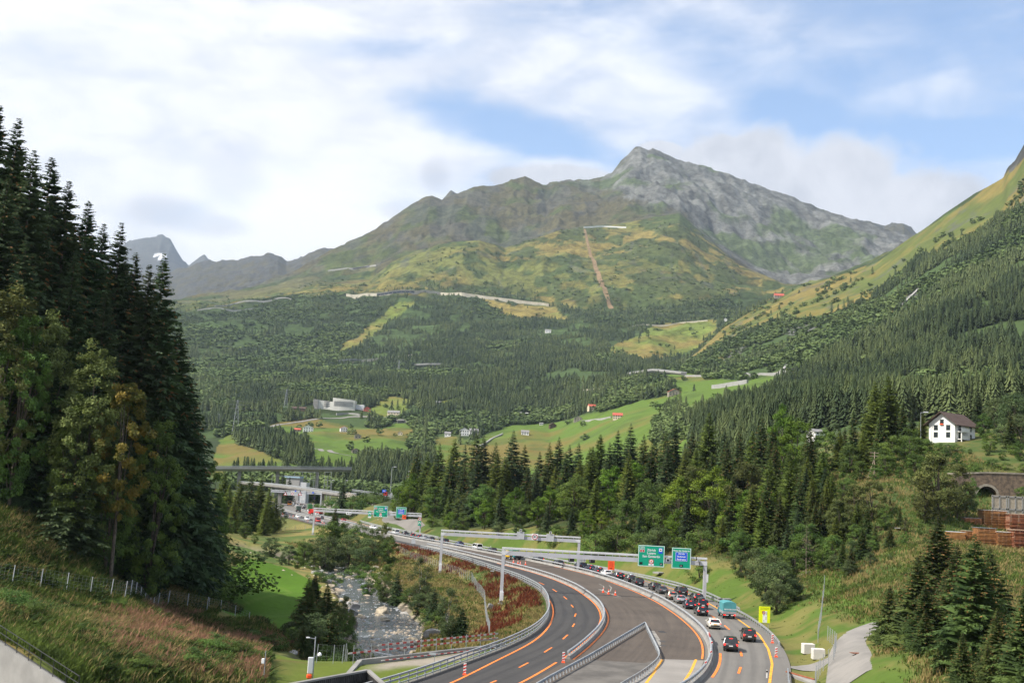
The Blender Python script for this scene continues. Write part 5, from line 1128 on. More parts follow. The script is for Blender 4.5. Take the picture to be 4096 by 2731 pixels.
def car_proto(kind):
    if kind in VP: return VP[kind]
    L, W, st, belt, roof, zb, zr, rw, wr = CARS[kind]; P = PAINT['grey']; bw = st[3][3] * .94
    d = dict(kind=kind, parts=[])
    A = d['parts'].append
    A(('body', loft(st).mesh('body', P, True), (0, 0, 0), None))
    b = MB(); y0, y1 = belt; q0, q1 = roof
    b.add([(-bw, y0, zb - .05), (bw, y0, zb - .05), (bw, y1, zb - .05), (-bw, y1, zb - .05), (-rw, q0, zr - .03), (rw, q0, zr - .03), (rw * .97, q1, zr - .04), (-rw * .97, q1, zr - .04)], [(3, 2, 1, 0), (4, 5, 6, 7), (0, 1, 5, 4), (1, 2, 6, 5), (2, 3, 7, 6), (3, 0, 4, 7)])
    A(('windows', b.mesh('windows', M_GLASS), (0, 0, 0), None))
    b = MB(); b.add([(-rw - .03, q0 - .06, zr - .06), (rw + .03, q0 - .06, zr - .06), (rw + .03, q1, zr - .06), (-rw - .03, q1, zr - .06), (-rw * .8, q0 + .1, zr + .03), (rw * .8, q0 + .1, zr + .03), (rw * .8, q1 - .12, zr + .02), (-rw * .8, q1 - .12, zr + .02)], [(3, 2, 1, 0), (4, 5, 6, 7), (0, 1, 5, 4), (1, 2, 6, 5), (2, 3, 7, 6), (3, 0, 4, 7)])
    for s in (-1, 1):
        for ya, yb, ww in ((y0 + .02, q0 - .02, .11), (y1 - .04, q1, .07), ((y0 + y1) / 2 - .1, (q0 + q1) / 2 - .12, .07), (y0 + .75, q0 + .62, .08)):
            b.beam((s * (bw + .005), ya, zb - .06), (s * (rw + .02), yb, zr - .03), ww, ww)
    A(('roof', b.mesh('roof', P), (0, 0, 0), None))
    b = MB(); b.box((0, -L / 2 + .05, st[0][1] + .06), (1.56 * W, .16, .22), bev=.04); A(('rear_bumper', b.mesh('rear_bumper', M_TRIM), (0, 0, 0), None))
    tl = MB().box((0, 0, 0), (.24, .10, .26 if kind in ('suv', 'mpv', 'van') else .17), bev=.03).mesh('tail_light', M_BRAKE)
    zt = st[0][2] - .02
    for s in (-1, 1): A(('tail_light', tl, (s * (st[1][3] - .13), -L / 2 + .05, zt), None))
    A(('brake_light', MB().box((0, 0, 0), (.42, .05, .05)).mesh('brake_light', M_BRAKE), (0, q0 - .07, zr - .05), None))
    A(('number_plate', MB().box((0, 0, 0), (.50, .03, .12)).mesh('number_plate', M_PLATE), (0, -L / 2 - .015, st[0][1] + .28), None))
    hl = MB().box((0, 0, 0), (.34, .12, .14), bev=.03).mesh('headlight', M_HEAD)
    for s in (-1, 1): A(('headlight', hl, (s * (st[-2][3] - .20), L / 2 - .09, st[-2][2] - .16), None))
    A(('windscreen_wiper', MB().box((0, 0, 0), (.5, .02, .02)).mesh('windscreen_wiper', M_TRIM), (0, y0 - .01, zb + .05), None))
    mm = MB().box((0, 0, 0), (.22, .10, .14), bev=.03).mesh('mirror', P)
    for s in (-1, 1): A(('mirror', mm, (s * (bw + .16), y1 - .45, zb + .06), None))
    tm, rm = wheel_meshes(wr)
    for s in (-1, 1):
        for y in (-L * .29, L * .30): A(('wheel', tm, (s * (W - .13), y, wr), rm))
    VP[kind] = d; return d
RBOX = {}
def roof_box(col):
    if col not in RBOX:
        b = MB(); vs = []; fs = []; st = [(-.95, .10, .30), (-.8, .26, .40), (0, .32, .42), (.7, .26, .38), (.98, .06, .22)]
        for y, h, w in st: vs += [(-w, y, 0), (w, y, 0), (w * .95, y, h * .7), (w * .6, y, h), (-w * .6, y, h), (-w * .95, y, h * .7)]
        for i in range(4):
            for k in range(6): fs.append((i * 6 + k, i * 6 + (k + 1) % 6, i * 6 + 6 + (k + 1) % 6, i * 6 + 6 + k))
        fs += [tuple(range(5, -1, -1)), tuple(range(24, 30))]; RBOX[col] = b.add(vs, fs).mesh('roof_box', PAINT[col], True)
    return RBOX[col]
def heading(f, y): return math.atan2(float(f(y + 4) - f(y - 4)), 8.0)
def car(kind, col, u, v, label, group='cars queuing towards the tunnel', f=None, lane=None, box=None, plate=None, brake=True, rev=False, name=None, along=None, trim=None):
    d = car_proto(kind); L = CARS[kind][0]; p = gp(u, v); f = f or MX
    a = -heading(f, p[1]) + (math.pi if rev else 0) + (along or 0)
    fw = np.array((-math.sin(a), math.cos(a), 0)); c = p + fw * L / 2
    z = .014 if p[1] < 1000 else 0
    nm = name or ('van' if kind == 'van' else 'car')
    r = empty(nm, (c[0], c[1], z), a, label, 'van' if kind == 'van' else 'car', group)
    for n, me, loc, rim in d['parts']:
        o = link(n, me, r, loc)
        if rim: link('rim', rim, o)
        m = PAINT[col] if n in ('body', 'roof', 'mirror') else None
        if n in ('tail_light', 'brake_light') and not brake: m = M_TAIL
        if n == 'number_plate' and plate: m = plate
        if m: o.material_slots[0].link = 'OBJECT'; o.material_slots[0].material = m
    if box: link('roof_box', roof_box(box), r, (0, (CARS[kind][4][0] + CARS[kind][4][1]) / 2, CARS[kind][6] + .06))
    return r
Q = 'cars queuing towards the tunnel'
car('suv', 'charcoal', 2923, 2607, 'dark grey off-road car with silver tailgate, last one in the queue nearest the viewer')
car('mpv', 'brown', 2999, 2568, 'dark brown family car with wide tailgate in the lane beside the yellow edge line')
car('hatch', 'pearl', 2861, 2517, 'cream white car with black tail spoiler and yellow number plate', plate=M_PLATEY)
car('estate', 'black', 2812, 2464, 'black estate car with bright brake lights directly behind a black van')
car('mpv', 'black', 2813, 2437, 'black people carrier with a roof box in front of the black estate', box='charcoal')
car('hatch', 'navy', 2764, 2437, 'dark blue hatchback with glowing brake lights beside the steel barrier')
car('sedan', 'silver', 2729, 2415, 'light silver saloon between a beige car and a dark blue hatchback')
car('hatch', 'beige', 2695, 2399, 'beige metallic hatchback behind the silver grey saloon')
car('estate', 'black', 2796, 2407, 'low black estate with red tail lights in the lane by the guardrail', brake=True)
car('suv', 'black', 2734, 2384, 'tall black off-road car in the guardrail lane under the gantry post', brake=False)
car('sedan', 'grey', 2657, 2376, 'grey saloon with sloping boot ahead of the beige hatchback', brake=False)
car('estate', 'black', 2629, 2362, 'black saloon mostly hidden in front of the grey saloon', brake=False)
car('suv', 'black', 2560, 2345, 'large black off-road car alone on the grey lanes behind a roof box car', brake=False)
car('estate', 'charcoal', 2530, 2329, 'charcoal estate carrying a light grey roof box', box='silver', brake=False)
car('estate', 'black', 2483, 2317, 'dark estate with red tail lights just behind the small white car', brake=True)
car('hatch', 'white', 2435, 2306, 'small white hatchback below the orange notice board', brake=False)
car('hatch', 'black', 2403, 2296, 'black hatchback with pale blue roof box in front of the white one', box='silver')
car('sedan', 'navy', 2372, 2285, 'dark blue saloon showing one red tail light', brake=True)
car('mpv', 'charcoal', 2335, 2277, 'dark grey people carrier under the hanging black lane signals', brake=False)
car('hatch', 'black', 2244, 2264, 'black hatchback with yellow number plate before the roof box estate', plate=M_PLATEY, brake=False)
car('estate', 'charcoal', 2164, 2248, 'dark estate with black roof box behind the green road machine', box='black')
car('hatch', 'black', 2084, 2231, 'black car half hidden behind the green road machine', brake=False)
car('hatch', 'black', 1978, 2211, 'black hatchback between the white van and the road machine', brake=False)
car('van', 'white', 1919, 2201, 'white passenger van in the queue under the middle gantry', brake=False)
car('estate', 'blue', 1846, 2187, 'bright blue estate with black roof box behind the white van', box='black', brake=False)
car('mpv', 'black', 1786, 2175, 'black car just right of the middle gantry left post', brake=False)
car('estate', 'charcoal', 1730, 2165, 'dark car left of the middle gantry left post', brake=False)
car('sedan', 'silver', 1706, 2160, 'light grey car bumper to bumper left of the middle gantry', brake=False)
car('hatch', 'navy', 1681, 2155, 'dark car with red tail lights near the end of the near queue')
car('estate', 'black', 1652, 2149, 'dark car with lit brake lights right of the far gantry post')
car('estate', 'black', 1626, 2144, 'dark estate with roof box behind the white minibus', box='black', brake=False)
car('van', 'white', 1589, 2139, 'white minibus seen from behind near the far gantry', brake=False)
G2 = 'vehicles on the far stretch of motorway'
car('hatch', 'white', 1484, 2114, 'white hatchback driving down the slip road loop', G2, rev=True, along=.35)
car('suv', 'white', 1224, 2080, 'white off-road car, nearest of the oncoming ones between the cones', G2, f=LX, rev=True)
car('sedan', 'white', 1187, 2070, 'white saloon in the middle of the oncoming ones between the cones', G2, f=LX, rev=True)
car('estate', 'silver', 1137, 2055, 'pale blue grey car, furthest of the oncoming ones between the cones', G2, f=LX, rev=True)
car('van', 'red', 1268, 2087, 'red van with white bonnet beside the left post of the far gantry', G2, rev=True)
car('estate', 'grey', 1288, 2076, 'grey car half hidden behind the round riverside tree', G2, brake=False)
car('hatch', 'white', 1269, 2062, 'white hatchback behind the left post of the far gantry', G2, brake=False)
car('van', 'white', 1190, 2026, 'white van next to the curved concrete barrier', G2, brake=False)
car('hatch', 'red', 1248, 2053, 'small red car in the far queue beside the barrier', G2, brake=True)
car('hatch', 'white', 1236, 2048, 'white hatchback beside the green container truck', G2, brake=False)
car('estate', 'charcoal', 1215, 2035, 'dark estate in the far queue behind the white car', G2, brake=False)
car('hatch', 'silver', 1218, 2028, 'silver hatchback in the far queue beside the green truck', G2, brake=False)
car('estate', 'charcoal', 1236, 2010, 'dark car in front of the purple coach', G2, brake=False)
car('sedan', 'grey', 1243, 2006, 'grey car just left of the purple coach', G2, brake=False)
car('hatch', 'white', 1155, 1993, 'white car on the empty far carriageway under the bridge', G2, rev=True)
car('hatch', 'white', 1188, 2011, 'white car ahead of the white van by the barrier', G2, brake=False)
car('hatch', 'red', 1376, 2087, 'red car peeping out behind the round riverside tree', G2, brake=False)
car('estate', 'white', 1310, 2008, 'white car parked on the gravel yard under the bridge', G2, brake=False)

def truck_parts(root, cab, cargo, L, W, H, cabL=2.0, cabH=2.7, canvas=None, r=.48):
    """lorry with its rear at y = 0"""
    b = MB(); b.box((0, L / 2 - cabL / 2 - .1, 1.15 + (H - 1.15) / 2), (W, L - cabL - .2, H - 1.15), bev=.05); b.build('cargo_box', cargo, root)
    b = MB(); y0 = L - cabL
    b.add([(-W * .47, y0, .6), (W * .47, y0, .6), (W * .47, L, .6), (-W * .47, L, .6), (-W * .47, y0, cabH), (W * .47, y0, cabH), (W * .45, L - .45, cabH), (-W * .45, L - .45, cabH), (-W * .47, L, 1.5), (W * .47, L, 1.5)],
          [(3, 2, 1, 0), (4, 5, 6, 7), (0, 1, 5, 4), (1, 2, 9, 6, 5), (3, 0, 4, 7, 8), (2, 3, 8, 9), (9, 8, 7, 6)]); b.build('cab', cab, root)
    b = MB(); b.add([(-W * .42, L + .01, 1.55), (W * .42, L + .01, 1.55), (W * .41, L - .41, cabH - .12), (-W * .41, L - .41, cabH - .12)], [(0, 1, 2, 3)])
    for s in (-1, 1): b.box((s * W * .475, L - .9, cabH - .65), (.03, .9, .65))
    b.build('windows', M_GLASS, root)
    MB().box((0, L / 2 - .3, .85), (W * .8, L - .8, .5)).build('chassis', M_TRIM, root)
    tm, rm = wheel_meshes(r, .32)
    for s in (-1, 1):
        for y in (L * .2, L * .2 + 1.3, L - 1.1) if L > 7 else (L * .24, L - 1.0): add_wheel(root, s * (W / 2 - .2), y, r, tm, rm)
        MB().box((s * W * .38, -.0, .95), (.35, .08, .18)).build('tail_light', M_TAIL, root)
    MB().box((0, -.02, .8), (.52, .03, .12)).build('number_plate', M_PLATE, root)
def truck(cab, cargo, u, v, label, L=9, W=2.5, H=3.9, rev=False, f=None, name='truck', cat='truck', cabH=2.9, cabL=2.1, along=0):
    p = gp(u, v); a = -heading(f or MX, p[1]) + (math.pi if rev else 0) + along
    if rev: p = p - np.array((-math.sin(a), math.cos(a), 0)) * L
    r = empty(name, (p[0], p[1], .014), a, label, cat, G2); truck_parts(r, cab if not isinstance(cab, str) else PAINT[cab], PAINT[cargo], L, W, H, cabL, cabH); return r
truck('green', 'green', 1240, 2044, 'green container truck in the far queue behind the gantry beam', 11)
truck('red', 'red', 1284, 2062, 'red truck with red trailer behind the far gantry beam', 9, 2.4, 3.0, along=.5)
truck('white', 'white', 1208, 2020, 'white box truck, nearer of the white ones in the far queue', 8.5)
truck('white', 'white', 1221, 2008, 'white box truck with rounded roof ahead of the other white one', 10, H=4.0)
truck('orange', 'charcoal', 1158, 2022, 'dark lorry with orange cab on the empty far carriageway', 8, 2.5, 3.4, rev=True)
truck('darkgreen', 'darkgreen', 1195, 2048, 'grey green covered lorry alone beside the curved barrier', 6.5, 2.4, 3.2)
truck('lime', 'lime', 1184, 2006, 'lime yellow lorry by the cones before the bridge', 7, 2.4, 2.9, rev=True)
truck('purple', 'purple', 1253, 2006, 'purple coach standing in front of the bridge pillar', 12, 2.5, 3.8, cabH=3.7, cabL=1.6, name='coach', cat='coach')
truck('grey', 'grey', 1268, 2002, 'grey box truck on the right of the purple coach', 9, 2.5, 3.6)
truck('white', 'white', 1275, 1996, 'small white truck under the bridge right of the grey truck', 6, 2.3, 3.0, cabH=2.4)
truck('white', 'white', 1362, 2070, 'white box truck half hidden behind the riverside trees', 7, 2.4, 3.3)

def teal_truck():
    p = gp(2918, 2475); a = -heading(MX, p[1]); L, W = 5.6, 2.1
    r = empty('truck', (p[0], p[1], .014), a, 'small lorry with teal canvas cover and silver tailboard', 'truck', Q)
    b = MB(); n = 8; prof = [(-W / 2, 1.2), (W / 2, 1.2), (W / 2, 2.45)] + [(W / 2 * math.cos(t), 2.45 + .28 * math.sin(t)) for t in np.linspace(.25, math.pi - .25, n)] + [(-W / 2, 2.45)]
    b.prism(prof, 0.0, 3.6); b.build('canvas_cover', M_CANVAS, r)
    MB().box((0, -.03, 1.02), (W, .07, .40)).build('tailboard', M_STEEL, r)
    [MB().box((s * W / 2, 1.8, 1.02), (.06, 3.6, .40)).build('side_board', M_STEEL, r) for s in (-1, 1)]
    b = MB(); b.add([(-.95, 3.7, .5), (.95, 3.7, .5), (.95, L, .5), (-.95, L, .5), (-.95, 3.7, 2.1), (.95, 3.7, 2.1), (.85, 4.7, 2.1), (-.85, 4.7, 2.1), (-.93, L, 1.1), (.93, L, 1.1)], [(3, 2, 1, 0), (4, 5, 6, 7), (0, 1, 5, 4), (1, 2, 9, 6, 5), (3, 0, 4, 7, 8), (2, 3, 8, 9), (9, 8, 7, 6)]); b.build('cab', PAINT['teal'], r)
    MB().box((0, 4.3, 2.14), (.7, .5, .14), bev=.03).build('roof_light_bar', M_WHITE, r)
    MB().add([(-.85, L - .12, 1.2), (.85, L - .12, 1.2), (.8, 4.75, 2.02), (-.8, 4.75, 2.02)], [(0, 1, 2, 3)]).build('windscreen', M_GLASS, r)
    MB().box((0, 2.2, .68), (1.5, 4.2, .28)).build('chassis', M_TRIM, r)
    tm, rm = wheel_meshes(.36, .26)
    for s in (-1, 1):
        for y in (1.0, 4.6): add_wheel(r, s * .86, y, .36, tm, rm)
        MB().box((s * .82, -.04, .66), (.30, .08, .16)).build('tail_light', M_BRAKE, r)
        b = MB(); b.box((s * 1.22, 4.9, 1.5), (.18, .1, .4), bev=.03); b.beam((s * .9, 4.9, 1.6), (s * 1.2, 4.9, 1.6), .04, .04); b.build('mirror', M_BLACK, r)
    for x in (-.42, .42): MB().box((x, -.05, .64), (.46, .03, .11)).build('reflector_strip', M_PLATE, r)
    MB().add([(-.10, -.075, 1.16), (.10, -.075, 1.16), (0, -.075, 1.00)], [(0, 1, 2)]).build('warning_triangle', M_RED, r)
    text('BRUGGER.COM', .27, M_WHITE, r, (.05, -.015, 1.52), bold=.008)
teal_truck()
def road_machine():
    p = gp(2062, 2238); a = -heading(MX, p[1]) + .15
    r = empty('road_machine', (p[0], p[1], .014), a, 'green and yellow asphalt machine on the milled lanes beside the queue', 'road machine')
    MB().box((.55, 1.5, 1.35), (2.3, 3.2, 1.5), bev=.12).build('body', PAINT['teal'], r)
    MB().box((.75, .1, 1.1), (1.9, .9, 1.5), taper=.8).build('hopper', M_TRIM, r)
    MB().box((.6, 1.8, 2.45), (2.1, 2.0, .12), bev=.04).build('canopy', PAINT['teal'], r)
    b = MB(); [b.beam((.6 + x, y, 2.0), (.6 + x, y, 2.4), .08, .08) for x in (-.95, .95) for y in (1.0, 2.6)]; b.build('canopy_post', M_TRIM, r)
    MB().box((-1.25, 1.6, 1.1), (1.1, 2.0, 1.2), bev=.2).build('engine_box', PAINT['yellow'], r)
    MB().box((-1.35, 2.1, 1.95), (.8, .9, .7), bev=.1).build('driver_seat', PAINT['yellow'], r)
    tm, rm = wheel_meshes(.55, .4)
    for x in (-1.4, 1.5):
        for y in (.6, 2.6): add_wheel(r, x, y, .55, tm, rm)
road_machine()
# ================================================================== GANTRIES AND SIGNS
M_GANT = mat('gantry_grey', (.50, .50, .53), .55, .1, var=.06, scale=.5)
M_GANTL = mat('gantry_light', (.66, .66, .68), .5, .1, var=.05, scale=.5)
M_SGREEN = mat('sign_green', (.004, .34, .205), .35, var=.03)
M_SBLUE = mat('sign_blue', (.012, .10, .68), .35, var=.03)
M_SWHITE = mat('sign_white', (.82, .83, .83), .4, var=.02)
M_SRED = mat('sign_red', (.50, .012, .015), .4, var=.03)
M_SORANGE = mat('sign_orange', (.95, .12, .03), .4, var=.03)
M_SYELL = mat('sign_yellow', (.80, .88, .01), .4, var=.03)
M_SGREY = mat('sign_grey', (.50, .51, .52), .5, var=.04)
M_SBLACK = mat('signal_black', (.012, .013, .014), .4, var=.1)
M_SDARK = mat('sign_lettering_dark', (.10, .10, .05), .6)
def disc(b, x, z, r, y0, y1, n=28): b.prism([(x + r * math.cos(2 * math.pi * i / n), z + r * math.sin(2 * math.pi * i / n)) for i in range(n)], y0, y1); return b
def ring(b, x, z, r0, r1, y0, y1, n=28):
    for i in range(n):
        a, c = 2 * math.pi * i / n, 2 * math.pi * (i + 1) / n
        b.prism([(x + r0 * math.cos(a), z + r0 * math.sin(a)), (x + r1 * math.cos(a), z + r1 * math.sin(a)), (x + r1 * math.cos(c), z + r1 * math.sin(c)), (x + r0 * math.cos(c), z + r0 * math.sin(c))], y0, y1)
    return b
def frame(b, w, h, t, y0, y1):
    for sx, sz, ww, hh in ((0, h / 2 - t / 2, w, t), (0, -h / 2 + t / 2, w, t), (-w / 2 + t / 2, 0, t, h - 2 * t), (w / 2 - t / 2, 0, t, h - 2 * t)): b.box((sx, (y0 + y1) / 2, sz), (ww, y1 - y0, hh))
    return b
class Gantry:
    def __init__(s, label, bl, br, tl, tr, Y, w=.60):
        s.Y = Y; L0, R0, s.tl, s.tr = at(*bl, Y), at(*br, Y), at(*tl, Y), at(*tr, Y)
        r = empty('sign_gantry', (L0[0], Y, 0), 0, label, 'gantry', 'sign gantries over the motorway'); s.root = r; ox, oy = L0[0], Y
        zt = (s.tl[2] + s.tr[2]) / 2; s.zt = zt; x0, x1 = s.tl[0] - ox, s.tr[0] - ox
        MB().box(((x0 + x1) / 2, 0, zt - 1.05), (x1 - x0, .62, .78)).build('beam', M_GANT, r)
        MB().box(((x0 + x1) / 2, 0, zt - .17), (x1 - x0, .70, .34)).build('top_rail', M_GANTL, r)
        b = MB(); [b.box((x, .0, zt - .50), (.16, .3, .34)) for x in np.arange(x0 + .6, x1, 1.35)]; b.build('rail_strut', M_GANT, r)
        for base, x, sg in ((L0, x0 + w / 2, 1), (R0, x1 - w / 2, -1)):
            zg = gz(ox + x, Y); MB().box((x, 0, (zg - .4 + zt - 1.44) / 2), (w, .55, zt - 1.44 - zg + .4)).build('post', M_GANT, r)
            b = MB(); b.prism([(x - sg * w / 2, zt - 1.45), (x + sg * w / 2, zt - 1.45), (x + sg * (w / 2 + .9), zt - .68), (x - sg * w / 2, zt - .68)] if sg > 0 else [(x + w / 2, zt - 1.45), (x - w / 2, zt - 1.45), (x - w / 2 - .9, zt - .68), (x + w / 2, zt - .68)], -.335, .335); b.build('corner_brace', M_GANTL, r)
            MB().box((x, 0, zg - .1), (1.3, 1.2, .5)).build('foundation', M_CONC, r)
        s.lx, s.rx = x0 + w / 2, x1 - w / 2; s.o = (ox, oy)
        MB().box((s.lx + w * .1, -.42, gz(ox + s.lx, Y) + 1.5), (.7, .3, 1.7), bev=.04).build('cabinet', M_GANTL, r)
def post_cabinet(g, z): MB().box((g.rx + .45, -.1, z), (.35, .4, 1.5), bev=.04).build('cabinet', M_GANTL, g.root)
g1 = Gantry('large grey gantry carrying the two big green signs, nearest of them all', (2003, 2377), (2815, 2366), (2009, 2184), (2828, 2233), 220)
g2 = Gantry('grey gantry with square grey panels and round speed sign, second from the viewer', (1762, 2250), (2318, 2240), (1765, 2115), (2322, 2148), 290)
g3 = Gantry('distant grey gantry with two small green signs above the river bushes', (1258, 2103), (1675, 2135), (1256, 2027), (1687, 2054), 430)
post_cabinet(g1, 4.3)
GW = 'route signs on the gantries'
def sign(name, label, u, v, Y, w, h, m, cat='sign', group=None, edge=None, y=-.55, depth=.12):
    p = at(u, v, Y); r = empty(name, (p[0], Y + y, p[2]), 0, label, cat, group)
    MB().box((0, 0, 0), (w, depth, h), bev=.02).build('panel', m, r)
    if edge: frame(MB(), w - .06, h - .06, .10, -depth / 2 - .012, -depth / 2).build('border', edge, r)
    return r, -depth / 2
def down_arrow(b, x, z, s, y):
    b.beam((x, y, z + s * .5), (x, y, z - s * .3), .02, s * .14); b.beam((x - s * .35, y, z), (x, y, z - s * .4), .02, s * .14); b.beam((x + s * .35, y, z), (x, y, z - s * .4), .02, s * .14); return b
def zurich_sign(u, v, Y, w, h, label):
    r, f = sign('route_sign', label, u, v, Y, w, h, M_SGREEN, 'route sign', GW, M_SWHITE); k = w / 4.95; y = f - .012
    for t, x, z in (('Zürich', .0, 1.08), ('Luzern', .0, .52), ('San Gottardo', .0, -.08)): text(t, .60 * k, M_SWHITE, r, (x * k, y, z * k), bold=.012)
    frame(MB(), .92 * k, .46 * k, .05 * k, y - .004, y).build('route_badge', M_SWHITE, r, loc=(-1.75 * k, 0, 1.46 * k)); text('E35', .34 * k, M_SWHITE, r, (-1.75 * k, y, 1.46 * k), bold=.006)
    MB().box((-1.75 * k, y, .90 * k), (.92 * k, .01, .48 * k)).build('motorway_badge', M_SWHITE, r); MB().box((-1.75 * k, y - .01, .90 * k), (.80 * k, .012, .36 * k), bev=.004).build('motorway_badge', M_SRED, r); text('2', .36 * k, M_SWHITE, r, (-1.75 * k, y - .022, .90 * k), bold=.01)
    MB().box((1.72 * k, y, 1.05 * k), (.76 * k, .01, 1.05 * k)).build('toll_panel', M_SBLUE, r); MB().box((1.72 * k, y - .01, 1.20 * k), (.56 * k, .01, .58 * k)).build('toll_panel', M_SWHITE, r); disc(MB(), 1.72 * k, 1.20 * k, .13 * k, y - .026, y - .016, 12).build('toll_symbol', M_SBLACK, r)
    disc(MB(), .02 * k, -.98 * k, .45 * k, y - .006, y).build('ban_sign', M_SWHITE, r); ring(MB(), .02 * k, -.98 * k, .34 * k, .46 * k, y - .014, y - .008).build('ban_sign_ring', M_SRED, r)
    MB().box((.02 * k, y - .012, -.93 * k), (.26 * k, .008, .26 * k)).build('ban_sign_symbol', M_SORANGE, r); MB().box((.02 * k, y - .012, -1.14 * k), (.30 * k, .008, .05 * k)).build('ban_sign_symbol', M_SDARK, r)
    MB().box((.02 * k, y - .004, -1.58 * k), (1.0 * k, .01, .34 * k)).build('tunnel_category_plate', M_SWHITE, r); text('E', .28 * k, M_SBLACK, r, (.02 * k, y - .014, -1.58 * k), bold=.006)
    for x in (-1.9, 1.9): MB().box((x * k, y - .004, -1.40 * k), (.56 * k, .02, .44 * k)).build('lane_signal', M_SBLACK, r)
    down_arrow(MB(), 1.9 * k, -1.40 * k, .34 * k, y - .02).build('arrow', M_SWHITE, r)
    return r
def passo_sign(u, v, Y, w, h, label):
    r, f = sign('route_sign', label, u, v, Y, w, h, M_SGREEN, 'route sign', GW, M_SWHITE); k = w / 3.6; y = f - .012
    text('Passo San Gottardo', .385 * k, M_SWHITE, r, (0, y, 1.38 * k), bold=.010)
    MB().box((0, y, .30 * k), (2.26 * k, .01, 1.68 * k)).build('blue_panel', M_SBLUE, r); frame(MB(), 2.20 * k, 1.62 * k, .05 * k, y - .010, y - .005).build('blue_panel_border', M_SWHITE, r, loc=(0, 0, .30 * k))
    for t, z in (('Airolo', .82), ('Nufenen', .30), ('Bedretto', -.22)): text(t, .46 * k, M_SWHITE, r, (0, y - .012, z * k), bold=.010)
    MB().box((0, y - .004, -1.38 * k), (.60 * k, .02, .46 * k)).build('lane_signal', M_SBLACK, r); down_arrow(MB(), 0, -1.38 * k, .34 * k, y - .02).build('arrow', M_SWHITE, r)
    return r
zurich_sign(2603.5, 2222, 220, 4.95, 3.92, 'large green board reading Zürich, Luzern, San Gottardo on the nearest gantry')
passo_sign(2723.5, 2231, 220, 3.6, 3.85, 'large green board reading Passo San Gottardo with blue panel on the nearest gantry')
def r7p(x, y): return 1080 + x / 3.794, 1850 + y / 3.794
zurich_sign(*r7p(1683, 738), 430, 5.2, 4.1, 'small distant green board reading Zürich, Luzern, San Gottardo')
passo_sign(*r7p(1992, 756), 430, 3.8, 4.1, 'small distant green board reading Passo San Gottardo')
def arrow_plate():
    r, f = sign('diversion_sign', 'small orange diversion plate with black arrow on the distant green board', *r7p(2038, 822), 430, 1.45, 1.45, M_SORANGE, y=-.75)
    b = MB(); b.beam((-.45, f - .01, -.22), (.3, f - .01, .16), .02, .16); b.beam((.05, f - .01, .30), (.48, f - .01, .26), .02, .14); b.beam((.40, f - .01, .26), (.42, f - .01, -.12), .02, .14); b.build('arrow', M_SBLACK, r)
arrow_plate()
def speed_sign(u, v, Y, s, label, num, square=True, post=None):
    p = at(u, v, Y); r = empty('speed_sign', (p[0], Y - .55, p[2]), 0, label, 'speed sign')
    if square: MB().box((0, 0, 0), (s, .12, s), bev=.02).build('panel', M_SWHITE, r)
    disc(MB(), 0, 0, s * .43, -.085, -.065).build('disc', M_SWHITE, r); ring(MB(), 0, 0, s * .335, s * .44, -.10, -.086).build('red_ring', M_SRED, r)
    text(num, s * .46, M_SBLACK, r, (0, -.09, 0), bold=.012); return r
speed_sign(2139, 2146, 290, 1.55, 'square white sign with round red 80 limit on the middle gantry', '80')
speed_sign(*r7p(2275, 853), 430, 1.5, 'round 80 speed limit sign on the right post of the distant gantry', '80', False)
for u, v, lab in ((2082, 2140, 'left one of the two blank grey square panels on the middle gantry'), (2200, 2149, 'right one of the two blank grey square panels on the middle gantry')):
    r, f = sign('variable_sign', lab, u, v, 290, 1.8, 1.8, M_SGREY, 'variable sign', 'blank variable signs'); frame(MB(), 1.78, 1.78, .08, f - .02, f).build('border', M_GANTL, r)
    b = MB(); frame(b, .56, .56, .10, -.2, .3); b.build('lamp_housing', M_GANTL, r, loc=(.03, 0, 1.22)); MB().box((.03, .1, 1.22), (.36, .3, .36)).build('lamp', M_SBLACK, r)
for i, (u, v, Y, w, lab) in enumerate(((1907.5,2140,290,.95,'leftmost small dark lane signal under the middle gantry'),(1944,2141,290,1.35,'second dark lane signal from the left under the middle gantry'),(2003,2144.5,290,1.3,'third dark lane signal from the left under the middle gantry'),(2110,2151,290,.8,'dark lane signal between the left grey panel and the speed sign'),(2169,2154,290,.9,'dark lane signal between the speed sign and the right grey panel'),(2225,2157.5,290,.75,'dark lane signal right of the two grey panels'),
        (2285.5,2237.5,220,1.1,'left black lane signal hanging under the nearest gantry'),(2368,2242.6,220,1.1,'right black lane signal hanging under the nearest gantry'),(1373.5,2051.5,430,.9,'left black lane signal hanging under the distant gantry'),(1417,2054,430,.9,'right black lane signal hanging under the distant gantry'))):
    p = at(u, v, Y); g = {290: g2, 220: g1, 430: g3}[Y]; r = empty('lane_signal', (p[0], Y, p[2]), 0, lab, 'lane signal', 'lane signals under the gantries')
    MB().box((0, -.1, 0), (w, .35, .72), bev=.03).build('housing', M_SBLACK, r); frame(MB(), w - .04, .68, .06, -.30, -.275).build('rim', M_TRIM, r)
    top = g.zt - 1.44 - p[2]; MB().beam((0, 0, .3), (0, 0, max(.35, top)), .10, .10).build('hanger', M_GANT, r)
    if Y == 220: MB().box((-w * .36, -.285, 0), (.04, .02, .4)).build('indicator', M_SWHITE, r)
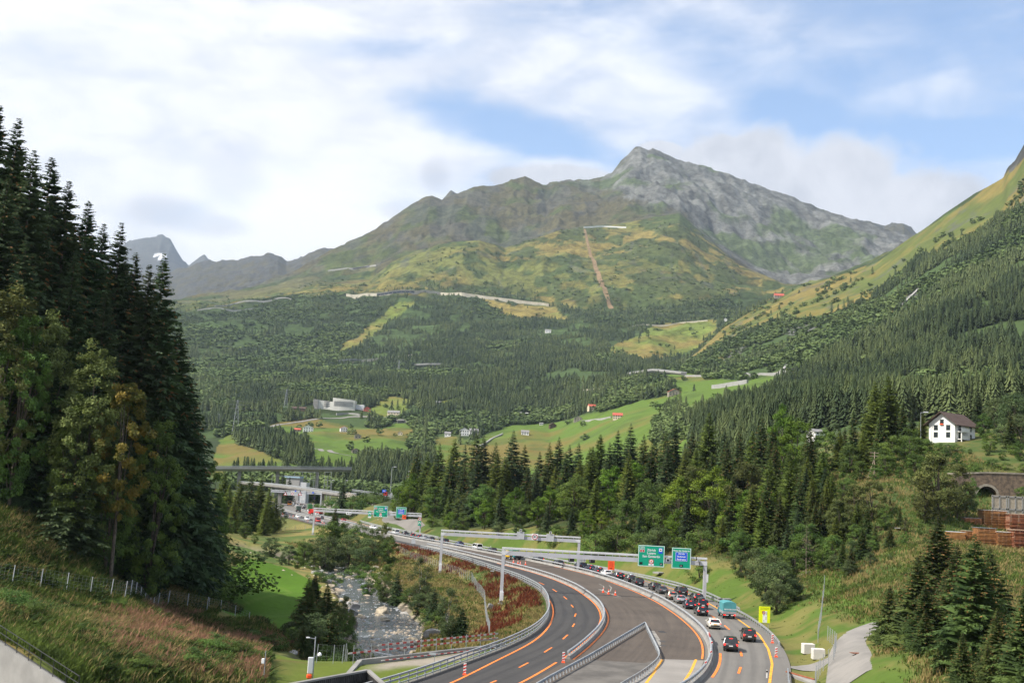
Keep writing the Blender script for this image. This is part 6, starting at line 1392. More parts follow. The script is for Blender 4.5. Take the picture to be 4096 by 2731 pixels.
def small_signs():
    r, f = sign('signal_lamp', 'small square signal lamp between the two large green boards', 2670, 2238.5, 220, .62, .66, M_GANTL, y=-.45); MB().box((0, f - .01, 0), (.42, .03, .44)).build('lens', M_SBLACK, r)
    r, f = sign('display_panel', 'white display panel between the lane signals of the distant gantry', *r7p(1198, 770), 430, 1.9, .95, M_SWHITE, y=-.4)
    for x in (-.5, .1, .6): MB().box((x, f - .01, 0), (.3, .02, .45)).build('symbol', M_SBLACK, r)
    for u, v, lab, up in ((1517, 775, 'tunnel sign on a post left of the distant green Zürich board', True), (2270, 917, 'tunnel sign under the round limit on the distant gantry post', False)):
        uu, vv = r7p(u, v); r, f = sign('tunnel_sign', lab, uu, vv, 430, 1.15, 1.7, M_SGREEN, y=-.62)
        b = MB(); b.prism([(-.42, -.35), (.42, -.35)] + [(.42 * math.cos(t), .05 + .42 * math.sin(t)) for t in np.linspace(0, math.pi, 10)], f - .02, f); b.build('tunnel_symbol', M_SWHITE, r)
        MB().prism([(-.26, -.35), (.26, -.35), (.12, .2), (-.12, .2)], f - .035, f - .021).build('road_symbol', M_SGREEN, r)
        if up: MB().box((0, f + .02, -1.15), (1.1, .06, .55)).build('white_plate', M_SWHITE, r)
    # camera on the right end of the nearest gantry
    p = at(2792, 2242, 220); r = empty('surveillance_camera', (p[0], 219.4, p[2]), .5, 'traffic camera on a bracket at the right end of the nearest gantry', 'camera')
    MB().box((0, 0, 0), (.75, .26, .26), bev=.05).build('housing', M_GANT, r); MB().beam((.1, 0, -.1), (.35, 0, -.75), .10, .10).build('bracket', M_TRIM, r); MB().beam((-.35, .1, .1), (-.5, .1, .75), .12, .12).build('antenna', M_TRIM, r)
    # orange notice board and yellow notice board on the verge
    x, y = 32.2, 284.0; z = gz(x, y); p = at(2445, 2260, y)
    r = empty('notice_board', (p[0], y, gz(p[0], y)), 0, 'plain orange red notice board on the verge above the small white car', 'notice board'); zc = p[2] - gz(p[0], y)
    MB().box((0, 0, zc), (1.6, .08, 2.1), bev=.01).build('panel', M_SORANGE, r)
    b = MB(); [b.box((0, -.047, zc + .7 - .28 * i), (w, .01, .09)) for i, w in enumerate((.7, .9, .8, 1.0))]; b.build('lettering', mat('notice_lettering', (.55, .05, .02), .5), r)
    b = MB(); b.beam((-.4, -.05, zc - .72), (.2, -.05, zc - .68), .015, .09); b.beam((.05, -.05, zc - .55), (.3, -.05, zc - .70), .015, .08); b.build('arrow', M_SBLACK, r)
    for sx in (-.5, .5): MB().beam((sx, .07, -.2), (sx, .07, zc + 1.0), .07, .07).build('post', M_STEEL, r)
    y = 181.0; p = at(3058, 2457, y); zg = gz(p[0], y); r = empty('notice_board', (p[0], y, zg), 0, 'bright lime yellow notice board on the verge by the guardrail', 'notice board'); zc = p[2] - zg
    MB().box((0, 0, zc), (1.72, .08, 2.45), bev=.01).build('panel', M_SYELL, r)
    b = MB(); b.box((.06, -.045, zc - .32), (.66, .012, 1.72)); b.build('white_table', M_SWHITE, r)
    b = MB(); [b.box((x, -.055, zc + dz), (.14, .012, hh)) for x, dz, hh in ((.30, .22, .48), (-.10, -.05, .30), (.22, -.52, .48), (-.12, -.88, .24))]; b.build('table_bar', M_SGREY, r)
    disc(MB(), -.16, zc + .34, .24, -.07, -.05).build('limit_disc', M_SWHITE, r); ring(MB(), -.16, zc + .34, .16, .25, -.085, -.071).build('limit_ring', M_SRED, r); text('60', .2, M_SBLACK, r, (-.16, -.08, zc + .34))
    b = MB(); [b.box((0, -.045, zc + zz), (1.35, .012, .07)) for zz in (1.02, .84)]; b.build('lettering', mat('yellow_board_lettering', (.45, .50, .02), .5), r)
    for sx in (-.62, .62): MB().beam((sx, .07, -.2), (sx, .07, zc + 1.1), .07, .07).build('post', M_STEEL, r)
    # back of a grey sign behind the middle gantry's right post
    p = at(2327, 2232, 296); r = empty('grey_sign', (p[0], 296, gz(p[0], 296)), 0, 'grey back of a sign standing behind the nearest gantry beam', 'sign'); zc = p[2] - gz(p[0], 296)
    MB().box((0, 0, zc), (2.1, .08, 1.7), bev=.01).build('panel', M_SGREY, r); b = MB(); b.box((0, -.05, zc), (.06, .04, 1.6)); b.box((0, -.05, zc - .4), (2.0, .04, .06)); b.build('stiffener', M_STEELD, r)
    for sx in (-.7, .7): MB().beam((sx, 0, -.2), (sx, 0, zc), .08, .08).build('post', M_STEEL, r)
    for u, v, z, lab in ((1728, 2639, 0, 'small grey kilometre plate on a post behind the bridge railing'), (1968, 2268, 0, 'small grey plate on a post beside the railing left of the nearest gantry')):
        p = gp(u, v + 30, z); p = np.array((min(p[0], LX(p[1]) - 1.0), p[1], 0)); r = empty('kilometre_plate', (p[0], p[1], gz(p[0], p[1])), .15, lab, 'sign'); MB().beam((.2, 0, 0), (.2, 0, 1.75), .05, .05).build('post', M_STEEL, r); MB().box((0, -.04, 1.6), (.75, .03, .24)).build('panel', M_SGREY, r)
small_signs()
# far sign gantry below the overpass
def far_gantry():
    Y = 640; g = Gantry('far grey gantry with square panels and warning triangles below the overpass', (1090, 2000), (1281, 2019), (1082, 1955), (1288, 1969), Y)
    rz = lambda x, y: (1080 + x / 5.6, 1900 + y / 5.6)
    for x, y, w, m, lab in ((425, 408, 1.9, M_SGREY, 'grey panel left of the red crossed disc on the far gantry'), (593, 415, 1.9, M_SGREY, 'grey panel right of the red crossed disc on the far gantry'), (640, 370, 1.5, M_SGREY, 'small grey panel above the beam right of the blue plate'), (778, 372, 1.5, M_SGREY, 'small grey panel above the beam near the right blue plate'),
                           (575, 353, 1.0, M_SBLUE, 'left small blue plate above the far gantry beam'), (968, 388, 1.1, M_SBLUE, 'right small blue plate on the far gantry beam')):
        r, f = sign('variable_sign', lab, *rz(x, y), Y, w, w, m, 'variable sign', 'panels on the far gantry'); frame(MB(), w, w, .1, f - .02, f).build('border', M_GANTL, r)
    r, f = sign('overtaking_ban_sign', 'square panel with red ring on the far gantry below the overpass', *rz(510, 411), Y, 1.9, 1.9, M_SWHITE); ring(MB(), 0, 0, .55, .75, f - .03, f - .01).build('red_ring', M_SRED, r); MB().beam((-.35, f - .02, -.35), (.35, f - .02, .35), .02, .14).build('bar', M_SRED, r)
    for x, lab in ((345, 'left red triangle warning sign on the far gantry'), (672, 'right red triangle warning sign on the far gantry')):
        r = empty('warning_sign', at(*rz(x, 412), Y - .6), 0, lab, 'warning sign', 'warning triangles on the far gantry'); MB().prism([(-1.1, -.9), (1.1, -.9), (0, .9)], 0, .06).build('red_triangle', M_SRED, r); MB().prism([(-.7, -.66), (.7, -.66), (0, .48)], -.03, -.005).build('white_face', M_SWHITE, r); MB().box((0, .02, 1.25), (.5, .1, .5)).build('lamp', M_SBLACK, r)
far_gantry()

# ------------------------------------------------------------------ cones, beacons and small roadside things
def cone_meshes():
    b = MB(); b.box((0, 0, .02), (.42, .42, .04)); b.tube([(0, 0, .03), (0, 0, .74)], [.16, .035], 12); return b.mesh('cone_body', M_RORANGE), MB().tube([(0, 0, .34), (0, 0, .50)], [.112, .088], 12).mesh('white_band', M_WHITE)
CB, CW = cone_meshes()
def cone(p, label, group, s=1.0):
    r = empty('traffic_cone', (p[0], p[1], .026), 0, label, 'traffic cone', group); link('body', CB, r); link('white_band', CW, r); r.scale = (s, s, s)
for (x, y), lab in zip(((1588, 735), (1622, 745), (1664, 752)), ('left of the three cones in the dusty patch on the milled lanes', 'middle and tallest cone in the dusty patch on the milled lanes', 'right of the three cones in the dusty patch on the milled lanes')): cone(r1(x, y), lab, 'cones in the dusty patch', 1.25)
for (x, y), lab in zip(((1187, 500), (1241, 512), (1268, 525), (1330, 525)), ('first cone from the left behind the road machine', 'second cone from the left behind the road machine', 'third cone from the left behind the road machine', 'cone furthest right behind the road machine')): cone(gp(1650 + x / 2.94, 2080 + y / 2.94), lab, 'cones behind the road machine', 1.25)
r_ = random.Random(8)
for i in range(16):
    y = 470 + i * 7.2; x = float(LX(y)) + 3.2 + r_.uniform(-1, 1.6) + (3 if i % 4 == 3 else 0); cone((x, y), 'orange cone standing between the white oncoming cars', 'cones between the oncoming cars', 1.3)
for x, y in ((375, 565), (385, 570), (490, 550), (500, 553)): cone(gp(1080 + x / 5.6, 1900 + y / 5.6), 'orange cone on the empty far carriageway before the bridge', 'cones before the bridge', 1.6)
def beacon(p, label, group, h=.95, rz=0.0, z=0.026):
    r = empty('warning_beacon', (p[0], p[1], z), rz, label, 'warning beacon', group); MB().box((0, 0, .10), (.42, .32, .20), taper=.6).build('foot', M_RORANGE, r); MB().box((0, 0, .22 + h / 2), (.28, .07, h)).build('panel', M_WHITE, r)
    b = MB()
    for i in range(3):
        z0 = .24 + i * .31; b.add([(-.14, -.045, z0), (.14, -.045, z0 + .12), (.14, -.045, z0 + .27), (-.14, -.045, z0 + .15)], [(0, 1, 2, 3)])
    b.build('red_stripe', M_RED, r)
beacon(r2(1301, 1270), 'upper striped beacon at the mouth of the slip road', 'beacons at the slip road', 1.0, z=.1); beacon(r2(1329, 1375), 'lower striped beacon at the mouth of the slip road', 'beacons at the slip road', 1.0, z=.08)
beacon(r1(718, 1252), 'striped beacon on orange foot beside the bridge railing', None, .95); beacon(r1(1338, 1175), 'striped beacon at the near end of the concrete barrier', None, .95)
for y, lab in ((132, 'nearest small striped plate on the median rail'), (141, 'second small striped plate on the median rail'), (150, 'third small striped plate on the median rail')):
    r = empty('reflector_plate', (float(MX(y)) + .05, y, .95), 0, lab, 'reflector', 'striped plates on the median rail'); MB().box((0, 0, .2), (.22, .05, .42)).build('panel', M_WHITE, r); MB().add([(-.11, -.03, .05), (.11, -.03, .2), (.11, -.03, .38), (-.11, -.03, .22)], [(0, 1, 2, 3)]).build('red_stripe', M_RED, r)
y = 158; r = empty('end_marker', (float(MX(y)), y, .8), -heading(MX, y), 'dark red and white end marker on the median barrier beside the cream car', 'marker'); MB().box((0, 0, .25), (.14, 3.2, .6), bev=.03).build('panel', mat('faded_red', (.32, .05, .045), .6), r); MB().box((.0, 1.9, .3), (.3, .35, .35), bev=.05).build('lamp', M_WHITE, r)
for u, v, lab in ((1963, 2192, 'white and black marker post on the verge behind the white van'), (1512, 2080, 'white and black marker post beside the exit ramp'), (3067, 2715, 'black and yellow marker post at the lower end of the guardrail')):
    p = hit(u, v); r = empty('marker_post', p, 0, lab, 'marker post', 'roadside marker posts'); MB().box((0, 0, .5), (.14, .10, 1.0)).build('post', M_WHITE, r); MB().box((0, -.01, .85), (.15, .10, .2)).build('black_band', M_SBLACK, r)
for u, v, lab in ((2645, 2293, 'pale concrete drain slab on the verge below the Zürich board'), (2912, 2400, 'pale concrete drain slab on the verge beside the teal truck'), (2205, 2228, 'pale concrete drain slab on the verge below the middle gantry'), (1770, 2152, 'pale concrete drain slab behind the left post of the middle gantry')):
    p = hit(u, v); p[0] = max(p[0], RX(p[1]) + 2.6); p[2] = gz(p[0], p[1]); MB().box((0, 0, .1), (3.2, 2.4, .35), .5).build('drain_slab', M_CONC, loc=p, label=lab, cat='slab', group='drain slabs on the verge')
# ================================================================== WALLS AND THINGS NEAR THE PLATFORM
CLEAR = []
M_RIB = mat('ribbed_dark_metal', (.075, .072, .070), .6, .3, var=.3, scale=.8)
M_WOOD = mat('weathered_plank', (.33, .27, .20), .85, var=.2, scale=3)
M_PLASTER = mat('white_plaster', (.74, .73, .70), .8, var=.05, scale=.4)
M_CREAM = mat('cream_plaster', (.62, .54, .38), .8, var=.08, scale=.4)
M_STONEW = mat('rough_stone_wall', (.34, .30, .24), .9, col2=(.20, .175, .14), scale=.9, detail=8, bump=.5)
M_BRICK = mat('brown_masonry', (.20, .145, .10), .9, col2=(.085, .065, .05), scale=1.1, detail=9, bump=.6)
M_ROOFB = mat('brown_roof', (.085, .055, .042), .75, var=.15, scale=1)
M_ROOFR = mat('red_roof', (.42, .10, .065), .75, var=.15, scale=1)
M_ROOFG = mat('grey_stone_roof', (.23, .225, .22), .8, var=.2, scale=1)
M_BARNW = mat('dark_barn_wood', (.10, .065, .042), .9, var=.25, scale=1.5)
M_WIN = mat('window_glass', (.03, .035, .04), .12, var=.2, spec=.8)
M_SHUT = mat('green_shutter', (.03, .075, .055), .6)
M_BEIGE = mat('pale_retaining_wall', (.46, .42, .33), .9, var=.12, scale=.05, obj=False)
M_CEM = mat('pale_concrete_facade', (.30, .295, .28), .85, var=.08, scale=.1, obj=False)
M_GRAVEL = mat('rubble_stone', (.38, .34, .28), .95, col2=(.20, .18, .15), scale=.9, detail=8, obj=False, bump=.5)
M_LUMBER = mat('sawn_timber', (.46, .19, .075), .85, col2=(.26, .105, .045), scale=.9, detail=8, rnd=.5)
M_FADEW = mat('faded_white_paint', (.50, .47, .42), .7, var=.15, scale=2); M_FADER = mat('faded_red_paint', (.42, .05, .04), .7, var=.15, scale=2)
M_BROWNT = mat('bare_earth_track', (.190, .128, .066), .95, var=.2, scale=.02, obj=False)
def corner_walls():
    A, B = at(-80, 2522, 86), at(300, 2772, 79)
    r = empty('concrete_wall', (A[0], A[1], -3), 0, 'pale concrete wing wall sloping down in the lower left corner', 'wall'); d = B - A
    b = MB(); n = np.array((d[1], -d[0])); n = n / np.linalg.norm(n) * .45; vs = []
    for p in (A, B):
        for s in (0, 1): vs += [(p[0] - A[0] - n[0] * s, p[1] - A[1] - n[1] * s, 0), (p[0] - A[0] - n[0] * s, p[1] - A[1] - n[1] * s, p[2] + 3)]
    b.add(vs, [(0, 1, 3, 2), (4, 6, 7, 5), (0, 4, 5, 1), (2, 3, 7, 6), (1, 5, 7, 3), (0, 2, 6, 4)]); b.build('wall', M_CONC, r)
    b = MB(); q = d * .48; b.box((q[0] + .02, q[1] - .0, q[2] + 2.2), (.06, .5, 1.2)); 
    r = empty('handrail', A, 0, 'thin black handrail along the top of the sloping concrete wall', 'railing'); up = np.array((-n[0] * .5, -n[1] * .5, 0))
    for h, nm in ((1.1, 'top_rail'), (.62, 'middle_rail'), (.15, 'lower_rail')): MB().tube([tuple(up + (0, 0, h)), tuple(d + up + (0, 0, h))], .028, 6).build(nm, M_BLACK, r)
    pm = MB().tube([(0, 0, -.1), (0, 0, 1.12)], .03, 6).mesh('post', M_BLACK)
    for t in np.linspace(0, 1, 9): link('post', pm, r, tuple(d * t + up))
    # ribbed noise wall at the lower edge
    A, B, Cc = at(1120, 2742, 99), at(1472, 2679, 112), at(1545, 2745, 104)
    r = empty('ribbed_wall', (A[0], A[1], 0), 0, 'dark ribbed metal wall with pale coping at the lower edge', 'wall'); o = np.array((A[0], A[1], 0))
    b = MB(); seq = []
    for P, Q_ in ((A, B), (B, Cc)):
        L = np.linalg.norm((Q_ - P)[:2]); k = int(L / .32)
        t2 = (Q_ - P)[:2] / L; nn = np.array((t2[1], -t2[0]))
        for i in range(k):
            for f, off in ((0, 0), (.45, 0), (.55, .14), (.95, .14)): p = P + (Q_ - P) * ((i + f) / k); seq.append((p[0] + nn[0] * off, p[1] + nn[1] * off, p[2]))
    vs = [(x - o[0], y - o[1], z - .12) for x, y, z in seq] + [(x - o[0], y - o[1], -2.5) for x, y, z in seq]; n_ = len(seq)
    b.add(vs, [(i, i + n_, i + 1 + n_, i + 1) for i in range(n_ - 1)]); b.build('ribbed_sheet', M_RIB, r)
    b = MB(); [b.beam(tuple(p - o), tuple(q - o), .42, .16) for p, q in ((A, B), (B, Cc))]; b.build('coping', M_CONCD, r)
corner_walls()
K0, K1, K2 = gp(1440, 2645)[:2], gp(2012, 2581)[:2], np.array((-14.6, 113.0))
def platform():
    r = empty('retaining_wall', (*K0, 0), 0, 'long pale concrete wall edging the gravel platform above the river', 'wall')
    d = K1 - K0; e = K2 - K0
    b = MB(); b.beam((0, 0, -3.1), (d[0], d[1], -3.1), .55, 6.7); b.build('wall', M_CONC, r)
    b = MB(); b.beam((0, -.28, -1.2), (e[0], e[1], -1.2), .5, 2.9); b.build('return_wall', M_CONC, r)
    n = np.array((-d[1], d[0])) / np.linalg.norm(d); q0 = K0 + n * .5 - d * .02; L = np.linalg.norm(d); t = d / L; a = math.atan2(d[1], d[0])
    r = empty('plank_barrier', (*q0, .2), a, 'barrier of red and white planks on posts along the river side of the platform', 'barrier')
    for z, x0, x1 in ((1.25, 3.5, L), (.70, -.8, L)):
        xs = np.linspace(x0, x1, int((x1 - x0) / .55) + 1); b = MB()
        for xa, xb in zip(xs[:-1], xs[1:]): b.box(((xa + xb) / 2, 0, z), (xb - xa, .05, .17))
        pk = b.build('plank', [M_FADEW, M_FADER], r); pk.data.polygons.foreach_set('material_index', [(i // 6) % 2 for i in range(len(pk.data.polygons))])
    pm = MB().box((0, .06, .5), (.06, .06, 2.0)).mesh('post', M_STEELD)
    for x in np.arange(0, L + .1, 2.6): link('post', pm, r, (x, 0, 0))
    MB().box((L * .93, .0, .62), (L * .16, .055, .2)).build('plank', M_WOOD, r)
    r = empty('lath', (*(K0 + d * .5 - n * 1.1), .1), a, 'thin red and white lath lying along the gravel beside the wall', 'lath'); xs = np.arange(-L * .4, L * .4, .55); b = MB(); [b.box((x, 0, 0), (.55, .10, .08)) for x in xs]; pk = b.build('lath', [M_FADEW, M_FADER], r); pk.data.polygons.foreach_set('material_index', [(i // 6) % 2 for i in range(len(pk.data.polygons))])
    p = at(1480, 2560, 158); link('drift_plank', MB().beam((0, 0, 0), (4.2, -2.4, -.2), .3, .12).mesh('drift_plank', M_WHITE), None, (-18.5, 166.5, -4.4), label='red and white plank washed up on the river stones', cat='plank')
    # mast with cabinet, dish and small things on the grass to the left
    p = hit(1250, 2718); r = empty('weather_mast', p, .2, 'grey mast with pale cabinet, lamp arm and white dome beside the ribbed wall', 'mast')
    MB().tube([(0, 0, -.2), (0, 0, 4.0)], .055, 8).build('pole', M_STEEL, r); MB().box((-.30, -.12, 1.35), (.5, .35, 1.5), bev=.04).build('cabinet', M_GANTL, r)
    MB().beam((0, 0, 3.8), (-.6, 0, 3.9), .06, .06).build('lamp_arm', M_STEEL, r); MB().box((-.7, 0, 3.9), (.35, .18, .12), bev=.03).build('lamp', M_GANTL, r)
    b = MB(); vs = []; b.tube([(.5, 0, 2.25), (.5, 0, 2.38), (.5, 0, 2.5), (.5, 0, 2.56)], [.20, .20, .13, .03], 12); b.build('dome', M_WHITE, r); MB().beam((0, 0, 2.2), (.5, 0, 2.2), .05, .05).build('bracket', M_STEEL, r); MB().box((-.35, -.2, .35), (.5, .4, .45), bev=.1).build('fuel_can', M_RORANGE, r)
    p = hit(1288, 2622); r = empty('pump', p, 0, 'small bright blue pump standing on the grass near the wire fence', 'pump'); MB().box((0, 0, .35), (1.2, .5, .4), bev=.08).build('body', PAINT['blue'], r); MB().tube([(-.6, 0, .55), (.6, 0, .55)], .16, 8).build('tank', PAINT['blue'], r); b = MB(); [b.box((x, 0, .08), (.1, .45, .16)) for x in (-.45, .45)]; b.build('feet', M_TRIM, r)
    p = hit(1053, 2735); r = empty('small_mast', (p[0], p[1], p[2]), 0, 'thin grey pole with small white box on the left slope', 'mast'); MB().tube([(0, 0, -.2), (0, 0, 2.9)], .035, 6).build('pole', M_STEEL, r); MB().box((-.16, -.05, 2.0), (.26, .2, .45), bev=.03).build('box', M_WHITE, r)
    MB().add([(0, 0, 0), (1.0, .3, 0), (.6, 1.0, 0), (-.5, .8, 0), (-.8, 0, 0), (0, -.6, 0), (.1, .2, .55)], [(0, 1, 6), (1, 2, 6), (2, 3, 6), (3, 4, 6), (4, 5, 6), (5, 0, 6)]).build('soil_heap', mat('soil', (.12, .085, .055), .95), loc=hit(1480, 2646), label='small heap of brown soil at the corner of the platform wall', cat='heap')
    for u, v, rz, lab in ((3232, 2612, .1, 'left pale concrete block beside the mesh fence'), (3272, 2634, .0, 'right pale concrete block, nearer one beside the mesh fence')):
        p = hit(u, v); r = link('concrete_block', MB().box((0, 0, .6), (1.5, 1.1, 1.3), bev=.05).mesh('concrete_block', mat('pale_concrete_block', (.58, .56, .52), .85, var=.06, scale=1)), None, p, (0, 0, rz), lab, 'block', 'concrete blocks')
    p = hit(3428, 2616); link('drain_grate', MB().box((0, 0, .1), (1.4, .9, .05)).mesh('drain_grate', mat('rusty_grate', (.20, .085, .05), .8)), None, p + (0, 0, .04), (0, 0, .1), 'rusty rectangular drain grate in the path', 'grate')
    A, B = hit(3145, 2700), hit(3258, 2725); r = empty('headwall', A, 0, 'pale concrete headwall with rusty edge in the grass at the lower edge', 'wall'); d3 = B - A
    b = MB(); b.add([(0, 0, -.6), (d3[0], d3[1], -.6), (d3[0] - .3, d3[1] - 2.2, -.9), (0, 0, .35), (d3[0], d3[1], .45), (d3[0] - .3, d3[1] - 2.2, .2)], [(0, 2, 1), (3, 4, 5), (0, 1, 4, 3), (1, 2, 5, 4), (2, 0, 3, 5)]); b.build('slab', M_CONC, r)
    MB().beam((0, .05, .42), (d3[0], d3[1] + .05, .52), .18, .12).build('rusty_edge', mat('rust', (.30, .10, .05), .8), r)
    p = hit(2930, 2382); p = gp(1400 + 880 / 1.568, 1900 + 810 / 1.568, -2); link('stone_block', ROCKS[5], None, (p[0], p[1], gz(p[0], p[1]) + .5), (0, .4, 1), 'pale grey stone block beside the foot of the nearest gantry', 'stone').scale = (1.1, .8, 1.3)
platform()

# ================================================================== BRIDGES AND THE FAR END OF THE MOTORWAY
def bridge(label, pts, depth, width, piers, m, rail=1.0, pier_w=2.0, name='road_bridge', pm=None, cat='bridge'):
    o = np.array(pts[0]); Q_ = [tuple(np.array(p) - o) for p in pts]; r = empty(name, o, 0, label, cat)
    MB().sweep(Q_, [(-width / 2, 0), (width / 2, 0), (width / 2, -depth * .45), (width * .28, -depth), (-width * .28, -depth), (-width / 2, -depth * .45)]).build('deck', m, r)
    for s in (-1, 1):
        MB().sweep(Q_, box_prof(.3, 0.002, .45, s * (width / 2 - .16))).build('kerb', M_CONC, r)
        MB().sweep(Q_, box_prof(.14, .75, rail, s * (width / 2 - .16))).build('railing', M_STEEL, r)
    b = MB()
    for p in resample(Q_, 4.0):
        b.box((p[0], p[1] - width / 2 + .16, p[2] + .6), (.12, .12, .4))
    b.build('railing_post', M_STEEL, r)['kind'] = 'stuff'
    for p in piers:
        zg = gz(p[0], p[1]); h = p[2] - depth + .05 - zg + 1; MB().box((p[0] - o[0], p[1] - o[1], zg - 1 + h / 2 - o[2]), (pier_w, pier_w * .8, h), taper=.9).build('pier', pm or M_CONCD, r)
    return r
bridge('long straight upper road bridge on tall piers above the substation', [at(u, v, Y) for u, v, Y in ((760, 1868, 880), (1000, 1868, 890), (1200, 1869, 900), (1400, 1872, 915))], 3.0, 11, [at(1113, 1869, 896), at(1272, 1870, 905), at(960, 1868, 888)], M_CEM, 1.1, 2.6)
bridge('lower overpass crossing the motorway in front of the control building', [at(u, v, Y) for u, v, Y in ((980, 1931, 770), (1080, 1939, 750), (1215, 1955, 722), (1355, 1975, 690), (1400, 1979, 680))], 1.5, 9, [at(1123, 1945, 742), at(1291, 1968, 706)], M_CONCD, 1.2, 2.4)
def sweep_rail(label, pts, cat='guardrail'):
    o = np.array(pts[0]); Q_ = [tuple(np.array(p) - o) for p in pts]; r = empty('guardrail', o, 0, label, cat)
    MB().sweep(Q_, [(a, b + .1) for a, b in W_BEAM]).build('rail', M_STEEL, r); MB().sweep(Q_, [(a, b + .75) for a, b in W_BEAM]).build('upper_rail', M_STEEL, r)
    pm = MB().box((0, 0, .4), (.12, .16, 1.9)).mesh('post', M_STEELD)
    for p in resample(Q_, 4): link('post', pm, r, tuple(p))
sweep_rail('far double steel railing on the embankment below the tall lamp post', [at(u, v, Y) for u, v, Y in ((1408, 1966, 670), (1450, 1972, 640), (1510, 1981, 605), (1570, 1992, 575), (1610, 1999, 555))])
def simple_house(name, label, p, w, d, h, rh, wall, roof, rz=0.0, win=(3, 2), cat='house', group=None, over=.5, gable_front=False, chimney=False, winm=None):
    r = empty(name, p, rz, label, cat, group); CLEAR.append((p[0], p[1], max(w, d) * .9 + 6)); W = 0
    if gable_front: b = MB(); b.prism([(-w / 2, -2), (w / 2, -2), (w / 2, h), (0, h + rh), (-w / 2, h)], 0, d)
    else:
        b = MB(); vs = [(-w / 2, y, z) for y, z in ((0, -2), (d, -2), (d, h), (d / 2, h + rh), (0, h))] + [(w / 2, y, z) for y, z in ((0, -2), (d, -2), (d, h), (d / 2, h + rh), (0, h))]
        b.add(vs, [(4, 3, 2, 1, 0), (5, 6, 7, 8, 9)] + [(i, (i + 1) % 5, (i + 1) % 5 + 5, i + 5) for i in range(5)])
    b.build('wall', wall, r); b = MB(); t = .25; k = rh / ((w if gable_front else d) / 2); o = over
    if gable_front:
        for s in (-1, 1): b.add([(s * (w / 2 + o), -o, h - o * k), (0, -o, h + rh + .02), (0, d + o, h + rh + .02), (s * (w / 2 + o), d + o, h - o * k), (s * (w / 2 + o), -o, h - o * k + t), (0, -o, h + rh + t), (0, d + o, h + rh + t), (s * (w / 2 + o), d + o, h - o * k + t)], [(0, 1, 2, 3), (7, 6, 5, 4), (0, 4, 5, 1), (1, 5, 6, 2), (2, 6, 7, 3), (3, 7, 4, 0)])
    else:
        for s in (0, 1):
            ye = -o if s == 0 else d + o
            b.add([(-w / 2 - o, ye, h - o * k), (w / 2 + o, ye, h - o * k), (w / 2 + o, d / 2, h + rh + .02), (-w / 2 - o, d / 2, h + rh + .02), (-w / 2 - o, ye, h - o * k + t), (w / 2 + o, ye, h - o * k + t), (w / 2 + o, d / 2, h + rh + t), (-w / 2 - o, d / 2, h + rh + t)], [(0, 1, 2, 3), (7, 6, 5, 4), (0, 4, 5, 1), (1, 5, 6, 2), (2, 6, 7, 3), (3, 7, 4, 0)])
    b.build('roof', roof, r)
    nx, nz = win; ww = min(1.3, w / (nx * 2 + 1)); hh = min(1.5, h / (nz * 2 + .2)) * 1.1
    wm = MB().box((0, 0, 0), (ww, .12, hh)).mesh('window', winm or M_WIN)
    for i in range(nx):
        for j in range(nz): link('window', wm, r, (-w / 2 + w * (i + .5) / nx, -.02, h * (j + .55) / nz))
    if chimney: MB().box((w * .2, d * .5, h + rh + .3), (.8, .8, 1.6)).build('chimney', wall, r)
    return r
def control_building():
    p = at(1175, 1947, 830); zg = gz(p[0], p[1]); w, h = 14, 7.5 + p[2] - zg - 1
    r = empty('control_building', (p[0], p[1], zg), -.15, 'grey concrete building with pale blue glazed strip behind the lower overpass', 'building'); CLEAR.append((p[0], p[1], 30))
    MB().box((-1, 4, h / 2), (w - 4, 8, h)).build('wall', M_CEM, r); MB().box((-2, 3.8, h + .6), (w - 1.5, 9, 1.2)).build('glazed_strip', mat('pale_blue_glazing', (.40, .55, .66), .2, spec=.7, var=.1, scale=2), r); MB().box((-2, 3.8, h + 1.35), (w - 1, 9.4, .3)).build('roof', M_CONC, r)
    MB().box((w / 2 - .4, 4, h * .42), (5.0, 7, h * .84)).build('annex', M_SGREY, r); MB().box((w / 2 - .6, .45, h * .55), (1.0, .12, 2.4)).build('door', M_WIN, r); MB().box((-3.8, -.02, h * .5), (.3, .1, h)).build('pilaster', M_CONC, r)
    for k, (u, v0, v1, du, lab) in enumerate(((1225, 1885, 1912, 95, 'grey lattice of substation frames under the upper bridge'), (1130, 1901, 1920, 85, 'long thin steel portal frame left of the control building'), (1312, 1886, 1902, 26, 'small steel frames right of the tall bridge pier'))):
        Y = 880; A = at(u - du / 2, v1, Y); B = at(u + du / 2, v1, Y); top = at(u, v0, Y)[2]; zb = gz((A[0] + B[0]) / 2, Y); r = empty('substation_frame', (A[0], Y, zb), 0, lab, 'steel frame'); W = B[0] - A[0]; hh = top - zb
        b = MB(); n = max(2, int(W / (2.6 if k != 1 else 9)))
        for i in range(n + 1): b.beam((W * i / n, 0, 0), (W * i / n, 0, hh * (1 if i % 2 == 0 or k == 1 else .86)), .28, .28)
        b.build('upright', M_STEELD, r)['kind'] = 'stuff'
        b = MB(); [b.beam((0, 0, hh * f), (W, 0, hh * f), .28, .28) for f in ((.98,) if k == 1 else (.98, .7, .5))]; b.build('crossbeam', M_STEELD, r)
control_building()
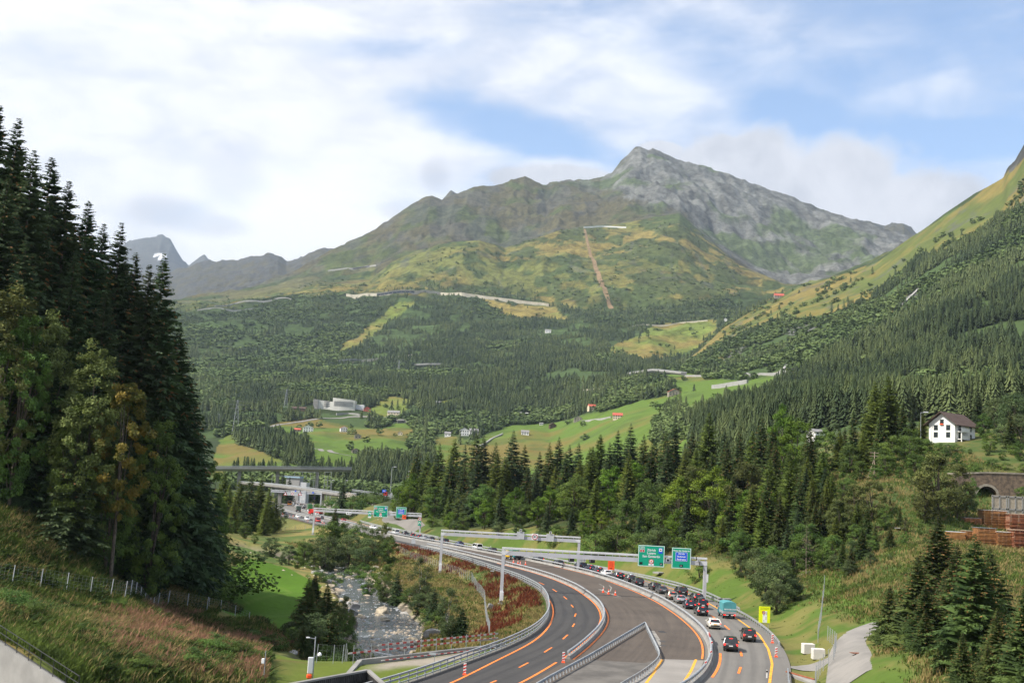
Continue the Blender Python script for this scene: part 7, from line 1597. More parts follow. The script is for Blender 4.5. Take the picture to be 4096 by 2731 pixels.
def lamp_post(u, v0, v1, Y, label, arm=1.6, r0=.16):
    p = at(u, v0, Y); zb = gz(p[0], Y); h = at(u, v1, Y)[2] - zb; r = empty('lamp_post', (p[0], Y, zb), 0, label, 'lamp post', 'lamp posts'); MB().tube([(0, 0, -.5), (0, 0, h)], [r0, r0 * .6], 8).build('pole', M_STEEL, r)
    MB().beam((0, 0, h), (arm, 0, h + .2), .14, .14).build('arm', M_STEEL, r); MB().box((arm, 0, h + .18), (1.3, .5, .28), bev=.06).build('lamp_head', M_GANTL, r)
lamp_post(1560, 2000, 1867, 600, 'tall slender lamp post beside the blue sign on the embankment', 1.6, .2); lamp_post(1325, 1957, 1921, 720, 'short lamp post just behind the lower overpass', 1.0); lamp_post(1378, 1965, 1922, 700, 'lamp post partly hidden by the dark spruce at the overpass', 1.0)
lamp_post(3683, 1700, 1650, 322, 'white lamp post beside the white chalet', 1.4, .10); lamp_post(1632, 1930, 1885, 620, 'pale mast with short crossarm above the edge of the wood', .6, .16)
def far_bits():
    p = at(1535, 1985, 590); r = empty('direction_sign', (p[0], 590, gz(p[0], 590)), 0, 'far blue direction sign beside the tall lamp post', 'sign'); zc = at(1535, 1963, 590)[2] - gz(p[0], 590); MB().box((0, 0, zc), (2.0, .1, 1.4)).build('panel', M_SBLUE, r); b = MB(); [b.box((0, -.06, zc + z), (1.2, .02, .14)) for z in (.25, -.1)]; b.build('lettering', M_SWHITE, r)
    for x in (-.7, .7): MB().beam((x, .06, 0), (x, .06, zc), .12, .12).build('post', M_STEEL, r)
    p = at(1590, 1987, 585); r = empty('truck', p + (0, 0, -.2), math.pi / 2, 'red truck with grey flatbed on the embankment road by the tall lamp post', 'truck', G2); truck_parts(r, PAINT['red'], PAINT['grey'], 7, 2.3, 2.3, 1.8, 2.4)
    p = at(1566, 1972, 580); r = empty('warning_sign', (p[0], 580, gz(p[0], 580)), 0, 'small triangular sign above the red truck', 'warning sign'); zc = p[2] - gz(p[0], 580); MB().prism([(-.7, zc - .6), (.7, zc - .6), (0, zc + .6)], 0, .06).build('panel', M_SGREY, r); MB().beam((0, .04, 0), (0, .04, zc), .1, .1).build('post', M_STEEL, r)
    def mound(u, v, Y, w, h, label, seed, m=M_GRAVEL):
        p = at(u, v, Y); x0, zb = p[0], gz(p[0], Y); n = 26; V = []; Fc = []
        for j in range(n):
            for i in range(n):
                x = (i / (n - 1) - .5) * w; y = (j / (n - 1) - .5) * w * .6; q = math.hypot(x / (w / 2), y / (w * .3)); V.append((x, y, h * max(0, 1 - q) ** .8 * (1 + .0) + (vnoise(np.array([x * 1.3 + seed]), np.array([y * 1.3]), 3)[0] - .5) * .9 * (q < 1) - .2))
        for j in range(n - 1):
            for i in range(n - 1): a = j * n + i; Fc.append((a, a + 1, a + n + 1, a + n))
        link('rubble_heap', npmesh('rubble_heap', V, [np.array(Fc)], m), None, (x0, Y, zb), label=label, cat='heap')
    mound(1392, 2036, 640, 12, 3.6, 'pale heap of rubble behind the distant gantry beam', 1); mound(1480, 2030, 600, 9, 1.8, 'low stony heap right of the pale rubble heap', 5)
    p = at(1330, 2022, 660); r = empty('skip_container', (p[0], 660, gz(p[0], 660)), 0, 'green skip container on the gravel yard beside the rubble', 'container'); MB().box((0, 0, 1.1), (3.4, 2.4, 2.2), bev=.1).build('body', PAINT['green'], r); b = MB(); [b.box((x, -1.22, 1.1), (.12, .1, 2.0)) for x in (-1.2, -.4, .4, 1.2)]; b.build('ribs', PAINT['green'], r)
    p = at(1420, 2018, 680); r = empty('container', (p[0], 680, gz(p[0], 680)), 0, 'long pale grey container behind the rubble heap', 'container'); MB().box((0, 0, 1.3), (6, 2.4, 2.6)).build('body', M_SGREY, r); MB().box((0, -1.22, 2.5), (6.0, .06, .16)).build('edge', M_GANTL, r)
    p = at(1290, 2008, 665); r = empty('shed', (p[0], 665, gz(p[0], 665)), 0, 'small grey shed on the gravel yard under the overpass', 'shed'); MB().box((0, 0, 1.2), (2.6, 2.2, 2.4)).build('wall', M_CONCD, r); MB().box((0, 0, 2.5), (3.0, 2.6, .2)).build('roof', M_ROOFG, r)
    p = gp(1112, 2031); r = empty('white_board', (p[0] - 1, p[1], 0), 0, 'white board on a post at the left edge of the far carriageway', 'sign'); MB().box((0, 0, 2.2), (1.6, .1, 1.3)).build('panel', M_SWHITE, r); MB().beam((0, .06, 0), (0, .06, 2.5), .1, .1).build('post', M_STEEL, r)
    p = gp(1653, 2174); r = empty('grey_board', (p[0], p[1], 0), 0, 'small grey board standing on the milled lanes near the barrier end', 'board'); MB().box((0, 0, .8), (1.3, .08, 1.5)).build('panel', M_SGREY, r); MB().box((0, 0, .05), (1.3, .5, .1)).build('foot', M_STEELD, r)
far_bits()

# ================================================================== RIGHT SIDE: CHALET, STONE VIADUCT, TIMBER YARD
def chalet():
    p = at(3800, 1762, 322); x, y = p[0], p[1]; z = gz(x, y) ; h = at(3760, 1672, 322)[2] - z
    x, y = at(3716, 1700, 324)[:2]; z = gz(x + 5, y) ; h = at(3745, 1690, 322)[2] - z
    r = empty('chalet', (x, y, z), R(-50), 'white chalet with brown roof and balconies on the right slope', 'house'); CLEAR.append((x, y, 18)); w, d, rh = 7.8, 11.0, 2.9
    MB().prism([(0, -3), (w, -3), (w, h - .2), (w / 2, h + rh - .2), (0, h - .2)], 0, d).build('wall', M_PLASTER, r)
    b = MB(); o = 1.15; k = rh / (w / 2)
    for s in (-1, 1):
        xe = w / 2 + s * (w / 2 + o); b.add([(xe, -o, h - o * k), (w / 2, -o, h + rh), (w / 2, d + o, h + rh), (xe, d + o, h - o * k), (xe, -o, h - o * k + .22), (w / 2, -o, h + rh + .22), (w / 2, d + o, h + rh + .22), (xe, d + o, h - o * k + .22)], [(0, 1, 2, 3), (7, 6, 5, 4), (0, 4, 5, 1), (1, 5, 6, 2), (2, 6, 7, 3), (3, 7, 4, 0)])
    rf = b.build('roof', M_ROOFB, r); MB().box((w * .3, d * .6, h + rh * .8), (.7, .7, 1.3)).build('chimney', M_PLASTER, rf)
    def win(x_, y_, z_, ww, hh, side=False, door=False):
        if side: f = MB().box((w + .03, y_, z_), (.10, ww + .2, hh + .2)).build('door' if door else 'window', M_SHUT, r); MB().box((w + .09, y_, z_), (.06, ww, hh)).build('pane', M_WIN, f)
        else:
            f = MB().box((x_, -.03, z_), (ww + .2, .10, hh + .2)).build('window', M_SHUT, r); MB().box((x_, -.09, z_), (ww, .06, hh)).build('pane', M_WIN, f)
    H = h
    for x_, z_ in ((2.1, H * .30), (5.8, H * .30), (5.8, H * .72), (2.1, H * .72)): win(x_, 0, z_, 1.0, 1.25)
    win(w / 2, 0, H + .35, .9, 1.0)
    MB().box((w / 2, -.25, H - .45), (1.1, .3, .35), bev=.08).build('flower_box', M_RORANGE, r)
    for y_, z_, dr in ((2.6, H * .72, True), (8.4, H * .74, False), (2.6, H * .24, True), (8.4, H * .26, False)): win(0, y_, z_, 1.1, 2.0 if dr else 1.3, True, dr)
    for z_ in (H * .50, H * .06):
        bl = MB().box((w + .75, 3.2, z_), (1.5, 4.6, .2)).build('balcony', M_PLASTER, r); MB().box((w + 1.46, 3.2, z_ + .55), (.06, 4.6, .9)).build('railing', M_PLASTER, bl)
    b = MB(); [b.beam((w + 1.35, yy, -1), (w + 1.35, yy, H * .5), .25, .25) for yy in (1.1, 5.3)]; b.build('balcony_post', M_PLASTER, r)
    p = hit(3280, 1752, 300); simple_house('white_shed', 'white house wall half hidden among the trees left of the chalet', p, 5, 6, 2.6, 1.2, M_PLASTER, M_ROOFG, .4, (2, 2))
    p = at(3850, 1690, 352); simple_house('dark_roofed_house', 'low house with dark grey roof behind the white chalet', (p[0], p[1], gz(p[0], p[1])), 9, 7, 2.6, 1.8, M_BARNW, M_ROOFG, R(20), (3, 1))
chalet()
def stone_viaduct():
    p0, p1 = at(3790, 1905, 266), at(4330, 1888, 262); zt = at(3950, 1893, 264)[2]; zb = gz(at(3950, 2045, 258)[0], 256) - 2; ax = at(3948, 2000, 262)[0] - p0[0]; W = p1[0] - p0[0]
    r = empty('stone_viaduct', (p0[0], 262, 0), 0, 'brown masonry railway wall with dark round arch above the timber yard', 'viaduct'); hr = 2.3; sp = zb + 2 + at(0, 1965, 262)[2] * 0 + 4.0; zs = at(3948, 1985, 262)[2]
    pts = [(ax + hr * math.cos(t), zs + hr * math.sin(t)) for t in np.linspace(0, math.pi, 14)]
    b = MB()
    b.prism([(0, zb), (ax - hr, zb), (ax - hr, zs), (ax - hr, zt), (0, zt - .6)], 0, 4); b.prism([(ax + hr, zb), (W, zb), (W, zt + .4), (ax + hr, zt)], 0, 4)
    for i in range(13): (xa, za), (xb, zz) = pts[i], pts[i + 1]; b.prism([(xa, za), (xa, zt), (xb, zt), (xb, zz)], 0, 4)
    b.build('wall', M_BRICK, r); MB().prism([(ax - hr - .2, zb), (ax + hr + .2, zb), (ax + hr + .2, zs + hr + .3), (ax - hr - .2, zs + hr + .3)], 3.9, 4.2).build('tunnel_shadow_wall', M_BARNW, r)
    MB().prism([(ax + (hr + k) * math.cos(t), zs + (hr + k) * math.sin(t)) for t in np.linspace(0, math.pi, 16) for k in (.0,)] + [(ax + (hr + .55) * math.cos(t), zs + (hr + .55) * math.sin(t)) for t in np.linspace(math.pi, 0, 16)], -.08, .3).build('arch_ring', M_STONEW, r)
    MB().prism([(0, zt - .62), (ax, zt - .02), (W, zt + .38), (W, zt + .75), (ax, zt + .3), (0, zt - .3)], -.15, 4.1).build('parapet', M_STONEW, r)
    # grey frames stacked in front of the arch wall
    p = at(4050, 2045, 248); zg = gz(p[0], 248); r = empty('window_frames', (p[0] - 4.2, 248, zg), 0, 'stack of pale grey framed panels leaning before the masonry wall', 'panels'); hh = at(4050, 1982, 248)[2] - zg
    for i in range(3):
        MB().box((1.4 + i * 3.4, .2, hh * .5), (3.0, .4, hh * .98)).build('panel', mat('panel_boards', (.34, .29, .22), .8, var=.15), r); f = MB()
        for x_ in (-1.5, 0, 1.5): f.box((1.4 + i * 3.4 + x_, -.06, hh * .5), (.28, .14, hh))
        for z_ in (.08, .5, .95): f.box((1.4 + i * 3.4, -.07, hh * z_), (3.2, .12, .28))
        f.build('frame', M_CONC, r)
stone_viaduct()
def timber():
    rng = np.random.default_rng(3)
    for k, (u0, u1, v0, v1, Y, lab) in enumerate(((3800,3862,2128,2186,226,'leftmost low timber stack in the lower row, partly behind the spruces'),(3864,3904,2124,2182,227,'small timber stack second from the left in the lower row'),(3910,3986,2112,2192,224,'broad reddish timber stack in the middle of the lower row'),(3990,4048,2128,2196,223,'weathered timber stack with white lath right of the broad reddish one'),(4052,4130,2122,2204,222,'timber stack at the picture edge in the lower row'),
            (3858,3928,2072,2112,240,'darker timber stack leftmost in the upper row'),(3932,4030,2042,2108,240,'long bright orange timber stack in the upper row before the arch'),(4034,4140,2058,2118,238,'timber stack with metal sheet on top in the upper row'))):
        A, B = at(u0, v1, Y), at(u1, v1, Y); zg = min(gz(A[0], Y), A[2]) ; w = B[0] - A[0]; h = at((u0 + u1) / 2, v0, Y)[2] - zg
        r = empty('timber_stack', (A[0], Y, zg), rng.uniform(-.03, .03), lab, 'timber stack', 'timber stacks in the yard'); b = MB(); z = 0; d = 3.0; gap = []
        while z < h:
            t = .16; n = 1
            b.box((w / 2 + rng.uniform(-.06, .06), d / 2 + rng.uniform(-.25, .05), z + t / 2), (w * rng.uniform(.90, 1.0), d, t * .9)); z += t + .085
            for x in np.linspace(.3, w - .3, 4): gap.append((x, z - .045))
        b.build('planks', M_LUMBER, r)
        b = MB(); [b.box((x, d / 2, zz), (.12, d, .08)) for x, zz in gap]; b.build('spacers', M_WOOD, r)['kind'] = 'stuff'
        MB().box((w / 2, d / 2, h + .05), (w * 1.02, d * 1.05, .06)).build('cover', (M_GANTL, M_WOOD, M_STEELD)[k % 3], r)
timber()
def yard_bits():
    for u, v, w, lab in ((3600, 2118, 3.4, 'pale stone slab lying on the grass under the round tree'), (3470, 2108, 1.6, 'small pale stone on the grass left of the bench')): link('stone_slab', ROCKS[5], None, hit(u, v) + (0, 0, .2), (0, 0, .3), lab, 'stone').scale = (w / 2, w / 3, .35)
    p = hit(3515, 2125); r = empty('bench', p, .1, 'dark wooden bench in the shade of the round tree', 'bench'); MB().box((0, 0, .45), (2.2, .5, .1)).build('seat', M_BARNW, r); MB().box((0, .25, .8), (2.2, .08, .35)).build('backrest', M_BARNW, r)
    for x in (-.9, .9): MB().box((x, 0, .22), (.1, .45, .44)).build('leg', M_BARNW, r)
    p = at(3497, 1925, 285); zb = gz(p[0], 285); h = at(3503, 1806, 285)[2] - zb; r = empty('utility_pole', (p[0], 285, zb), 0, 'wooden utility pole with crossarms among the trees below the chalet', 'pole'); MB().tube([(0, 0, -.5), (0, 0, h)], [.16, .11], 8).build('pole', M_WOOD, r)
    for z in (h - .3, h - 1.1): MB().box((0, 0, z), (2.2, .14, .14)).build('crossarm', M_WOOD, r)
    MB().beam((-1.6, 0, 0), (0, 0, h * .75), .14, .14).build('brace', M_WOOD, r)
yard_bits()

# ================================================================== FAR HOUSES, WALLS AND GALLERIES
def far_house(u, v, wpx, label, wall, roof, hr=.55, rr=.28, dr=.8, rz=0.0, gf=False, win=(3, 2), y0=900, name='house', cat='house', lift=0.0):
    p = hit(u, v, y0); m = p[1] / F; w = wpx * m
    simple_house(name, label, p + (0, 0, lift), w, w * dr, w * hr, w * rr, wall, roof, rz, win, cat, None, .5, gf)
FH = [(1232,1727,40,'grey farmhouse with white gable on the green hillside meadow',M_PLASTER,M_ROOFG,.45,.25,.6,.2,True),(1188,1727,26,'low red roofed shed attached left of the grey farmhouse',M_STONEW,M_ROOFR,.35,.22,.6,0,False),(1376,1727,28,'small white house with red roof in the middle of the hillside meadow',M_PLASTER,M_ROOFR,.55,.25,.8,.3,True),(1431,1755,26,'stone barn with grey roof standing alone on the hillside meadow',M_STONEW,M_ROOFG,.5,.28,.7,.2,True),
      (1600,1741,18,'tan hut beside a round bush at the right end of the hillside meadow',M_CREAM,M_ROOFG,.6,.3,.8,0,True),(1424,1814,30,'brown roofed barn at the lower edge of the hillside meadow',M_STONEW,M_ROOFB,.4,.3,.7,.3,True),(1790,1747,24,'small white house with grey roof left of the two tall white houses',M_PLASTER,M_ROOFG,.6,.25,.8,0,False),(1857,1742,36,'left one of two tall white houses with grey roofs',M_PLASTER,M_ROOFG,.62,.28,.8,.1,True),(1895,1740,34,'right one of two tall white houses with grey roofs',M_PLASTER,M_ROOFG,.5,.28,.8,.1,False),
      (2212,1712,26,'small barn with brown roof beside a leafy tree on the meadow',M_BARNW,M_ROOFB,.5,.3,.8,.2,True),(2370,1640,30,'tan barn with red roof on the upper meadow edge',M_CREAM,M_ROOFR,.5,.28,.8,.2,False),(2312,1686,32,'grey barn with dark roof at the end of a long wall',M_STONEW,M_ROOFG,.4,.32,.8,0,True),(2470,1676,38,'pinkish stone barns with red tiled roof on the meadow',M_CREAM,M_ROOFR,.42,.26,.8,-.1,False),(2700,1582,50,'stone barn with bright red roof above the green meadow',M_STONEW,M_ROOFR,.3,.26,.6,.1,True),
      (2192,1332,24,'white hut with orange base in the forest',M_PLASTER,M_ROOFG,.45,.2,.7,0,False),(3118,1192,40,'mountain hut with bright red roof on the ridge',M_STONEW,M_ROOFR,.25,.25,.5,0,False),(2902,1290,28,'white triangular hut at the foot of the yellow ridge',M_PLASTER,M_PLASTER,.15,.5,.6,0,True),(1572,1668,48,'cream house with grey roof above the road portal',M_CREAM,M_ROOFG,.4,.16,.5,-.1,False),(1468,1646,28,'red wooden chalet right of the white box building',M_ROOFR,M_ROOFB,.45,.3,.7,.1,True),(1193,1642,58,'wide brown wooden hall at the forest edge',M_BARNW,M_ROOFB,.16,.12,.5,0,False),
      (1745,1618,36,'pale concrete hut half hidden in the forest',M_CEM,M_ROOFG,.3,.1,.5,0,False),(2165,1700,14,'tiny white shed on the upper meadow',M_PLASTER,M_ROOFG,.5,.2,.8,0,False),(2095,1660,34,'white caravan like cabin below the dark forest',M_PLASTER,M_PLASTER,.25,.05,.5,0,False),(2100,1740,30,'white cottage behind dark spruces on the right meadow',M_PLASTER,M_ROOFG,.4,.25,.6,0,False)]
for q in FH: far_house(q[0], q[1], q[2], q[3], q[4], q[5], q[6], q[7], q[8], q[9], q[10], (4, 2) if q[2] > 32 else (2, 1) if q[2] < 28 else (3, 2), 1000)
M_OFF = mat('pale_office_concrete', (.54, .53, .48), .85, var=.06, scale=.1, obj=False)
def centre():
    p = hit(1350, 1642, 1200); m = p[1] / F; CLEAR.append((p[0], p[1], 60)); r = empty('office_building', p, 0, 'large pale concrete office building with curved windowless front on the hillside', 'building')
    def px(u): return at(u, 1620, p[1])[0] - p[0]
    def pz(v, u=1340): return at(u, v, p[1])[2] - p[2]
    def curved(u0, u1, v0, v1, bulge, d, name, mt):
        n = 9; b = MB(); xs = np.linspace(px(u0), px(u1), n); ys = [-bulge * math.sin(math.pi * i / (n - 1)) for i in range(n)]; z0, z1 = -6, pz((v0), (u0 + u1) / 2); z2 = pz(v1, (u0 + u1) / 2)
        vs = [(x, y, z0) for x, y in zip(xs, ys)] + [(x, y, z1 + (z2 - z1) * i / (n - 1)) for i, (x, y) in enumerate(zip(xs, ys))] + [(xs[-1], d, z0), (xs[0], d, z0), (xs[-1], d, z2), (xs[0], d, z1)]
        b.add(vs, [(i, i + 1, n + i + 1, n + i) for i in range(n - 1)] + [(n - 1, 2 * n, 2 * n + 2, 2 * n - 1), (2 * n + 1, 0, n, 2 * n + 3), (2 * n, 2 * n + 1, 2 * n + 3, 2 * n + 2), tuple(range(n, 2 * n)) + (2 * n + 2, 2 * n + 3)]); return b.build(name, mt, r), xs, ys
    curved(1330, 1420, 1592, 1599, 2.2, 18, 'curved_block', M_OFF); curved(1252, 1330, 1598, 1604, -3, 16, 'left_wing', M_OFF)
    MB().box((px(1262), 4, pz(1620)), (px(1270) - px(1252), 9, pz(1600) - pz(1640))).build('stair_tower', M_CONC, r)
    for j, v in enumerate((1608, 1616, 1624)):
        wm = MB().box(((px(1295) + px(1328)) / 2, 1.6, pz(v)), (px(1328) - px(1295), .6, 1.1)).build('window_band', M_WIN, r)
    b = MB(); [b.box((px(u), -2.1 * math.sin(math.pi * (u - 1330) / 90) - .4, pz(v)), (.5, .5, 2.2)) for v in (1606, 1613, 1620) for u in np.arange(1338, 1414, 4.5)]; b.build('slit_windows', M_WIN, r)
    p2 = hit(1432, 1638, 1200); r2_ = empty('office_annex', p2, 0, 'white box shaped building right of the large curved office building', 'building'); CLEAR.append((p2[0], p2[1], 25)); w = 46 * p2[1] / F; MB().box((0, 6, 2.0), (w, 12, 12)).build('wall', M_PLASTER, r2_)
    for z in (5.5, 2.0): MB().box((0, -.05, z), (w * .86, .3, 1.3)).build('window_band', mat('pale_glass', (.35, .42, .48), .2, spec=.7), r2_)
centre()
def wall_line(label, uv, h, m=M_BEIGE, thick=3.0, name='retaining_wall', cat='wall', openings=None, y0=900, lift=0.0, roof=0):
    P = np.array([hit(u, v, y0) for u, v in uv]); P = resample(P, 12.0); P[:, 2] = ground(P[:, 0], P[:, 1]) + lift
    for _ in range(4): P[1:-1, 2] = (P[:-2, 2] + 2 * P[1:-1, 2] + P[2:, 2]) / 4
    o = P[0]; Q_ = [tuple(p - o) for p in P]; r = empty(name, o, 0, label, cat)
    for p in P[::3]: CLEAR.append((p[0], p[1] - 8, 16))
    MB().sweep(Q_, [(-thick / 2, -6), (thick / 2, -6), (thick / 2, h), (-thick / 2, h)]).build('wall', m, r)
    if openings:
        a, b_ = openings; k0, k1 = int(a * (len(P) - 1)), int(b_ * (len(P) - 1)); S_ = Q_[k0:k1 + 1]
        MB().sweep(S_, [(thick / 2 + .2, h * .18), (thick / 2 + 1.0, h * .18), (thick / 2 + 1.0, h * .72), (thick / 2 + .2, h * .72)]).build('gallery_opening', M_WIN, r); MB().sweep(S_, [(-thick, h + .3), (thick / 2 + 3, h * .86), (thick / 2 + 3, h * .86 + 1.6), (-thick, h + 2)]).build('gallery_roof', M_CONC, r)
        for p in resample(S_, 14): MB().box((p[0], p[1] - thick / 2 - 1.3, p[2] + h * .45), (1.4, 1.0, h * .7)).build('column', M_CONC, r)
    return r
wall_line('long beige road wall and open gallery across the upper hillside', [(1385,1186),(1480,1184),(1560,1180),(1650,1176),(1760,1176),(1850,1182),(1900,1188),(2000,1202),(2100,1214),(2195,1226)], 9.5, openings=(.16, .34), y0=3000)
wall_line('grey concrete road gallery high on the left ridge', [(1312,1086),(1400,1076),(1460,1070),(1505,1064)], 5.6, M_CEM, openings=(.45, .8), y0=3500)
wall_line('pale retaining wall of the upper hairpin road at the left', [(860,1226),(940,1214),(1010,1206),(1090,1202),(1165,1200)], 4.3, M_CEM, y0=3000)
wall_line('short pale retaining wall of the lower hairpin road at the far left', [(790,1243),(900,1240),(1015,1236)], 3.1, M_CEM, y0=3000)
wall_line('long beige retaining wall in the forest above the office building', [(1440,1447),(1520,1438),(1600,1430),(1655,1424)], 5.6, M_BEIGE, y0=1900)
wall_line('grey road wall at the right end of the valley viaduct', [(2740,1506),(2900,1504),(3060,1500),(3160,1490),(3235,1484)], 2.5, M_CEM, y0=1300)
wall_line('sloping grey retaining wall above the right meadow', [(2850,1554),(2920,1545),(2990,1532)], 4.3, M_CEM, y0=1000)
wall_line('grey rock wall below the pine trees in the middle of the slope', [(2310,1570),(2400,1562),(2490,1550)], 3.7, M_BEIGE, y0=1200)
wall_line('pale road wall along the edge of the high meadow', [(2525,1308),(2600,1302),(2720,1292),(2830,1284)], 3.1, M_BEIGE, y0=2200)
wall_line('short pale wall beside the high meadow trees', [(2330,1397),(2400,1400),(2430,1398)], 3.7, M_BEIGE, y0=1800)
wall_line('white terrace wall in front of the office building', [(1345,1660),(1390,1654),(1440,1662)], 3.1, M_CEM, y0=1100)
wall_line('long thin concrete conduit across the middle meadow', [(2330,1686),(2400,1680),(2445,1670)], 1.6, M_CEM, 2.0, 'conduit', 'conduit', y0=900)
wall_line('long concrete conduit running down the meadow behind the wood', [(1905,1790),(1960,1762),(2010,1738)], 1.9, M_CEM, 2.0, 'conduit', 'conduit', y0=900)
wall_line('white fort wall with masts on top of the front hill', [(2335,912),(2420,908),(2505,912)], 5.0, M_PLASTER, y0=4000)
wall_line('straight concrete avalanche chute on the steep right slope', [(3590,1248),(3630,1205),(3680,1155)], 3.1, M_CEM, 3.0, 'chute', 'chute', y0=1000)
wall_line('short concrete chute above the road on the right slope', [(3110,1500),(3140,1475),(3165,1452)], 3.1, M_CEM, 3.0, 'chute', 'chute', y0=1000)
wall_line('pale concrete block wall among shrubs on the right slope', [(3172,1415),(3190,1405),(3205,1398)], 5.6, M_CEM, 4.0, y0=1000)
wall_line('dark concrete portal of the hillside road beside the cream house', [(1590,1692),(1620,1691),(1645,1692)], 4.3, M_CEM, 4.0, 'road_portal', 'portal', openings=(.1, .95), y0=1000)
def slope_bridge(label, uv, lift, depth, width, pu, y0):
    P = [hit(u, v, y0) + (0, 0, lift) for u, v in uv]; zz = np.linspace(P[0][2], P[-1][2], len(P))
    P = [np.array((p[0], p[1], z)) for p, z in zip(P, zz)]
    for p in P: CLEAR.append((p[0], p[1] - 25, 32))
    pr = []
    for t in pu: q = P[0] + (P[-1] - P[0]) * t; pr.append(q)
    bridge(label, P, depth, width, pr, M_CEM, 1.2, 4.0)
slope_bridge('flat road viaduct on two piers across the side valley', [(2520, 1508), (2620, 1513), (2735, 1508)], 7, 4.5, 10, (.3, .72), 1300)
slope_bridge('short pale hairpin bridge on a pier in the left forest', [(1350, 1452), (1395, 1453), (1440, 1448)], 6, 4, 10, (.2, .7), 1900)
slope_bridge('dark flat bridge in the middle of the conifer forest', [(1662, 1467), (1715, 1466), (1770, 1464)], 5, 4, 9, (.3, .7), 1900)
draped('pipeline_track', [hit(u, v, 2800)[:2] for u, v in ((2338, 918), (2350, 970), (2372, 1040), (2398, 1120), (2425, 1180), (2446, 1236))], [9, 11, 15, 17, 15], M_BROWNT, 1.2, 10)
def pylon(u, v0, v1, label, y0):
    p = hit(u, v0, y0); h = at(u, v1, p[1])[2] - p[2]; r = empty('power_pylon', p, .3, label, 'pylon', 'lattice power pylons'); w = h * .09; b = MB(); q = .016 * p[1] / 100
    for sx in (-1, 1):
        for sy in (-1, 1): b.beam((sx * w, sy * w, 0), (sx * w * .12, sy * w * .12, h), q, q)
    for k in range(7):
        a0, a1 = 1 - k / 7 * .88, 1 - (k + 1) / 7 * .88
        for s in (-1, 1): b.beam((-w * a0, s * w * a0, h * k / 7), (w * a1, s * w * a1, h * (k + 1) / 7), q * .7, q * .7); b.beam((w * a0, s * w * a0, h * k / 7), (-w * a1, s * w * a1, h * (k + 1) / 7), q * .7, q * .7)
    b.build('lattice', M_STEELD, r); arms = []
    for f, l in ((.97, .16), (.86, .22), (.75, .18)): MB().beam((-h * l, 0, h * f), (h * l, 0, h * f), q, q).build('crossarm', M_STEELD, r); arms += [p + (-h * l, 0, h * f), p + (h * l, 0, h * f)]
    return arms
A1 = pylon(940, 1738, 1598, 'tall power pylon on the left edge of the hillside meadow', 900); A2 = pylon(1142, 1630, 1556, 'thin power pylon in front of the forest left of the office building', 1200); A3 = pylon(1594, 1488, 1440, 'power pylon in the forest below the beige wall', 1700)
A4 = pylon(872, 1705, 1655, 'small power pylon behind the tall one at the left', 1200)
def wires(a, b, label, sag):
    r = empty('power_line', a[0], 0, label, 'power line', 'sagging power lines')
    for p, q in zip(a, b):
        pts = [tuple(p + (q - p) * t - np.array((0, 0, sag * 4 * t * (1 - t))) - a[0]) for t in np.linspace(0, 1, 14)]; MB().tube(pts, .09, 4, False).build('cable', M_TRIM, r)
wires(A1, A2, 'power cables hanging between the two pylons left of the office building', 8); wires(A2, A3, 'power cables rising from the thin pylon to the one in the forest', 22)
wires(A3, [a + (at(2120, 1235, 3000) - np.array(A3[0])) for a in A3], 'power cables climbing from the forest pylon over the upper hillside', 40)
scatter_far()
# ================================================================== GRASS, HERBS AND WEEDS
def gmat(n, a, b): return mat(n, a, .8, col2=b, scale=.5, detail=3, spec=.1, obj=False, trans=.3)
MG_GREEN = gmat('grass_green', (.120, .165, .034), (.058, .084, .021)); MG_TAN = gmat('grass_dry', (.33, .255, .105), (.18, .145, .06)); MG_PINK = gmat('herb_pink', (.34, .175, .115), (.25, .15, .085)); MG_RED = gmat('dock_red', (.20, .058, .030), (.095, .032, .018)); MG_WEED = gmat('weed_leaf', (.075, .115, .028), (.03, .05, .015))
def tufts(name, label, x, y, h, w, nb, m, lean=(.1, .0), spread=.18, seed=0, curl=.25):
    rng = np.random.default_rng(seed); n = len(x); z = ground(x, y)
    X_, Y_, Z_, H_ = (np.repeat(q, nb) for q in (x, y, z, h)); N = len(X_)
    H_ = H_ * rng.uniform(.6, 1.15, N); X_ = X_ + rng.normal(size=N) * spread; Y_ = Y_ + rng.normal(size=N) * spread
    a = rng.uniform(0, 6.28, N); ww = w * rng.uniform(.6, 1.3, N); dx = np.cos(a) * ww; dy = np.sin(a) * ww
    lx = rng.normal(size=N) * curl + lean[0]; ly = rng.normal(size=N) * curl + lean[1]
    mx, my, mz = X_ + lx * H_ * .35, Y_ + ly * H_ * .35, Z_ + H_ * .6
    V = np.stack([np.stack([X_ - dx * .6, Y_ - dy * .6, Z_ - .05], 1), np.stack([mx - dx, my - dy, mz], 1), np.stack([X_ + lx * H_, Y_ + ly * H_, Z_ + H_], 1), np.stack([mx + dx, my + dy, mz], 1)], 1).reshape(-1, 3)
    link(name, npmesh(name, V, [np.arange(len(V)).reshape(-1, 4)], m), kind='stuff', label=label)
def field(n, x0, x1, y0, y1, seed):
    r = np.random.default_rng(seed); y = y0 + (y1 - y0) * r.random(n) ** 1.0; return x0 + (x1 - x0) * r.random(n), y, r
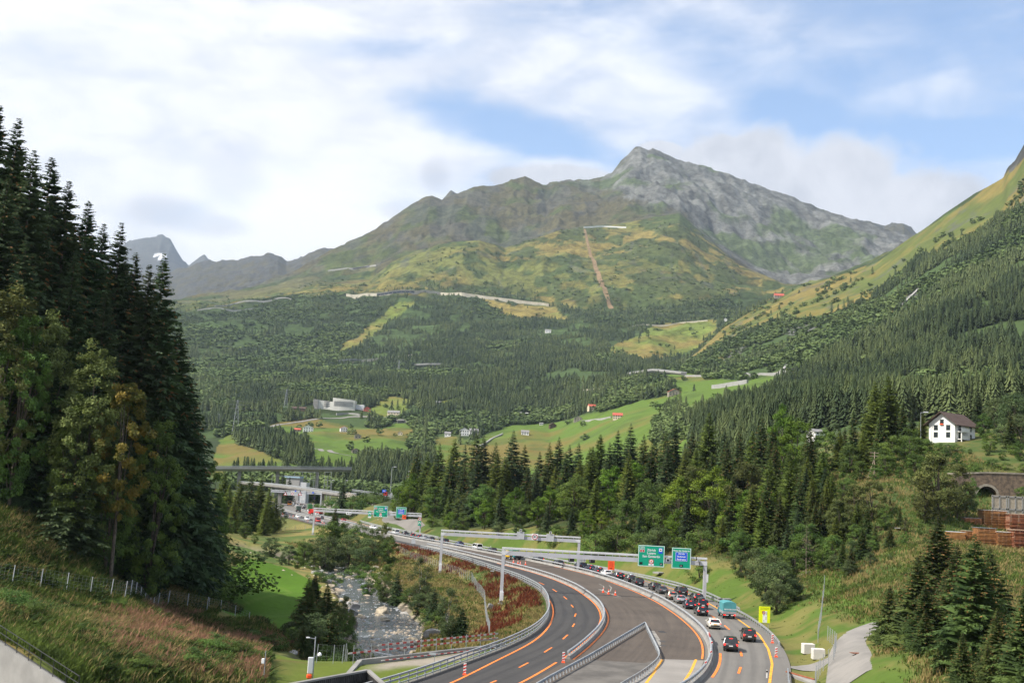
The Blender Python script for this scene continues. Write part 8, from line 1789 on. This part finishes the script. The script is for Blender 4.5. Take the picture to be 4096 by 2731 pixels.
def grow():
    # left hillside
    x, y, r = field(150000, -72, -12, 76, 196, 1)
    u, v = proj(x, y, ground(x, y)); up = np.interp(u, (-200, 0, 300, 500, 700, 850, 1000, 1150), (1960, 2030, 2130, 2230, 2330, 2400, 2450, 2560))
    side = (y - WALL_A[1]) * (WALL_B[0] - WALL_A[0]) - (x - WALL_A[0]) * (WALL_B[1] - WALL_A[1]); side = side / np.hypot(*(WALL_B - WALL_A)[:2])
    ok = (u > -120) & (u < 1190) & (v > up) & (v < 2790) & ((side > .9) | (x > -25)) & ~((u > 860) & (v < 2480) & (x > -42)) & ~((u > 1060) & (v > 2600))
    x, y, u, v, side = x[ok], y[ok], u[ok], v[ok], side[ok]; n1 = fbm(x / 9, y / 9, 4, 101); n2 = fbm(x / 3, y / 3, 3, 102); q = r.random(len(x))
    fl = np.interp(u, (0, 300, 500, 700, 850, 1000), (2345, 2385, 2400, 2430, 2455, 2490))
    pink = sstep(v - fl, 0, 30) * (1 - sstep(v - fl, 190, 290)) * sstep(u, 330, 620) * .75 * sstep(n1, .36, .5); strip_ = (side < 3.2) & (x < -25)
    isp = (q < pink * .42) & ~strip_; tan = (~isp) & (r.random(len(x)) < .10 + .58 * sstep(n1 * .6 + n2 * .4, .46, .58)) & ~strip_; gr = ~isp & ~tan
    s = r.uniform(.7, 1.2, len(x))
    tufts('pink_herbs', 'faded pink willowherb on the left hillside', x[isp], y[isp], 1.15 * s[isp], .055, 4, MG_PINK, (.16, 0), .2, 2)
    tufts('dry_grass', 'tall dry grass on the left hillside', x[tan], y[tan], .95 * s[tan], .045, 4, MG_TAN, (.25, 0), .22, 3)
    tufts('green_grass', 'rough green grass on the left hillside', x[gr], y[gr], .72 * s[gr], .065, 5, MG_GREEN, (.1, 0), .22, 4, .4)
    wd = (n2 > .53) & (r.random(len(x)) < .55) & ~strip_; tufts('weeds', 'leafy weeds on the left hillside', x[wd], y[wd], .75 * s[wd], .13, 6, MG_WEED, (0, 0), .35, 5, .9)
    # embankment between river and road
    x, y, r = field(90000, -75, 9, 146, 372, 6); lx = LX(y); dr = seg_dist(x, y, RIVER); d = lx - x
    ok = (d > .9) & (d < 34) & (dr > 6.2) & (r.random(len(x)) < np.clip(150 / y, 0, 1)); x, y, d, dr = x[ok], y[ok], d[ok], dr[ok]
    n1 = fbm(x / 7, y / 7, 4, 111); n2 = fbm(x / 2.5, y / 2.5, 3, 112); s = r.uniform(.7, 1.2, len(x))
    red = (d > 1.6) & (d < 9.5) & (y > 168) & (sstep(n1 * .65 + n2 * .35 + .085 * sstep(y, 188, 196) * (1 - sstep(y, 226, 236)) + .05 * sstep(y, 236, 246) * (1 - sstep(d, 4, 6)) - .062, .49, .57) * .8 > r.random(len(x))) & ~((y < 195) & (d < 4))
    tn = ~red & (r.random(len(x)) < .25 + .55 * sstep(n2 * .5 + n1 * .5, .44, .56)); gr = ~red & ~tn
    tufts('red_docks', 'dark red dry dock plants on the motorway embankment', x[red], y[red], 1.15 * s[red], .075, 5, MG_RED, (.05, 0), .25, 7, .35)
    tufts('dry_grass', 'dry grass on the motorway embankment', x[tn], y[tn], .65 * s[tn], .06, 4, MG_TAN, (.15, 0), .25, 8)
    tufts('green_grass', 'green grass on the motorway embankment', x[gr], y[gr], .5 * s[gr], .07, 4, MG_GREEN, (.1, 0), .25, 9, .4)
    # verge and banks on the right
    x, y, r = field(120000, 0, 118, 98, 345, 10); d = x - RX(y); n1 = fbm(x / 8, y / 8, 4, 121); n2 = fbm(x / 2.5, y / 2.5, 3, 122)
    pth = seg_dist(x, y, np.array([tuple(hit(*p)[:2]) for p in ((3395, 2790), (3395, 2735), (3400, 2640), (3385, 2570), (3430, 2530), (3500, 2500))] + [(58, 163), (66, 170)]))
    slip = (np.abs(y - 140.5) < 4.5) & (d < 14)
    rough = sstep(d + (n1 - .5) * 8, 8, 13); ok = (d > 1.0) & (pth > 2.6) & ~slip & (r.random(len(x)) < (.02 + .98 * rough ** 1.5) * np.clip(150 / y, 0, 1)); x, y, d, n1, n2, rough = (q[ok] for q in (x, y, d, n1, n2, rough)); s = r.uniform(.7, 1.2, len(x))
    tn = (r.random(len(x)) < (.12 + .6 * sstep(n1 * .6 + n2 * .4, .46, .58)) * (.35 + .65 * rough)); hh = (.20 + .45 * rough) * s
    tufts('dry_grass', 'dry grass on the right verge and bank', x[tn], y[tn], hh[tn] * 1.2, .06, 4, MG_TAN, (.12, 0), .25, 11); gr = ~tn
    tufts('green_grass', 'green grass on the right verge and bank', x[gr], y[gr], hh[gr], .07, 4, MG_GREEN, (.08, 0), .25, 12, .45)
grow()
for i, (u, v, h) in enumerate(((40,2440,2.2),(120,2480,1.8),(470,2440,1.6),(700,2560,1.9),(860,2620,2.2),(960,2640,2.0),(1090,2600,2.4),(760,2680,2.0),(560,2690,1.6),(640,2640,1.5),(1010,2560,1.6),(330,2560,1.5))):
    p = hit(u, v); tree('bush', 0, 0, 0, 'on the left hillside', 'bushes among the tall grass', 1.3, (p[0], p[1]), h)

# ------------------------------------------------------------------ lettering as meshes
dg = bpy.context.evaluated_depsgraph_get()
for o in TEXTS:
    me = bpy.data.meshes.new_from_object(o.evaluated_get(dg)); n = link('lettering', me, o.parent, o.location, o.rotation_euler); cu = o.data
    bpy.data.objects.remove(o); bpy.data.curves.remove(cu)

# ------------------------------------------------------------------ a label for every tree: its look, where it grows and the landmark it is near
LAND = [('the tall lamp post', 1562, 1930), ('the round 80 sign', 2139, 2146), ('the big Luzern board', 2603, 2222), ('the Passo San Gottardo board', 2723, 2231), ('the white chalet', 3805, 1700), ('the round stone arch', 3948, 2000), ('the timber stacks', 3990, 2110), ('the dead brown spruce', 3228, 2190),
        ('the utility pole', 3500, 1860), ('the yellow notice board', 3058, 2457), ('the orange notice board', 2445, 2260), ('the middle gantry left post', 1762, 2190), ('the nearest gantry left post', 2005, 2290), ('the river boulders', 1480, 2480), ('the far blue sign', 1535, 1963), ('the distant gantry left post', 1258, 2060),
        ('the small white-boxed pole', 1053, 2650), ('the hay meadow', 1060, 2330), ('the black handrail', 150, 2640), ('the wire fence', 300, 2340), ('the snowy far peak', 640, 1000), ('the lower overpass', 1200, 1950), ('the half hidden white house', 3280, 1742), ('the concrete blocks', 3250, 2600), ('the weather mast', 1250, 2620)]
ORD = ['nearest', 'second nearest', 'third nearest', 'fourth nearest', 'fifth nearest', 'sixth nearest', 'seventh nearest', 'eighth nearest', 'ninth nearest', 'tenth nearest']
def short(t):
    for a, b in ((' with brownish tips', ''), (' with brownish top', ''), ('between the cars ', ''), (' with brownish top', ''), (' with turning orange leaves', ' turning orange'), ('on the left bank ', ''), ('the Passo San Gottardo board', 'the Passo board')):
        if len(t.split()) > 16: t = t.replace(a, b)
    if len(t.split()) > 16: print('LONG', t)
    return t
def label_trees():
    items = []
    for t in TREES:
        r, kind, where, x, y, zb, hh, lab = t; u, v = proj(x, y, zb + hh * .62); items.append((r, kind, where, u, v))
    claims = {}
    for k, (r, kind, where, u, v) in enumerate(items):
        c = []
        for i, (n, a, b) in enumerate(LAND):
            dx, dy = u - a, v - b; side = ('right of' if dx > 0 else 'left of') if abs(dx) > abs(dy) else ('above' if dy < 0 else 'below'); c.append((math.hypot(dx, dy), i, side))
        d, i, side = min(c); claims.setdefault((LOOK[kind], where, i, side), []).append((d, k))
    for (look, where, i, side), L in claims.items():
        L.sort()
        for j, (d, k) in enumerate(L): items[k][0]['label'] = short('%s %s, %s %s %s' % (look, where, ORD[min(j, 9)], side, LAND[i][0]) if len(L) > 1 else '%s %s, %s %s' % (look, where, side, LAND[i][0]))
label_trees()
# ================================================================== HAZE
def build_haze():
    m = bpy.data.materials.new('haze_air'); m.use_nodes = True; nt = m.node_tree
    nt.nodes.remove(nt.nodes['Principled BSDF'])
    v = nt.nodes.new('ShaderNodeVolumePrincipled'); v.inputs['Color'].default_value = (.66, .81, 1, 1); v.inputs['Density'].default_value = HAZE
    v.inputs['Anisotropy'].default_value = 0.1
    nt.links.new(v.outputs[0], nt.nodes['Material Output'].inputs['Volume'])
    b = MB(); b.box((0, 9600, 1790), (27000, 20600, 3620)); b.build('haze', m, kind='stuff')
HAZE = 0.000030
build_haze()
